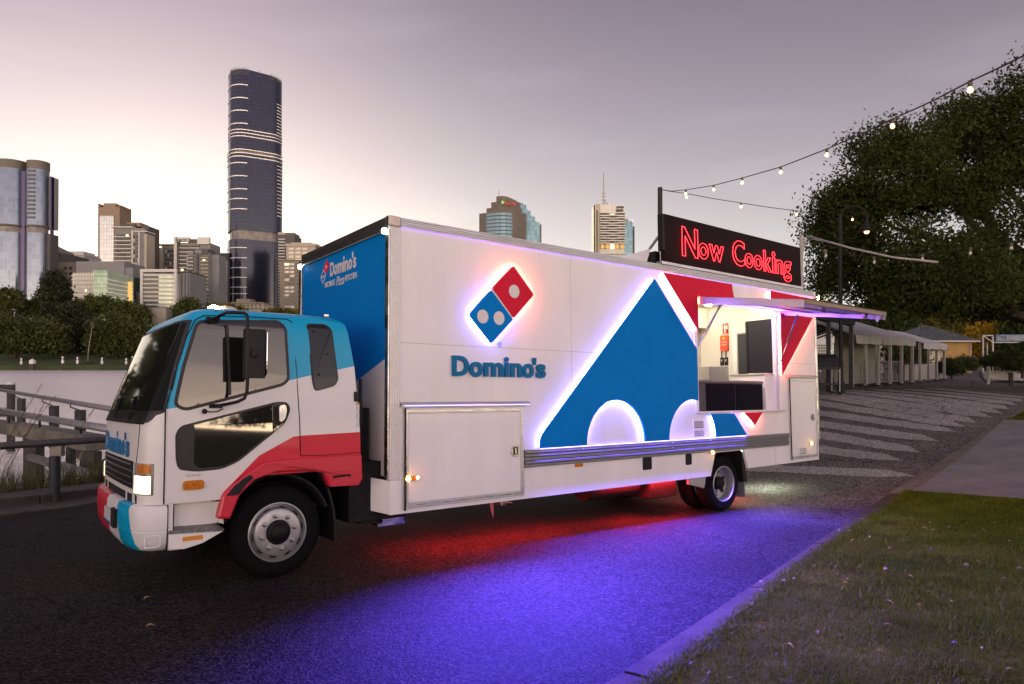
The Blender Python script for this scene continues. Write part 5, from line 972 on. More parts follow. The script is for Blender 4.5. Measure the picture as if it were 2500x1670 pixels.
# low white railings and lit stalls far along the river walk
for k_, (px, D) in enumerate(((2120, 62), (2140, 66))):
    st_ = thing('market_stall', ('small white gabled stall with a warm lamp under the marquee roof line', 'farther white stall front beside the lamp lit one')[k_], 'stall', ((px-1250)/1660.4*D, D, .46)); MB().box(-1.6,1.6,0,2.5,0,2.1).build('wall', M_PICK, st_); MB().add([(-1.8,-.2,2.1),(1.8,-.2,2.1),(0,-.2,3.0),(-1.8,2.6,2.1),(1.8,2.6,2.1),(0,2.6,3.0)], [(0,1,2),(3,5,4),(0,2,5,3),(1,4,5,2),(0,3,4,1)]).build('roof', M_PICK, st_)
    for x in (-1.0, -.2, .6): MB().box(x, x+.5, -.04, .02, .2, 1.7).build('window', MATS['house window glass'], st_)
    if k_ == 0: MB().lathe([(0,-.1),(.1,0),(0,.1)], (.4,-.3,2.2), n=10).build('lamp', E_BULB, st_)
# ------------------------------------------------------------------ the food truck (x rearward, y to the far side, z up)
truck = thing('food_truck', 'white, blue and red pizza kitchen truck with glowing wall signs and an open serving hatch', 'truck'); truck.matrix_world = TM
LX, WY, ZT = 8.50, 2.5, 3.585
P_WHITE = mat('white truck paint', (.82,.79,.765), .4, coat=.12, var=.045, vscale=1.6, stretch=(1.6,1,.35), dirt=.08)
P_BLUE = mat('deep blue panel', (.0,.20,.60), .55, spec=.06, var=.05, vscale=2); P_RED = mat('red panel', (.66,.018,.05), .55, spec=.06, var=.05, vscale=2); P_LETTER = mat('teal blue letters', (.0,.155,.34), .5, spec=.2)
M_ALU = mat('brushed aluminium', (.55,.55,.57), .33, .9, var=.12, vscale=9, dirt=.2, stretch=(.4,6,6)); M_ALUV = mat('white anodised corner', (.66,.64,.63), .4, .25, var=.06, vscale=5); M_CHROME = mat('polished trim', (.50,.50,.50), .16, 1.0, var=.3, vscale=7, dirt=.25)
M_RUB = mat('black rubber', (.0055,.0055,.006), .85, spec=.1, var=.25, vscale=12, bump=.15, bscale=60); M_PLAS = mat('black plastic', (.012,.012,.013), .5, spec=.25, var=.2, vscale=20); M_CHAS = mat('chassis black', (.010,.010,.011), .7, spec=.2, var=.4, vscale=9)
M_GAP = mat('dark gap', (.008,.008,.009), .9); M_INT = mat('kitchen lining', (.72,.69,.60), .4); M_INTG = mat('stainless bench', (.40,.39,.36), .35, .6, var=.1, vscale=6); M_CHARC = mat('charcoal panel', (.010,.010,.011), .5, spec=.2)
E_BLUE = led('blue led', (.17,.15,1.0), 44.); E_RED = led('red led', (1.0,.15,.10), 75.); E_WASH = led('violet wash led', (.20,.12,1.0), 10.); E_LINE = led('rail led', (.40,.20,1.0), 1.8); E_NEON = led('neon red tube', (1.0,.02,.03), 4.6); E_UNDER = led('underglow led', (1.0,.02,.03), 260.)
E_AMB = led('amber lamp', (1.0,.42,.05), 40.); E_HEAD = led('headlamp glow', (1.0,.78,.44), 1.5); E_MARK = led('white marker', (.95,.95,.80), 9.); E_WARM = led('kitchen lamp', (1.0,.88,.64), 42.); M_AMBER = mat('amber lens', (.55,.17,.015), .18, coat=.5, var=.3, vscale=60)
def T(mb, name, m, parent=None, **k): return mb.build(name, m, parent or truck, **k)
# --- side panel with hatch opening and wheel arch
OPN = rect(5.05, 7.25, 1.48, 3.15)
side = [(.0,.862),(.0,.52),(5.323,.522),(5.446,.862),(6.185,.866),(6.292,.573),(LX-.02,.585),(LX-.02,.90),(LX,.90),(LX,ZT-.02),(0,ZT-.02)]
T(MB().plate(side, 0, .04, [OPN]), 'side_panel', P_WHITE)
T(MB().plate([(0,.862),(0,ZT-.02),(LX,ZT-.02),(LX,.6),(0,.6)], WY-.04, WY), 'side_panel', P_WHITE)
# front wall: blue above a slanting white corner
fw_m = mat('front wall paint', (.0,.12,.40), .6, spec=.05); t_ = fw_m.node_tree; l_ = t_.links; c_ = t_.nodes.new('ShaderNodeTexCoord'); s_ = t_.nodes.new('ShaderNodeSeparateXYZ'); l_.new(c_.outputs['Object'], s_.inputs[0])
k1 = t_.nodes.new('ShaderNodeMath'); k1.operation = 'MULTIPLY_ADD'; k1.inputs[1].default_value = .32; l_.new(s_.outputs[1], k1.inputs[0]); l_.new(s_.outputs[2], k1.inputs[2])
k2 = t_.nodes.new('ShaderNodeMath'); k2.operation = 'GREATER_THAN'; k2.inputs[1].default_value = 2.146; l_.new(k1.outputs[0], k2.inputs[0])
mx_ = t_.nodes.new('ShaderNodeMix'); mx_.data_type = 'RGBA'; mx_.inputs[6].default_value = (.55,.53,.53,1); mx_.inputs[7].default_value = (.0,.155,.50,1); l_.new(k2.outputs[0], mx_.inputs[0]); l_.new(mx_.outputs[2], t_.nodes['Principled BSDF'].inputs['Base Color'])
T(MB().box(0,.04,.05,WY-.05,.9,ZT-.12), 'front_panel', fw_m); T(MB().box(LX-.04,LX-.001,.041,WY-.041,.9,ZT-.03), 'rear_panel', P_WHITE); T(MB().box(.041,LX-.041,.041,WY-.041,ZT-.06,ZT-.02), 'roof_panel', P_WHITE); T(MB().box(.041,LX-.041,.041,WY-.041,.9,1.0), 'floor_panel', M_CHAS)
# skirt box at the lower front corner
T(MB().add([(-.146,.26,.56),(0,0,.522),(0,.26,.522),(-.146,.26,.895),(0,0,.862),(0,.26,.862),(-.146,.30,.56),(0,.30,.522),(-.146,.30,.895),(0,.30,.862)], [(0,3,4,1),(0,6,8,3),(6,7,9,8),(3,8,9,4),(1,4,9,7),(0,1,7,6)]), 'corner_skirt', P_WHITE, bevel=.006)
# corner post, rails, trim
T(MB().box(-.012,.105,-.012,.05,.864,3.475), 'corner_post', M_ALUV, bevel=.006)
for i in range(3): T(MB().box(.012+i*.03,.016+i*.03,-.0145,-.011,.87,3.47), 'post_groove', M_ALU)
T(MB().box(-.03,-.012,.0,.075,.90,3.45), 'corner_post', M_CHROME, bevel=.004); T(MB().box(-.03,.05,WY-.075,WY+.012,.9,3.52), 'corner_post', M_CHROME, bevel=.006)
T(MB().box(-.03,.05,.075,WY-.075,3.455,ZT), 'top_rail', mat('dull dark rail', (.035,.035,.035), .35, .5, var=.7, vscale=6, dirt=.3, stretch=(1,.3,5), spec=.3), bevel=.006); T(MB().box(-.024,-.02,.08,WY-.08,3.44,3.455), 'rail_edge', M_ALU)
T(MB().box(-.032,.105,-.016,.07,3.478,ZT+.004), 'corner_cap', mat('cast corner', (.58,.50,.44), .45, .5, var=.12, vscale=20), bevel=.012); T(MB().box(-.034,-.028,.0,.07,3.475,ZT), 'corner_cap', M_CHROME)
for i in range(5):
    z = 3.485+i*.0205; T(MB().box(.106,LX+.02,-.022+.003*i,.05,z,z+.0175), 'top_rail', M_ALU, bevel=.003)
T(MB().box(LX-.03,LX+.025,-.014,.05,.905,3.50), 'corner_post', M_CHROME, bevel=.006); T(MB().box(LX-.035,LX+.03,-.02,.06,3.48,ZT+.004), 'corner_cap', M_ALU, bevel=.01)
T(MB().rib([(.11,3.4805),(LX-.05,3.4805)], -.016, -.006), 'led_strip', E_LINE)
seam = MB().box(.11,4.4,-.0016,0,2.270,2.275).box(7.5,LX-.04,-.0016,0,2.270,2.275).box(2.52,2.524,-.0016,0,1.1,3.47).box(7.07,7.075,-.0016,0,.58,.88); T(seam, 'panel_seam', mat('seam', (.42,.40,.40), .6))
# rivets
rv = MB()
def rivet(x, z, y=-.012, r=.006): rv.lathe([(r, 0), (r*.7, -.004), (0, -.005)], (x, y, z), 'y', 6)
for z in np.arange(1.0, 3.45, .21): rivet(.055, z); rivet(LX, z, -.014)
for x in np.arange(.3, 8.4, .42): rivet(x, 3.503, -.021)
# --- compartment doors
def comp_door(x0, x1, z0, z1, fw, hx0, hx1, handle, lbl):
    d = T(MB().plate(rect(x0+fw, x1-fw, z0+fw, z1-fw), -.014, 0), 'compartment_door', P_WHITE, bevel=.003)
    o = MB().plate(rect(x0, x1, z0, z1), -.020, -.001, [rect(x0+fw, x1-fw, z0+fw, z1-fw)[::-1]]); T(o, 'door_frame', M_ALU, d, bevel=.004)
    T(MB().plate(rect(x0+fw*.45, x1-fw*.45, z0+fw*.45, z1-fw*.45), -.0245, -.0200, [rect(x0+fw*.62, x1-fw*.62, z0+fw*.62, z1-fw*.62)[::-1]]), 'door_frame', M_CHROME, d)
    T(MB().tube([(x0+.012,-.026,z0-.015),(x0+.012,-.026,z1)], .011, 8), 'hinge', M_PLAS, d)
    T(MB().add([(hx0,0,z1+.062),(hx1,0,z1+.062),(hx0,-.012,z1+.062),(hx1,-.012,z1+.062),(hx0,-.055,z1+.03),(hx1,-.055,z1+.03),(hx0,-.055,z1+.018),(hx1,-.055,z1+.018),(hx0,0,z1+.026),(hx1,0,z1+.026)], [(0,1,3,2),(2,3,5,4),(4,5,7,6),(6,7,9,8),(0,2,4,6,8),(1,9,7,5,3)]), 'rain_hood', M_ALU)
    a, b, c, e = handle; h = T(MB().plate(rpoly([(a, (c+e)/2+.02), (a+.03, e), (b, e), (b, c), (a+.03, c), (a, (c+e)/2-.02)], .01), -.024, -.014), 'handle', M_CHROME, d, bevel=.003)
    T(MB().box(a+.03,b-.018,-.0265,-.0235,c+.02,e-.02), 'handle_recess', M_GAP, h) if False else T(MB().box(a+.032,b-.02,-.0265,-.0235,c+.02,e-.02), 'handle_recess', M_GAP, d)
    T(MB().box(a+.05,a+.075,-.034,-.026,c+.035,e-.03).tube([(b-.03,-.03,c+.028),(a+.045,-.03,c+.028)], .007, 6), 'handle_lever', M_CHROME, d)
    return d
d1 = comp_door(.147,1.735,.566,1.595,.058,.108,1.815,(1.535,1.655,1.02,1.148),''); d2 = comp_door(7.53,8.42,.642,2.012,.045,7.47,8.44,(8.215,8.33,1.275,1.40),'')
def vent(x0, x1, z0, z1, n, y=-.001):
    v = T(MB().plate(rect(x0,x1,z0,z1), y-.012, y, [rect(x0+.02,x1-.02,z0+.02,z1-.02)[::-1]]), 'vent', P_WHITE, bevel=.002); s0 = None
    T(MB().box(x0+.02,x1-.02,y-.002,y-.001,z0+.02,z1-.02), 'vent_recess', mat('vent shade', (.2,.2,.22), .8), v)
    for i in range(n):
        z = z0+.03+(z1-z0-.06)*i/n
        if s0 is None: s0 = T(MB().add([(x0+.02,y-.002,0),(x1-.02,y-.002,0),(x1-.02,y-.014,-.008),(x0+.02,y-.014,-.008)], [(0,1,2,3)]), 'slat', P_WHITE, v, fix=False)
        else: s0 = inst(s0, v)
        s0.location = (0, 0, z+.012)
vent(4.915,5.185,1.225,1.36,6); vent(4.915,5.185,1.10,1.222,5); vent(7.775,8.04,.69,.83,7,-.016)
# --- ribbed aluminium rub rail
for i, (za, zb2, pr) in enumerate(((.882,.920,.030),(.923,.958,.040),(.961,1.000,.034),(1.003,1.040,.042),(1.043,1.086,.046))): T(MB().box(1.738,7.455,-pr,0,za,zb2), 'rub_rail', mat('rail aluminium', (.20,.20,.22), .3, .85, var=.15, vscale=9, dirt=.2, stretch=(.4,6,6)), bevel=.006)
for x in np.arange(1.80, 7.45, .29):
    for z in (.90,.98,1.06): rivet(x, z, -.045 if z > 1 else -.033, .007)
T(rv, 'rivets', M_CHROME, kind='stuff')
# skirt slots, marker lamps
for x0, x1, z0, z1 in ((3.81,4.0,.71,.882),(4.73,4.875,.72,.882)): T(MB().plate(rpoly([(x0,z1),(x0,z0),(x1,z0),(x1,z1)], .03), -.003, -.001), 'skirt_slot', M_GAP)
def marker(x, z, em, w_=.10): 
    o = T(MB().plate(rpoly(rect(x-w_/2,x+w_/2,z-.022,z+.022), .012), -.036, -.012), 'marker_lamp', M_AMBER, bevel=.004)
    T(MB().lathe([(0,-.056),(.018,-.048),(.026,-.036)], (x-w_*.25,0,z), 'y', 10), 'bulb', em, o, smooth=True); return o
marker(.235,.873,E_AMB,.17); marker(5.36,.872,E_AMB,.12); marker(8.205,.888,E_AMB,.12); T(MB().lathe([(0,-.05),(.014,-.044),(.018,-.034)], (.30,0,.877), 'y', 10), 'marker_lamp', led('red lamp', (1,.16,.08), 30.))
T(MB().plate(rpoly(rect(2.555,2.685,.835,.876), .008), -.014, -.001), 'reflector', M_AMBER)
for y in (.07, 2.44): 
    o = T(MB().lathe([(0,-.075),(.03,-.062),(.036,-.03)], (0, y, 3.435), 'x', 12), 'marker_lamp', E_MARK, smooth=True); T(MB().box(-.05,-.03,y-.03,y+.10 if y < 1 else y+.03,3.41,3.46), 'lamp_base', M_CHROME)
# --- halo-lit signs: raised panels with light strips behind the edges
def halo_panel(name, poly, m, em, y0=-.062, y1=-.040, skip=(), inset=.012, label=None):
    o = T(MB().plate(poly, y0, y1), name, m, bevel=.003)
    if label: o['label'] = label
    pth = grow(poly, -inset); n = len(pth); run = []; strips = MB()
    for i in range(n):
        a, b = pth[i], pth[(i+1) % n]; sk = any(s((a[0]+b[0])/2, (a[1]+b[1])/2) for s in skip)
        if not sk: strips.rib([a, b], -.036, -.018)
    if em: T(strips, 'led_strip', em, o, fix=False)
    return o
redd = rpoly([(1.251,2.942),(1.562,3.239),(1.869,2.922),(1.563,2.619)], .035); blud = rpoly([(1.232,2.925),(.933,2.614),(1.235,2.308),(1.55,2.602)], .035)
def par(a, b, px, pz):           # on the dividing side of the logo
    return abs((px-a[0])*(b[1]-a[1])-(pz-a[1])*(b[0]-a[0]))/math.hypot(b[0]-a[0], b[1]-a[1]) < .02
l1 = halo_panel('logo_panel', redd, P_RED, E_RED, skip=(lambda x, z: par((1.24,2.934),(1.556,2.61),x,z),), label='red half of the domino sign with one white dot'); l2_ = halo_panel('logo_panel', blud, P_BLUE, E_BLUE, skip=(lambda x, z: par((1.24,2.934),(1.556,2.61),x,z),), label='blue half of the domino sign with two white dots')
M_DOT = mat('white vinyl', (.70,.67,.66), .5)
for (x, z, p) in ((1.566,2.934,l1),(1.116,2.608,l2_),(1.344,2.606,l2_)): T(MB().plate(circ(x,z,.0765,.078,28), -.0645, -.062), 'dot', M_DOT, p)
T(MB().plate([(1.232,2.934),(1.25,2.951),(1.567,2.611),(1.55,2.594)], -.055, -.035), 'divider', M_DOT)
reg = T(MB().plate(circ(1.397,2.309,.031), -.002, -.0005, [circ(1.397,2.309,.026)[::-1]]), 'trademark', P_LETTER); text('letter', 'R', P_LETTER, truck, faceY(-.0005), (1.385,1.41,2.293,2.326), .001, .004)
# raised name letters
for ch, bx_ in (('D',(.736,.952,1.938,2.160)),('o',(.960,1.140,1.930,2.100)),('m',(1.157,1.428,1.937,2.098)),('i',(1.447,1.508,1.937,2.168)),('n',(1.533,1.705,1.937,2.100)),('o',(1.714,1.885,1.930,2.100)),("'",(1.868,1.922,2.085,2.172)),('s',(1.925,2.070,1.930,2.100))):
    text('letter', ch, P_LETTER, truck, faceY(-.022), bx_, .012, .035)
# pizza slice panels
hole = lambda cx, r: circ(cx, 1.092, r, .566, 30, 180, 0)
def arc_pts(cx, rx, rz, a0, a1, n=24): return [(cx+rx*math.cos(R(a0+(a1-a0)*i/n)), 1.098+rz*math.sin(R(a0+(a1-a0)*i/n))) for i in range(n+1)]
blueA = [(1.945,1.098),(1.945,1.16),(1.958,1.215),(1.985,1.262),(2.03,1.312),(4.055,3.335),(4.071,3.345),(4.083,3.335),(4.985,2.40),(4.985,1.655)]+arc_pts(4.857,.545,.566,77,180,14)+list(reversed(arc_pts(3.262,.549,.566,0,180)))
flat_bottom = lambda x, z: z < 1.112+.008 and True
bl = halo_panel('slice_panel', blueA, P_BLUE, E_BLUE, skip=(lambda x, z: z < 1.112, lambda x, z: x > 4.96 and z > 1.5), label='large blue pizza slice shape with two round cut-outs')
blueB = [(5.402,1.098)]+arc_pts(4.857,.545,.566,0,38,8)+[(5.87,1.443),(6.201,1.098)]
halo_panel('slice_panel', blueB, P_BLUE, E_BLUE, skip=(lambda x, z: z < 1.112, lambda x, z: z > 1.42), label='blue slice tip below the serving hatch')
redA = [(4.255,3.455),(5.906,3.455),(5.915,3.36),(5.95,3.25),(5.965,3.20),(5.03,3.20),(5.03,2.672)]
halo_panel('slice_panel', redA, P_RED, E_RED, skip=(lambda x, z: z > 3.43 or (z < 3.22 and x > 5.2) or x > 5.8,), label='upper left part of the red slice')
halo_panel('slice_panel', [(6.998,3.455),(8.41,3.430),(8.41,3.20),(7.0,3.20)], P_RED, E_RED, skip=(lambda x, z: z > 3.40 or z < 3.22,), label='red slice strip above the hatch')
halo_panel('slice_panel', [(7.275,3.10),(8.33,3.10),(7.275,2.06)], P_RED, E_RED, skip=(lambda x, z: z > 3.08,), label='red slice part right of the serving hatch')
halo_panel('slice_panel', [(6.145,1.45),(6.65,1.45),(6.429,1.252)], P_RED, E_RED, skip=(lambda x, z: z > 1.43,), label='small red slice tip under the hatch')
# the strip that washes the road: sits on top of the rub rail
wash = MB()
for a, b in ((1.95,6.2),): wash.add([(a,-.0475,1.088),(b,-.0475,1.088),(b,-.0615,1.0965),(a,-.0615,1.0965)], [(0,1,2,3)])
T(wash, 'led_strip', E_WASH, fix=False)
T(MB().add([(.14,-.0556,1.614),(1.80,-.0556,1.614),(1.80,-.0556,1.624),(.14,-.0556,1.624)], [(0,3,2,1)]), 'led_strip', led('hood led', (.30,.22,1.0), 2.5), fix=False)
def led_throw(name, x0, x1, y, z, tilt, spread, watts, col):     # area lamps added to carry the led strips' colour onto road and awning
    ld = bpy.data.lights.new(name, 'AREA'); ld.shape = 'RECTANGLE'; ld.size = x1-x0; ld.size_y = .014; ld.energy = watts; ld.color = col; ld.spread = R(spread)
    o = bpy.data.objects.new(name, ld); COL.objects.link(o); o.parent = truck; o.location = ((x0+x1)/2, y, z); o.rotation_euler = (R(-tilt), 0, 0); return o
led_throw('led_throw', 1.95, 6.2, -.056, 1.087, 40, 124, 250, (.13,.07,1.0)); led_throw('led_throw', .14, 1.80, -.055, 1.606, 74, 120, 640, (.11,.06,1.0))
led_throw('led_throw', 5.15, 7.3, -.06, 2.97, 128, 150, 34, (.22,.06,1.0))
# --- serving hatch
T(MB().plate(rect(4.99,7.33,1.455,3.19), -.016, .0, [rect(5.06,7.25,1.485,3.145)[::-1]]), 'hatch_frame', P_WHITE, bevel=.003); T(MB().box(5.0,7.34,-.05,.0,1.452,1.478), 'hatch_sill', M_ALU, bevel=.004)
T(MB().box(7.25,7.27,.0,.10,1.48,3.15), 'jamb', P_WHITE); T(MB().box(5.03,5.05,.0,.10,1.48,3.15), 'jamb', P_WHITE)
hx0, hx1, oy, oz = 5.075, 7.385, -1.68, 2.905
hz = 3.145
def aw(y): return hz+(oz-hz)*(y/oy)
aw_m = mat('awning underside', (.42,.40,.46), .45)
awn = T(MB().add([(hx0,-.02,hz),(hx1,-.02,hz),(hx1,oy,oz),(hx0,oy,oz),(hx0,-.02,hz+.045),(hx1,-.02,hz+.045),(hx1,oy,oz+.045),(hx0,oy,oz+.045)], [(0,1,2,3),(7,6,5,4),(0,4,5,1),(1,5,6,2),(2,6,7,3),(3,7,4,0)]), 'awning', aw_m, bevel=.004)
T(MB().obox((hx0-.012,-.02,hz-.015), (hx0-.012,oy,oz-.015), .022, .10), 'awning_edge', M_ALU, awn, bevel=.004); T(MB().obox((hx1+.012,-.02,hz-.015), (hx1+.012,oy,oz-.015), .022, .10), 'awning_edge', M_ALU, awn, bevel=.004); T(MB().obox((hx0,oy-.012,oz+.02), (hx1,oy-.012,oz+.02), .022, .06), 'awning_edge', mat('tan rubber seal', (.30,.22,.15), .6), awn); T(MB().obox((hx0,oy-.004,oz+.052), (hx1,oy-.004,oz+.052), .06, .012), 'awning_edge', M_PLAS, awn)
for y in (-.55, -1.1): T(MB().obox((hx0+.03,y,aw(y)-.01), (hx1-.03,y,aw(y)-.01), .03, .016), 'awning_rib', M_ALU, awn)
for x, y in ((hx0+.9,-1.45),(hx1-.15,-1.45)): T(MB().box(x-.05,x+.05,y-.02,y+.02,aw(y)-.05,aw(y)).box(x-.02,x+.10,y-.008,y+.008,aw(y)-.065,aw(y)-.05), 'awning_latch', M_CHROME, awn)
T(MB().add([(hx1-.05,oy+.02,oz-.005),(hx1-.05,oy+.16,oz-.005),(hx1-.05,oy+.09,oz-.10)], [(0,1,2)]), 'awning_bracket', M_ALU, awn, fix=False)
T(MB().add([(5.12,-.03,hz-.028),(7.33,-.03,hz-.028),(7.33,-.045,hz-.030),(5.12,-.045,hz-.030)], [(0,1,2,3)]), 'led_strip', led('awning led', (.20,.06,1.0), 40.), fix=False)
for a, b in (((5.082,-.42,3.035),(5.062,.0,2.43)),((7.375,-.30,3.055),(7.26,-.02,2.25))):
    a, b = Vector(a), Vector(b); md = a.lerp(b, .55); T(MB().tube([a, md], .016, 10), 'gas_strut', mat('strut violet grey', (.16,.15,.20), .35, .5), smooth=True); T(MB().tube([md, b], .008, 8).lathe([(.014,-.012),(.014,.012)], b, n=10), 'gas_strut', M_CHROME, smooth=True)
# --- kitchen inside
T(MB().box(7.6,7.62,.1,2.4,1.0,3.42), 'kitchen_wall', M_INT); T(MB().box(4.6,7.6,2.38,2.40,1.0,3.42), 'kitchen_wall', M_INT); T(MB().box(4.58,4.6,.1,2.4,1.0,3.42), 'kitchen_wall', M_INT); T(MB().box(4.6,7.6,.1,2.38,3.40,3.42), 'kitchen_ceiling', M_INT); T(MB().box(4.6,7.6,.042,2.38,1.001,1.03), 'kitchen_floor', M_INTG)
T(MB().box(4.6,7.6,.0401,.07,3.16,3.42), 'kitchen_wall', M_INT); T(MB().box(4.6,5.04,.0401,.07,1.03,3.4), 'kitchen_wall', M_INT); T(MB().box(7.272,7.6,.0401,.07,1.03,3.4), 'kitchen_wall', M_INT); T(MB().box(4.6,7.6,.0401,.07,1.03,1.47), 'kitchen_wall', M_INT)
cup = T(MB().box(6.0,7.58,1.62,2.37,3.02,3.395), 'wall_cupboard', M_INT, bevel=.006); T(MB().box(5.99,7.57,1.60,1.62,3.0,3.03), 'cupboard_edge', M_ALUV, cup)
T(MB().box(7.5,7.59,1.80,1.90,1.95,3.02), 'corner_duct', mat('beige duct', (.42,.39,.33), .5), bevel=.004); T(MB().box(7.0,7.59,1.20,1.80,1.95,2.25), 'splashback', M_INTG, bevel=.004); T(MB().box(6.2,7.59,1.9,2.37,1.03,1.98), 'kitchen_bench', M_INTG, bevel=.006)
fr_ = T(MB().plate([(1.085,1.03),(1.085,2.94),(.76,2.94),(.76,2.86),(1.0,2.86),(1.0,1.03)], 7.575, 7.60, plane='yz'), 'door_frame', P_WHITE, bevel=.003); T(MB().box(7.585,7.598,.3,.985,1.03,2.84), 'inner_door', mat('grey door', (.035,.037,.042), .5, spec=.2))
T(MB().box(7.24,7.30,.10,.60,2.06,3.02), 'charcoal_cabinet', M_CHARC, bevel=.006); T(MB().box(7.30,7.58,.10,.58,2.06,3.0), 'charcoal_cabinet', M_CHARC); T(MB().box(7.225,7.24,.555,.575,2.1,2.98), 'cabinet_edge', M_PLAS)
T(MB().box(7.0,7.58,.09,.74,1.03,2.06), 'serving_bench', P_WHITE, bevel=.008); T(MB().box(6.98,7.58,.08,.76,2.06,2.09), 'bench_top', M_INTG, bevel=.004)
ck = T(MB().box(5.20,6.90,.10,.42,1.47,1.91), 'display_counter', mat('counter grey', (.045,.035,.05), .5)); T(MB().box(5.18,6.92,.085,.45,1.915,1.955), 'counter_top', mat('counter top', (.12,.08,.085), .4), ck, bevel=.005)
for x0, x1 in ((5.39,6.13),(6.16,6.90)): T(MB().box(x0,x1,.088,.10,1.485,1.905), 'display_panel', mat('black display glass', (.001,.001,.006), .5, spec=.05), ck, bevel=.003)
T(MB().box(5.3,7.4,.30,.34,3.375,3.398), 'ceiling_lamp', E_WARM); T(MB().lathe([(0,3.39),(.05,3.385),(.05,3.40)], (7.25,1.35,0), n=14), 'ceiling_lamp', led('downlight', (1,.88,.62), 60.)); T(MB().box(5.0,6.8,1.3,1.36,3.38,3.399), 'ceiling_lamp', E_WARM)
sgn = tag(MB().box(7.588,7.599,1.178,1.302,2.875,3.07).build('fire_sign', mat('sign red face', (.55,.03,.02), .5), None), 'square red and white fire blanket sign on the kitchen wall', 'sign'); sgn.matrix_world = TM
pic = MB().box(7.585,7.588,1.24,1.262,2.93,3.02).box(7.585,7.588,1.225,1.28,2.98,3.0).box(7.585,7.588,1.232,1.243,2.885,2.94).box(7.585,7.588,1.255,1.267,2.885,2.94).box(7.5851,7.588,1.195,1.225,2.96,3.03).lathe([(0,7.585),(.014,7.585),(.014,7.588)], (0,1.252,3.035), 'x', 12); pic.build('pictogram', M_DOT, sgn); MB().box(7.585,7.588,1.188,1.215,2.895,2.955).build('pictogram', M_PLAS, sgn)
pch = tag(MB().plate(rpoly([(1.18,2.55),(1.34,2.56),(1.335,2.84),(1.178,2.84)], .015), 7.555, 7.598, plane='yz').build('fire_blanket_pouch', mat('red orange pouch', (.58,.06,.025), .6, var=.15, vscale=14), None, bevel=.006), 'red fire blanket pouch with two black straps on the kitchen wall', 'fire blanket'); pch.matrix_world = TM
MB().plate(circ(1.26,2.79,.03,.028,14), 7.55, 7.555, plane='yz').build('label', mat('yellow label', (.75,.55,.05), .6), pch); text('lettering', 'FIRE', mat('white print', (.7,.68,.6), .6), pch, faceX(7.553), (-1.325,-1.195,2.70,2.735), .001); text('lettering', 'BLANKET', MATS['white print'], pch, faceX(7.553), (-1.32,-1.20,2.655,2.68), .001)
for k_, y in enumerate((1.325, 1.232)):
    MB().box(7.57,7.578,y-.009,y+.009,2.42,2.56).build('strap', M_PLAS, pch); MB().plate(rpoly(rect(y-.032,y+.032,2.285,2.437), .015), 7.565, 7.597, plane='yz').build('strap_tab', M_PLAS, pch, bevel=.004); MB().box(7.562,7.565,y-.015,y+.015,2.36,2.40).build('tab_label', M_INTG, pch)
# --- roof: sign board, white cover
sb_ = T(MB().box(4.37,6.10,.0,.075,3.645,4.335).box(6.104,8.08,.0,.075,3.65,4.335), 'sign_board', mat('black sign acrylic', (.016,.008,.009), .7, spec=.1), bevel=.003); sb_['label'] = 'black sign board with red neon words'
def neon(word, box):
    me = text_mesh(word, outline=True, bev=.0055, off=.02); co = np.empty(len(me.vertices)*3); me.vertices.foreach_get('co', co); co = co.reshape(-1, 3); lo, hi = co.min(0), co.max(0)
    co[:,0] = box[0]+(co[:,0]-lo[0])/(hi[0]-lo[0])*(box[1]-box[0]); co[:,1] = box[2]+(co[:,1]-lo[1])/(hi[1]-lo[1])*(box[3]-box[2]); co[:,2] *= .8
    me.vertices.foreach_set('co', co.ravel()); me.transform(faceY(-.024)); me.materials.clear(); me.materials.append(E_NEON); me.name = 'neon_letter'; o = bpy.data.objects.new('neon_letter', me); COL.objects.link(o); o.parent = sb_; return o
for word, u0, u1, v0, v1 in (('N',4.735,5.11,3.765,4.205),('o',5.12,5.365,3.775,4.02),('w',5.385,5.76,3.775,4.03),('C',5.99,6.325,3.78,4.19),('o',6.33,6.56,3.782,4.022),('o',6.585,6.825,3.778,4.022),('k',6.865,7.10,3.778,4.132),('i',7.125,7.215,3.775,4.14),('n',7.24,7.455,3.78,4.022),('g',7.475,7.715,3.672,4.03)): neon(word, (u0, u1, v0, v1))
for x in (4.5,5.3,6.1,6.9,7.9): T(MB().box(x-.02,x+.02,.02,.06,ZT-.02,3.66).obox((x,.06,4.2), (x,.75,ZT), .03, .03), 'sign_bracket', M_ALU, sb_)
T(MB().box(4.3,8.12,-.005,.10,ZT+.01,3.64), 'sign_base', M_ALU, sb_, bevel=.004); T(MB().box(4.33,4.37,.0,.09,3.8,4.33), 'sign_edge', M_PLAS, sb_)
cv_ = T(MB().add([(3.55,.55,ZT),(4.35,.35,ZT+.03),(4.5,1.6,ZT+.05),(3.6,1.7,ZT),(4.42,.30,ZT+.30),(4.55,1.5,ZT+.26),(4.0,.9,ZT+.15)], [(0,1,4,6),(0,6,3),(6,5,2,3),(6,4,5),(1,2,5,4)]), 'roof_cover', mat('white sheet', (.62,.62,.66), .6), fix=False)
T(MB().box(4.4,4.5,.2,.45,ZT,3.83), 'sign_motor', M_PLAS, sb_)
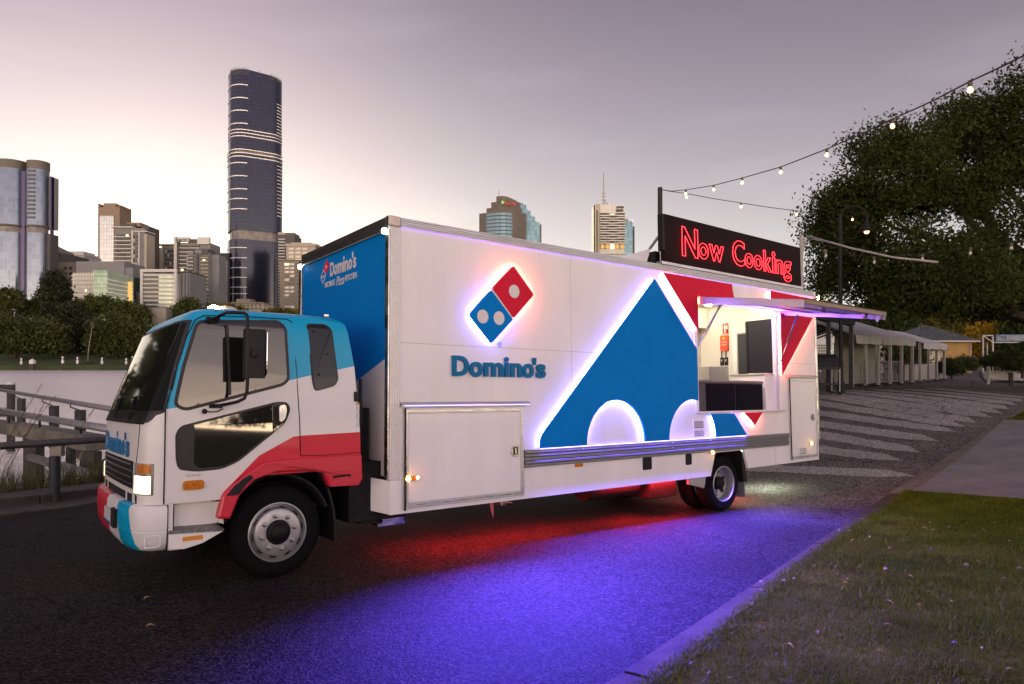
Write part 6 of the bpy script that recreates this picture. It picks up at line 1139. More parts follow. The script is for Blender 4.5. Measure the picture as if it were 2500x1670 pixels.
# --- chassis
T(MB().box(-1.9,8.2,.72,.86,.62,.86).box(-1.9,8.2,1.62,1.76,.62,.86), 'chassis_rail', M_CHAS); T(MB().box(-.35,.3,.2,1.0,.45,1.05), 'battery_box', M_CHAS, bevel=.01); T(MB().box(-.22,-.05,.25,.9,.42,.58), 'engine_sump', M_CHAS)
T(MB().lathe([(0,3.2),(.22,3.2),(.235,3.25),(.235,4.1),(.22,4.15),(0,4.15)], (0,.55,.52), 'x', 20), 'fuel_tank', M_CHAS, smooth=40); T(MB().box(4.3,4.9,.3,.9,.24,.62), 'tool_box', M_CHAS, bevel=.02); T(MB().add([(4.88,.06,.50),(5.30,.06,.51),(5.235,.06,.345),(4.88,.06,.43),(4.88,.10,.50),(5.30,.10,.51),(5.235,.10,.345),(4.88,.10,.43)], [(0,1,2,3),(7,6,5,4),(0,4,5,1),(1,5,6,2),(2,6,7,3),(3,7,4,0)]), 'skirt_bracket', M_ALU)
T(MB().tube([(5.75,.2,.40),(5.75,2.3,.40)], .09, 12).lathe([(0,-.2),(.2,-.12),(.24,0),(.2,.12),(0,.2)], (5.75,1.25,.40), 'y', 16), 'axle', M_CHAS, smooth=40); T(MB().tube([(-1.07,.3,.46),(-1.07,2.2,.46)], .07, 10), 'axle', M_CHAS)
T(MB().box(-.13,-.06,.36,2.1,.62,1.60), 'radiator_louvre', M_CHAS); lv = None
for i in range(12):
    z = 1.07+i*.038; lv = T(MB().add([(-.13,.38,0),(-.13,2.0,0),(-.165,2.0,-.02),(-.165,.38,-.02)], [(0,1,2,3)]), 'slat', mat('louvre grey', (.07,.07,.08), .5), fix=False) if lv is None else inst(lv, truck); lv.location = (0,0,z)
T(MB().tube([(-.19,.30,1.90),(-.19,.30,1.70),(-.19,.29,1.50),(-.19,.30,1.10)], [.018,.018,.03,.03], 8), 'air_snorkel', M_PLAS, smooth=True)
T(MB().add([(1.28,.05,.52),(1.335,.05,.52),(1.325,.03,.42),(1.31,.02,.34),(1.285,.03,.43)], [(0,1,2,3,4)]), 'warning_tag', mat('red tag', (.5,.08,.08), .6), fix=False); T(MB().box(1.48,1.60,.1,.16,.46,.51).tube([(1.5,.1,.48),(1.63,.08,.47)], .015, 6), 'pipe_valve', M_CHROME)
T(MB().box(.05,.30,.25,.5,.40,.50).box(.02,.34,.3,.45,.36,.39), 'side_step', M_CHROME)
ub = MB()
for a, b, y in ((.6,2.9,.45),(3.3,5.0,.25),(6.3,7.2,.9),(-.1,.35,.65)): ub.add([(a,y,.50),(b,y,.50),(b,y+.02,.50),(a,y+.02,.50)], [(0,1,2,3)])
T(ub, 'led_strip', E_UNDER, fix=False)
T(MB().add([(8.25,.9,.55),(8.40,.9,.55),(8.40,1.1,.55),(8.25,1.1,.55)], [(0,1,2,3)]).add([(6.55,.35,.80),(6.75,.35,.80),(6.75,.42,.80),(6.55,.42,.80)], [(0,1,2,3)]), 'work_lamp', led('work lamp', (.85,1.0,.78), 130.), fix=False)
# --- wheels
M_RIM = mat('painted steel rim', (.42,.41,.42), .3, .6, var=.08, vscale=9, dirt=.2); M_NUT = mat('wheel nut', (.33,.32,.32), .3, .8)
def tyre(parent, yo, yi, Rr, x, z):
    m_ = (yo+yi)/2; s = 1 if yi > yo else -1; pr = [(.262, yo+.02*s), (.275, yo+.004*s), (.30, yo), (.36, yo-.004*s), (Rr-.035, yo+.012*s), (Rr-.012, yo+.03*s), (Rr, yo+.055*s)]
    for g in np.linspace(.25, .75, 3): y = yo+(yi-yo)*g; pr += [(Rr, y-.012), (Rr-.012, y-.008), (Rr-.012, y+.008), (Rr, y+.012)] if s > 0 else [(Rr, y+.012), (Rr-.012, y+.008), (Rr-.012, y-.008), (Rr, y-.012)]
    pr += [(Rr, yi-.055*s), (Rr-.035, yi-.012*s), (.30, yi), (.262, yi-.02*s)]
    return MB().lathe(pr, (x, 0, z), 'y', 56).build('tyre', M_RUB, parent, smooth=35)
def wheel(x, y, z, Rr, front, name='wheel'):
    w0 = bpy.data.objects.new(name, None); COL.objects.link(w0); w0.parent = truck; w0.location = (x, y, z); tyre(w0, 0, .25, Rr, 0, 0)
    if front:
        pr = [(.272,.012),(.272,.0),(.262,-.004),(.256,.004),(.25,.03),(.238,.055),(.228,.05),(.222,.018),(.212,-.004),(.195,-.012),(.115,-.012),(.110,-.006)]
        rim = MB().lathe(pr, n=48, axis='y').build('rim', M_RIM, w0, smooth=30)
        for k_ in range(8):
            a = R(45*k_+12); c, s_ = math.cos(a), math.sin(a); MB().lathe([(.024,-.012),(.024,-.017),(.017,-.018),(.017,-.040),(.010,-.044),(.010,-.055),(0,-.057)], (.155*c,0,.155*s_), 'y', 10).build('wheel_nut', M_NUT, w0, smooth=30)
        for k_ in range(10):
            a = R(36*k_+8); c, s_ = math.cos(a), math.sin(a); hb = MB(); P_ = [Vector((.237*c,0,.237*s_))+Vector((-s_,0,c))*.034*math.cos(t)+Vector((c*.6,.6*.0,s_*.6))*.016*math.sin(t)+Vector((0,.028+.004*math.sin(t)*-1,0)) for t in [2*math.pi*q/14 for q in range(14)]]; hb.add([tuple(p-Vector((c*.010,0.012,s_*.010))) for p in P_], [tuple(range(14))]); hb.build('hand_hole', M_GAP, w0, fix=False)
        MB().lathe([(.112,.0),(.112,-.014),(.106,-.03),(.08,-.042),(.076,-.058),(.06,-.066),(.052,-.072),(0,-.074)], n=32, axis='y').build('hub', mat('hub black', (.008,.008,.009), .5, spec=.2), w0, smooth=35)
    else:
        tyre(w0, .34, .585, Rr, 0, 0)
        pr = [(.268,.012),(.268,.0),(.258,-.004),(.252,.004),(.246,.03),(.240,.10),(.232,.128),(.20,.135),(.19,.145),(.16,.152),(.10,.152),(.09,.14)]
        MB().lathe(pr, n=48, axis='y').build('rim', M_RIM, w0, smooth=30)
        for k_ in range(6):
            a = R(60*k_+20); c, s_ = math.cos(a), math.sin(a); MB().plate(circ(.185*c,.185*s_,.034,.034,14), .130, .1335).build('hand_hole', M_GAP, w0)
        MB().lathe([(.10,.15),(.095,.06),(.075,.045),(.06,.03),(0,.028)], n=28, axis='y').build('hub', MATS.get('hub black') or M_CHAS, w0, smooth=35)
        for k_ in range(8):
            a = R(45*k_+9); MB().lathe([(.016,.15),(.016,.125),(.008,.122),(0,.120)], (.132*math.cos(a),0,.132*math.sin(a)), 'y', 8).build('wheel_nut', M_NUT, w0, smooth=30)
    return w0
wheel(-1.075,.15,.463,.422,True); wheel(5.672,.02,.378,.416,False)
for x, y, z, fr2 in ((-1.075,2.40,.463,True),(5.672,2.48,.378,False)):
    w_ = wheel(x, y, z, .42, fr2); w_.rotation_euler = (0,0,math.pi)
# mud flaps and guards
T(MB().add([(6.17,.04,.87),(6.255,.04,.72),(6.315,.04,.36),(6.22,.04,.36),(6.17,.62,.87),(6.255,.62,.72),(6.315,.62,.36),(6.22,.62,.36)], [(0,1,2,3),(7,6,5,4),(1,5,6,2),(0,3,7,4),(3,2,6,7),(0,4,5,1)]), 'mudguard', M_PLAS); T(MB().add([(6.24,.05,.37),(6.27,.05,.37),(6.275,.05,.14),(6.25,.05,.12),(6.24,.6,.37),(6.27,.6,.37),(6.275,.6,.14),(6.25,.6,.12)], [(0,1,2,3),(7,6,5,4),(1,5,6,2),(0,3,7,4),(3,2,6,7),(0,4,5,1)]), 'mud_flap', mat('grey flap', (.20,.20,.23), .7))
fg = MB(); gp_ = [(-.70,.985),(-.63,.90),(-.575,.76),(-.535,.60),(-.52,.48),(-.515,.30)]
for x, z in gp_: fg.v += [(x,.16,z),(x,.60,z),(x+.02,.16,z),(x+.02,.60,z)]
for i in range(len(gp_)-1): a = i*4; fg.f += [(a,a+4,a+5,a+1),(a+2,a+3,a+7,a+6),(a,a+2,a+6,a+4),(a+1,a+5,a+7,a+3)]
fg.m = [0]*len(fg.f); T(fg, 'mud_flap', M_PLAS); T(MB().plate(circ(-1.075,.47,.52,.53,24,20,160)+circ(-1.075,.47,.50,.51,24,160,20), .17, .75), 'mudguard', M_GAP)
# --- cab
CW = 2.24
NEAR = [(-2.04,.0),(-2.10,.012),(-2.15,.04),(-2.19,.085),(-2.215,.15),(-2.235,.28),(-2.245,.55),(-2.25,1.12)]
def cab_ring(dx, ins, xr, y0=.1, sq=1.0):         # plan outline, from the near rear corner round the nose to the far rear corner
    p = [(xr, 0.0), (xr-.25, 0), (-.9, 0), (-1.3, 0), (-1.65, 0)]+[(x+dx*sq if True else x, y) for x, y in NEAR]
    p = [(max(x, x) if i > 4 else min(x, xr-.0), y) for i, (x, y) in enumerate(p)]
    far = [(x, CW-y) for x, y in reversed(p[:-1])]
    return [(x, y0+ins+(y)*(CW-2*ins)/CW) for x, y in p+far]
def Fcurve(t_, src, pts, x0, x1, z0, z1):          # piecewise z = f(x) as a node group of one curve
    mr = t_.nodes.new('ShaderNodeMapRange'); mr.inputs[1].default_value = x0; mr.inputs[2].default_value = x1; t_.links.new(src, mr.inputs[0])
    fc = t_.nodes.new('ShaderNodeFloatCurve'); cu = fc.mapping.curves[0]
    P_ = [((x-x0)/(x1-x0), (z-z0)/(z1-z0)) for x, z in pts]
    cu.points[0].location = P_[0]; cu.points[1].location = P_[-1]
    for p in P_[1:-1]: cu.points.new(*p)
    for p in cu.points: p.handle_type = 'VECTOR'
    fc.mapping.update(); t_.links.new(mr.outputs[0], fc.inputs[1])
    m2 = t_.nodes.new('ShaderNodeMapRange'); m2.inputs[3].default_value = z0; m2.inputs[4].default_value = z1; t_.links.new(fc.outputs[0], m2.inputs[0]); return m2.outputs[0]
cm = mat('cab paint', (.76,.74,.72), .35, coat=.12, spec=.3); t_ = cm.node_tree; l_ = t_.links; c_ = t_.nodes.new('ShaderNodeTexCoord'); s_ = t_.nodes.new('ShaderNodeSeparateXYZ'); l_.new(c_.outputs['Object'], s_.inputs[0])
zb1 = Fcurve(t_, s_.outputs[0], [(-2.4,1.56),(-2.09,1.605),(-1.93,1.634),(-1.028,1.864),(-.789,1.922),(-.346,2.02),(-.1,2.07)], -2.4, -.1, 1.0, 2.6)
zr1 = Fcurve(t_, s_.outputs[0], [(-2.4,.3),(-1.70,.4),(-1.638,.668),(-1.589,.869),(-1.278,1.179),(-.96,1.341),(-.889,1.347),(-.28,1.361),(-.1,1.361)], -2.4, -.1, .3, 1.6)
def gt(a, b): n = t_.nodes.new('ShaderNodeMath'); n.operation = 'GREATER_THAN'; l_.new(a, n.inputs[0]); l_.new(b, n.inputs[1]); return n.outputs[0]
def mixc(f, a, b):
    n = t_.nodes.new('ShaderNodeMix'); n.data_type = 'RGBA'; l_.new(f, n.inputs[0])
    for v, i in ((a, 6), (b, 7)):
        if isinstance(v, tuple): n.inputs[i].default_value = (*v, 1)
        else: l_.new(v, n.inputs[i])
    return n.outputs[2]
CABBLUE = (.0,.36,.62)
l_.new(mixc(gt(s_.outputs[2], zb1), mixc(gt(zr1, s_.outputs[2]), (.74,.72,.71), (.60,.018,.045)), CABBLUE), t_.nodes['Principled BSDF'].inputs['Base Color'])
def xr_at(z): return float(np.interp(z, [.83,1.34,2.02,2.40,2.46,2.51,2.55], [-.266,-.281,-.346,-.42,-.44,-.50,-.60]))
def dx_at(z): return 0 if z < 1.49 else (z-1.49)/.91*.325
LV = [(1.0,0),(1.12,0),(1.3,0),(1.485,0),(1.62,.002),(1.80,.006),(2.0,.012),(2.2,.02),(2.36,.03),(2.43,.05),(2.475,.085),(2.51,.15),(2.53,.25),(2.545,.45),(2.55,.75)]
cab = MB(); nR_ = None
for z, ins in LV:
    dx = dx_at(min(z, 2.40)); ex = 0 if z <= 2.40 else (ins-.03)*1.05
    ring = cab_ring(dx, ins, xr_at(z)-max(0, ins-.05)*.6); ring = [(x+(ex if i > 4 and i < len(ring)-5 else 0), y) for i, (x, y) in enumerate(ring)]; nR_ = len(ring); cab.v += [(x, y, z) for x, y in ring]
for i in range(len(LV)-1):
    for j in range(nR_):
        j2 = (j+1) % nR_; cab.f.append((i*nR_+j, i*nR_+j2, (i+1)*nR_+j2, (i+1)*nR_+j))
cab.f.append(tuple((len(LV)-1)*nR_+j for j in range(nR_))); cab.f.append(tuple(reversed(range(nR_)))); cab.m = [0]*len(cab.f)
T(cab, 'cab_body', cm, smooth=38)
# lower nose and door bottom, front of the wheel
ln_ = MB(); kk = [(x, y) for x, y in cab_ring(0, 0, -1.60) if x < -1.55]
kk = [(-1.60,.1)]+[(x, y) for x, y in cab_ring(0, 0, -.3) if x < -1.7]+[(-1.60,CW+.1)]
ln_.v = [(x, y, .815) for x, y in kk]+[(x, y, 1.0) for x, y in kk]; q_ = len(kk); ln_.f = [(i, i+1, q_+i+1, q_+i) for i in range(q_-1)]+[tuple(reversed(range(q_)))]; ln_.m = [0]*len(ln_.f); T(ln_, 'cab_body', cm, smooth=38)
def yside(x, z):
    i_ = float(np.interp(z, [1.485,1.62,1.8,2.0,2.2,2.36,2.43], [0,.002,.006,.012,.02,.03,.05])); return .1+i_
def cab_plate(name, poly, m, off, th, parent=None, holes=(), **k): return T(MB().plate(poly, -off-th, -off, holes, fn=yside), name, m, parent, **k)
M_CABGL = mat('tinted cab glass', (.085,.08,.08), .02, .9, spec=.2); M_DKGL = mat('dark cab glass', (.13,.128,.125), .03, .9, spec=.2); M_WSGL = mat('windscreen glass', (.010,.012,.011), .06, .0, spec=.07); M_SEAL = mat('window rubber', (.014,.014,.015), .5)
door = cab_plate('door', rpoly([(-2.045,.832),(-1.60,.832),(-1.50,.95),(-1.25,1.14),(-.905,1.16),(-.935,1.9),(-.985,2.44),(-1.80,2.41),(-1.93,2.10),(-2.04,1.62)], .05), cm, .0008, .0022)
gapm = MB()
def gap_line(pts, r=.006): gapm.tube([(x, yside(x, z)-.0005, z) for x, z in pts], r, 6)
gap_line([(-2.055,.82),(-2.056,1.2),(-2.06,1.605),(-1.985,1.95),(-1.90,2.25),(-1.83,2.395),(-1.76,2.435)], .0055); gap_line([(-1.76,2.435),(-1.4,2.452),(-1.02,2.453),(-.975,2.43),(-.94,2.0),(-.905,1.5),(-.888,1.157)], .0045)
gap_line([(-.888,1.157),(-.6,1.150),(-.285,1.160)], .004); T(gapm, 'door_gap', M_GAP)
WIN = rpoly([(-1.809,2.362),(-1.114,2.411),(-1.058,2.36),(-1.029,1.885),(-1.075,1.842),(-1.905,1.622),(-1.972,1.655),(-1.911,1.98)], .05); LOW = rpoly([(-1.972,1.40),(-1.935,1.462),(-1.12,1.662),(-1.03,1.66),(-1.0,1.60),(-1.045,1.475),(-1.46,1.145),(-1.60,1.088),(-1.80,1.080),(-1.945,1.105),(-1.965,1.19)], .05); QTR = rpoly([(-.825,2.413),(-.645,2.418),(-.590,2.375),(-.527,1.885),(-.56,1.832),(-.75,1.778),(-.772,1.86)], .03)
d_ = cab_plate('door_window', WIN, M_CABGL, .0075, .003, door); cab_plate('window_seal', grow(WIN, .028), M_SEAL, .0031, .004, door); cab_plate('window_bar', [(-1.585,2.37),(-1.560,2.373),(-1.530,1.735),(-1.556,1.728)], M_SEAL, .0108, .004, door)
lo_ = cab_plate('door_window', grow(LOW, -.012), M_DKGL, .0075, .003, door); lo_['label'] = 'lower sloped door window'; cab_plate('window_seal', grow(LOW, .008), M_SEAL, .0031, .004, door)
cab_plate('window_frame', rpoly([(-1.965,1.40),(-1.93,1.45),(-1.83,1.475),(-1.83,1.14),(-1.78,1.10),(-1.60,1.105),(-1.60,1.094),(-1.80,1.087),(-1.94,1.11),(-1.955,1.19)], .02), M_SEAL, .0106, .001, door)
qd = cab_plate('quarter_window', QTR, mat('dark quarter glass', (.022,.024,.03), .08, .5, spec=.2), .006, .004); cab_plate('window_seal', grow(QTR, .012), M_SEAL, .0005, .0045, qd)
for x, z in ((-.765,2.35),(-.635,2.13),(-.72,1.93)): T(MB().lathe([(.011,-.016),(.008,-.018),(0,-.018)], (x,yside(x,z),z), 'y', 10), 'window_stud', M_PLAS, qd)
hd_ = cab_plate('door_handle', rpoly([(-1.165,1.652),(-1.06,1.672),(-1.01,1.62),(-1.015,1.56),(-1.06,1.46),(-1.158,1.385)], .03), mat('gloss black', (.012,.012,.013), .08, coat=.8), .0108, .006, door, bevel=.003); cab_plate('handle_grip', rpoly([(-1.105,1.635),(-1.045,1.645),(-1.03,1.59),(-1.05,1.50),(-1.10,1.475)], .025), M_CHROME, .0172, .006, door, bevel=.004); T(MB().lathe([(.014,-.018),(.012,-.021),(0,-.021)], (-1.115,yside(-1.1,1.43),1.435), 'y', 12), 'lock', M_CHROME, door)
ind = cab_plate('side_indicator', rpoly(rect(-1.912,-1.745,.922,1.002), .03), M_AMBER, .004, .022, door, bevel=.008); text('badge', 'BLUETEC', mat('badge grey', (.28,.28,.30), .4, .5), door, faceY(.0965), (-1.885,-1.765,1.035,1.052), .001)
cab_plate('vent_flap', rpoly(rect(-.352,-.315,1.665,1.765), .008), M_PLAS, .001, .008); cab_plate('sticker', rect(-.33,-.292,1.41,1.635), mat('white sticker', (.6,.6,.6), .6, var=.3, vscale=40), .0006, .0005); cab_plate('sticker', rect(-.33,-.292,1.635,1.655), mat('orange sticker', (.6,.2,.05), .6), .0006, .0005)
# red wheel-arch flare
flare = [(-1.638,.655),(-1.597,.848),(-1.50,.945),(-1.34,1.062),(-1.235,1.127),(-.9,1.138),(-.278,1.143),(-.268,.90),(-.305,.838),(-.615,.846),(-.668,.978),(-.76,1.014),(-1.17,1.022),(-1.305,.982),(-1.445,.846),(-1.528,.642)]
fl = T(MB().plate(flare, .055, .16), 'wheel_arch', mat('arch red', (.60,.018,.045), .3, coat=.3), bevel=.022); T(MB().plate(rpoly([(-1.565,.848),(-1.505,.925),(-1.42,.99),(-1.365,1.02),(-1.335,.99),(-1.40,.935),(-1.455,.86),(-1.475,.848)], .015), .048, .056), 'arch_pad', M_PLAS, fl, bevel=.004)
T(MB().plate(rpoly(rect(-.595,-.395,.885,1.0), .02), .050, .056, [rpoly(rect(-.58,-.41,.90,.985), .015)[::-1]]), 'arch_recess', MATS['arch red'], fl, bevel=.003); T(MB().tube([(-.585,.048,.942),(-.405,.048,.948)], .011, 8), 'grab_bar', M_PLAS, fl, smooth=True)
T(MB().plate([(-1.60,.86),(-1.45,1.0),(-.3,1.02),(-.3,.9),(-.62,.88),(-.70,1.0),(-1.2,1.05),(-1.4,.95)], .16, .3), 'inner_arch', M_GAP)
# step
stp = T(MB().plate([(-2.022,.82),(-1.605,.826),(-1.635,.66),(-1.60,.60),(-2.016,.60)], .20, .24), 'door_step', P_WHITE); T(MB().add([(-2.02,.075,.592),(-1.575,.075,.565),(-1.62,.22,.600),(-1.94,.22,.612),(-2.02,.075,.572),(-1.575,.075,.545),(-1.62,.22,.58),(-1.94,.22,.59)], [(0,1,2,3),(7,6,5,4),(0,4,5,1),(1,5,6,2),(2,6,7,3),(3,7,4,0)]), 'tread', mat('tread plate', (.24,.24,.24), .5, .7, var=.5, vscale=30, bump=1., bscale=50), stp)
T(MB().plate([(-2.018,.570),(-1.570,.545),(-1.585,.535),(-1.735,.462),(-1.89,.428),(-2.02,.432)], .085, .22), 'step_sill', P_WHITE, stp, bevel=.012); T(MB().plate(rect(-1.905,-1.745,.495,.532), .078, .086), 'reflector', mat('amber reflector', (.75,.27,.03), .3, coat=.4), stp, bevel=.002); T(MB().add([(-1.66,.10,.80),(-1.60,.10,.80),(-1.57,.10,.60),(-1.63,.20,.62),(-1.66,.22,.80)], [(0,1,2,3,4)]), 'step_side', P_WHITE, stp, fix=False)
T(MB().box(-2.02,-1.98,.10,.24,.58,.83), 'step_side', P_WHITE, stp, bevel=.006)
# front: windscreen, cowl, grille, lettering, lamps, bumper
def nose(y, z, off=0.):                             # point on the cab nose at a given y and height
    ring = cab_ring(dx_at(min(z, 2.4)), float(np.interp(z, [1.485,2.36], [0,.03])), -.3)
    seg = [(x, yy) for x, yy in ring if x < -1.0]; ys = [s[1] for s in seg]; xs_ = [s[0] for s in seg]
    return (float(np.interp(y, ys, xs_))-off, y, z)
def nose_patch(name, ys, zs, m, off, parent=None, fn=None, **k):
    mb = MB(); ny, nz = len(ys), len(zs)
    Y_ = (lambda y, z: y) if fn is None else fn
    for z in zs:
        for y in ys: mb.v.append(nose(Y_(y, z), z, off))
    for z in zs:
        for y in ys: mb.v.append(nose(Y_(y, z), z, off-.006))
    o2 = ny*nz
    for i in range(nz-1):
        for j in range(ny-1): a = i*ny+j; mb.f.append((a, a+1, a+ny+1, a+ny)); mb.f.append((o2+a, o2+a+ny, o2+a+ny+1, o2+a+1))
    for j in range(ny-1): mb.f.append((j, o2+j, o2+j+1, j+1)); a = (nz-1)*ny+j; mb.f.append((a, a+1, o2+a+1, o2+a))
    for i in range(nz-1): a = i*ny; mb.f.append((a, a+ny, o2+a+ny, o2+a)); a = i*ny+ny-1; mb.f.append((a, o2+a, o2+a+ny, a+ny))
    mb.m = [0]*len(mb.f); return T(mb, name, m, parent, smooth=35, **k)
ysw = [0,.015,.03,.05,.075,.10,.14,.2,.3,.45,.7,1.12]; ysw = ysw+[2.24-y for y in reversed(ysw[:-1])]
def wsf(y, z): e = .118+.095*min(1, max(0, (z-1.62)/.74))+(.06*(1.60-z)/.1 if z < 1.6 else 0); return 1.22+(y-1.12)*(1.22-e)/1.12
def wss(y, z): e = .103+.085*min(1, max(0, (z-1.62)/.74))+(.07*(1.60-z)/.1 if z < 1.6 else 0); return 1.22+(y-1.12)*(1.22-e)/1.12
ws = nose_patch('windscreen', ysw, list(np.linspace(1.60, 2.37, 9)), M_WSGL, .016, None, wsf); nose_patch('windscreen_seal', ysw, [1.5]+list(np.linspace(1.585, 2.395, 9)), M_SEAL, .011, ws, wss)
nose_patch('cowl', [.2,.26,.34,.6,1.22,1.84,2.1,2.2,2.25], [1.487,1.54,1.60], M_PLAS, .012)
def wiper(y0, y1, z0, z1): T(MB().tube([nose(y0,1.53,.03), nose((y0+y1)/2,(z0+z1)/2,.035), nose(y1,z1,.02)], .009, 6).tube([nose(y1-.28,z1+.01,.015), nose(y1,z1,.018), nose(y1+.28,z1-.01,.015)], .008, 6), 'wiper', M_PLAS)
wiper(.55,.75,1.55,1.72); wiper(1.30,1.5,1.55,1.72)
T(MB().box(-2.245,-2.05,.45,1.0,1.58,1.60), 'dashboard', M_PLAS)
gr = nose_patch('grille', [.42,.5,.8,1.22,1.64,1.94,2.02], [.93,1.0,1.08,1.165], M_PLAS, .004); sl2 = None
for z in (.965,1.02,1.075,1.13): nose_patch('slat', [.46,.8,1.22,1.64,1.98], [z,z+.018], mat('grille chrome', (.12,.12,.125), .25, .8), .014, gr)
nose_patch('lower_gap', [.30,.5,1.22,1.94,2.14], [.80,.845,.885], M_GAP, .003)
for ch, y0, y1, tall in (('D',1.95,1.73,1.385),('o',1.70,1.56,1.33),('m',1.53,1.27,1.33),('i',1.24,1.18,1.40),('n',1.15,.98,1.33),('o',.95,.80,1.33),("'",.80,.74,1.40),('s',.73,.58,1.33)):
    text('letter', ch, mat('cab letter blue', (.004,.16,.40), .4), truck, faceX(-2.2535), (-y0, -y1, 1.19, tall if ch != "'" else 1.40), .003, .03) if ch != "'" else text('letter', ch, MATS['cab letter blue'], truck, faceX(-2.2535), (-y0, -y1, 1.335, 1.40), .003, .03)
T(MB().tube([nose(.335,.84,.001), nose(.335,1.15,.001), nose(.30,1.30,.001), nose(.27,1.49,.001)], .004, 5), 'door_gap', M_GAP)
def headlamp(ys, far=False):
    h = nose_patch('headlight', ys, [.895,.95,1.0,1.055,1.065], mat('lamp bezel', (.45,.45,.46), .15, .8), .004, fix=True)
    nose_patch('lens', ys[1:-1], [.905,.95,1.0,1.052], E_HEAD, .012, h); nose_patch('turn_signal', ys[1:-2] if not far else ys[2:-1], [1.075,1.11,1.15], M_AMBER, .012, h); nose_patch('lens', ys, [1.066,1.11,1.158], mat('clear lens', (.42,.42,.42), .12, .4), .004, h); return h
headlamp([.128,.137,.15,.185,.225,.28,.34,.37]); headlamp([2.06,2.10,2.16,2.21,2.25,2.29,2.30,2.31], True)
bmp_m = mat('bumper paint', (.76,.74,.72), .35, coat=.12, spec=.3); t_ = bmp_m.node_tree; l_ = t_.links; c_ = t_.nodes.new('ShaderNodeTexCoord'); s_ = t_.nodes.new('ShaderNodeSeparateXYZ'); l_.new(c_.outputs['Object'], s_.inputs[0])
ka = t_.nodes.new('ShaderNodeMath'); ka.operation = 'MULTIPLY_ADD'; ka.inputs[1].default_value = -.30; l_.new(s_.outputs[2], ka.inputs[0]); l_.new(s_.outputs[1], ka.inputs[2])       # y - .3 z
def stepc(v): n = t_.nodes.new('ShaderNodeMath'); n.operation = 'GREATER_THAN'; l_.new(ka.outputs[0], n.inputs[0]); n.inputs[1].default_value = v; return n.outputs[0]
l_.new(mixc(stepc(.06), (.74,.72,.71), mixc(stepc(.42), CABBLUE, mixc(stepc(.95), (.74,.72,.71), (.60,.018,.045)))), t_.nodes['Principled BSDF'].inputs['Base Color'])
bp_ = [(-2.03,.075),(-2.10,.078),(-2.17,.10),(-2.23,.15),(-2.268,.23),(-2.295,.36),(-2.315,.6),(-2.325,1.22)]; bp_ = bp_+[(x, 2.44-y) for x, y in reversed(bp_[:-1])]
bm_ = MB(); lvl = [(.425,-.10),(.445,-.05),(.50,-.018),(.595,-.002),(.603,-.010),(.611,0),(.70,.004),(.775,0),(.805,-.018),(.815,-.06)]
for z, o_ in lvl:
    for i, (x, y) in enumerate(bp_):
        cx_, cy_ = x+1.6, y-1.22; L_ = math.hypot(cx_, cy_); bm_.v.append((x+(cx_/L_*o_ if i not in (0, len(bp_)-1) else 0), y+(cy_/L_*o_), z))
q_ = len(bp_)
for i in range(len(lvl)-1):
    for j in range(q_-1): bm_.f.append((i*q_+j, i*q_+j+1, (i+1)*q_+j+1, (i+1)*q_+j))
bm_.f += [tuple(reversed(range(q_))), tuple((len(lvl)-1)*q_+j for j in range(q_)), tuple(i*q_ for i in range(len(lvl)))]; bm_.m = [0]*len(bm_.f)
bumper = T(bm_, 'bumper', bmp_m, smooth=40); T(MB().plate(rpoly(rect(-2.20,-2.075,.475,.575), .02), .073, .079, [rpoly(rect(-2.19,-2.085,.485,.565), .015)[::-1]]), 'fog_panel', P_WHITE, bumper, bevel=.002)
T(MB().box(-2.345,-2.32,.62,.80,.58,.74), 'lamp_pocket', M_GAP, bumper); npl = T(MB().box(-2.343,-2.333,.84,1.21,.58,.71), 'number_plate', mat('plate white', (.55,.55,.55), .5), bumper, bevel=.002); T(MB().box(-2.345,-2.3435,.84,1.21,.58,.605), 'plate_band', mat('plate blue', (.02,.06,.3), .5), npl)
T(MB().box(-2.0,-1.97,.11,.25,.42,.82).box(-2.029,-2.022,.08,.16,.43,.81), 'bumper_gap', M_GAP)
# mirrors
am = T(MB().tube([(-1.70,.10,2.40),(-1.68,-.10,2.42),(-1.655,-.16,2.435),(-1.60,-.19,2.438),(-1.52,-.2,2.437),(-1.498,-.2,2.425),(-1.49,-.2,2.39),(-1.481,-.2,1.835),(-1.484,-.2,1.76),(-1.50,-.19,1.70),(-1.55,-.15,1.67),(-1.63,-.02,1.645),(-1.66,.09,1.635)], .0145, 10), 'mirror_arm', M_PLAS, smooth=True)
for x, z in ((-1.70,2.40),(-1.66,1.635)): T(MB().box(x-.055,x+.055,.075,.115,z-.018,z+.018).lathe([(.014,.06),(.014,.08)], (x-.04,0,z), 'y', 8).lathe([(.014,.06),(.014,.08)], (x+.04,0,z), 'y', 8), 'mirror_mount', M_PLAS, am, bevel=.005)
mr_ = MB(); mp2 = rpoly([(-.095,-.05),(.08,-.065),(.095,.05),(-.09,.055)], .035); mbm = MB().plate(mp2, 0, .425, plane='xy'); mo = T(mbm, 'mirror', M_PLAS, smooth=40, bevel=.015); mo.location = (-1.425,-.20,1.875); MB().box(.090,.097,-.045,.04,.02,.40).build('mirror_glass', mat('mirror glass', (.5,.5,.52), .02, 1.), mo); MB().box(-.05,.0,-.10,-.05,.18,.25).build('clamp', M_PLAS, mo, bevel=.008)
T(MB().tube([(-1.60,.085,1.61),(-1.66,.06,1.585),(-1.70,.075,1.585),(-1.74,.08,1.59)], .005, 6).lathe([(0,.055),(.02,.06),(.024,.075),(.02,.09)], (-1.755,0,1.59), 'y', 12), 'round_mirror_stub', M_PLAS, am)
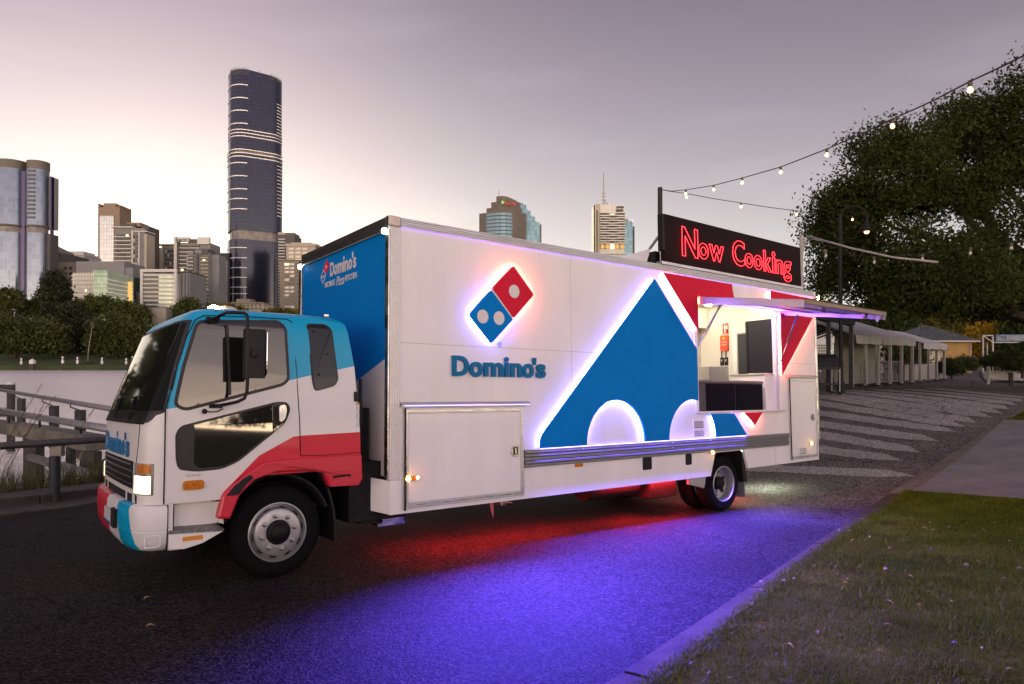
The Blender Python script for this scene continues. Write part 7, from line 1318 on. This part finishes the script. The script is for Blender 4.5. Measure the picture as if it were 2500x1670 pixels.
bc = T(MB().lathe([(0,2.55),(.16,2.55),(.16,2.57),(.14,2.60),(.09,2.635),(.0,2.65)], (-1.36,1.0,0), n=20), 'beacon', mat('frosted cover', (.62,.60,.56), .3), smooth=True); T(MB().lathe([(0,2.57),(.05,2.575),(.055,2.61),(0,2.64)], (-1.49,.9,0), n=14), 'bulb', led('beacon lamp', (1.0,.66,.30), 120.), bc, smooth=True)
T(MB().box(-.55,-.50,.4,.45,2.54,2.56), 'roof_stud', M_CHROME)
# front wall lettering of the box
fl_ = faceX(-.004); wv = mat('white vinyl letter', (.55,.55,.58), .5)
for ch, a, b, z1 in (('D',1.545,1.43,3.345),('o',1.425,1.335,3.30),('m',1.325,1.18,3.30),('i',1.17,1.135,3.36),('n',1.125,1.03,3.30),('o',1.02,.93,3.30),("'",.93,.895,3.37),('s',.90,.82,3.30)): text('letter', ch, wv, truck, fl_, (-a, -b, 3.175 if ch != "'" else 3.30, z1), .002, .03)
text('lettering', 'MOBILE', wv, truck, fl_, (-1.70,-1.40,3.055,3.125), .002, .012); text('lettering', 'Pizza', wv, truck, fl_, (-1.36,-1.14,3.035,3.145), .002, .0, shear=.35); text('lettering', 'KITCHEN', wv, truck, fl_, (-1.11,-.80,3.055,3.125), .002, .012)
def fwp(poly, m, x0=-.006, x1=-.001, holes=()): return T(MB().plate(poly, x0, x1, holes, plane='yz'), 'logo_print', m)
fwp([(1.67,3.405),(1.79,3.29),(1.67,3.27),(1.585,3.34)][:0] or [(1.655,3.405),(1.745,3.31),(1.665,3.225),(1.575,3.32)], P_RED); fwp([(1.75,3.30),(1.84,3.205),(1.76,3.115),(1.67,3.215)], wv, holes=[[(1.75,3.288),(1.828,3.205),(1.76,3.128),(1.682,3.215)][::-1]]); fwp(circ(1.66,3.315,.022), wv, -.008)
for y in (1.79, 1.735): fwp(circ(y,3.205,.017), wv)
# ------------------------------------------------------------------ lawn blades, litter of leaves
def lawn_points(n, tmax, smax, pw=1.0):
    k = resample([tuple(p) for p in koF[20:iP0+1]], 300); i = RNG.uniform(0, 299, n); A = np.stack([np.interp(i, np.arange(300), k[:,0]), np.interp(i, np.arange(300), k[:,1])], -1)
    return A+e0*(RNG.uniform(0, 1, n)**pw*smax)[:, None]
def in_view(P, mx=.80): return (P[:,1] > 1.7) & (np.abs(P[:,0]) < P[:,1]*mx+.3)
M_BLADE = leaf_mat('lawn blades', (.045,.085,.003), (.16,.19,.010), .25)
def turf(P, ln, wd, lean):
    gz = G(P[:,0], P[:,1])+.03; dens = np.array([noise.noise((float(x)*.9, float(y)*.9, 3.0))+.6*noise.noise((float(x)*2.7, float(y)*2.7, 7.0)) for x, y in P]); keep = dens > RNG.uniform(-.95, .25, len(P)); P, gz, dens = P[keep], gz[keep], dens[keep]
    V, _ = blades(np.concatenate([P, gz[:, None]], -1), ln, wd, lean, 2); tone = np.clip(.45-.5*dens+RNG.normal(0, .22, len(P)), 0, 1)
    quads_object('grass', V, M_BLADE, None, np.tile(tone, 2), 'stuff')
P = lawn_points(420000, 1, 6.0, .9); P = P[in_view(P)]; near = np.hypot(P[:,0], P[:,1]); P = P[RNG.uniform(0, 1, len(P)) < np.clip(9/near**1.25, .12, 1)]
turf(P, .055, .0026, 1.3)
P = lawn_points(160000, 1, 13.0); P = P[in_view(P)]; d_ = np.hypot(P[:,0], P[:,1]); P = P[d_ > 6]; turf(P, .06, .006, 1.2)
k2_ = resample([tuple(p) for p in koF[iP1:iP1+60]], 100); i_ = RNG.integers(0, 100, 9000); P = k2_[i_]+e0*RNG.uniform(0, 9, 9000)[:, None]+RNG.normal(0, .15, (9000, 2)); turf(P, .07, .012, 1.0)
# ragged edge of grass over the kerb
k = resample([tuple(p) for p in koF[20:iP0+1]], 3000); P = k[RNG.integers(0, 3000, 16000)]+e0*RNG.normal(.0, .035, 16000)[:, None]+RNG.normal(0, .02, (16000, 2)); P = P[in_view(P)]; gz = G(P[:,0], P[:,1])+.03
V, _ = blades(np.concatenate([P, gz[:, None]], -1), .06, .0028, 1.4, 2); quads_object('grass', V, M_BLADE, None, np.tile(RNG.uniform(0, 1, len(P)), 2), 'stuff')
# tuft at the rear corner of the truck
c_ = np.array([8.6, 17.2]); 
M_DRY = [mat('dry leaf', (.24,.15,.05), .8, var=.3, vscale=30), mat('pale dry leaf', (.38,.28,.10), .8, var=.25, vscale=30), mat('brown leaf', (.10,.062,.025), .85, var=.3, vscale=30)]
lm_ = []
for k_, (L_, W_2) in enumerate(((.055,.016),(.042,.020),(.07,.011))):
    for m_ in M_DRY:
        mb = MB(); n_ = 6
        for i in range(n_+1):
            t = i/n_; w_ = W_2*math.sin(math.pi*min(.97, t*.94+.03)); z = .012*math.sin(t*math.pi*1.1)+.006*k_*t; mb.v += [(L_*(t-.5), -w_, z+.006), (L_*(t-.5), 0, z), (L_*(t-.5), w_, z+.007)]
        for i in range(n_): a = i*3; mb.f += [(a,a+3,a+4,a+1),(a+1,a+4,a+5,a+2)]
        mb.m = [0]*len(mb.f); me = bpy.data.meshes.new('fallen_leaf'); me.from_pydata(mb.v, [], mb.f); me.materials.append(m_); lm_.append(me)
P = lawn_points(900, 1, 5.0, 1.3); P = P[in_view(P, .74)]; P = P[np.hypot(P[:,0], P[:,1]) < 11][:110]
P = np.concatenate([P, k[RNG.integers(300, 3000, 40)]+RNG.normal(0, .08, (40, 2))])
for i, (x, y) in enumerate(P):
    o = bpy.data.objects.new('fallen_leaf', lm_[random.randrange(len(lm_))]); COL.objects.link(o); o.location = (x, y, float(G(x, y))+.055+random.random()*.02); o.rotation_euler = (random.uniform(-.4,.4), random.uniform(-.4,.4), random.uniform(0, 6.3)); s = random.uniform(.5, 1.1); o.scale = (s, s, s)
    tag(o, 'small dry fallen leaf lying on the grass verge beside the kerb', 'leaf', 'dry leaves scattered over the grass verge')
for x, y in ((-3.4,4.3),(-2.6,4.9),(-3.0,5.6)):
    o = bpy.data.objects.new('fallen_leaf', lm_[1]); COL.objects.link(o); o.location = (x, y, float(G(x, y))+.006); o.rotation_euler = (0, 0, x*7); tag(o, 'single dry leaf on the dark asphalt left of the front wheel', 'leaf', 'dry leaves on the asphalt')
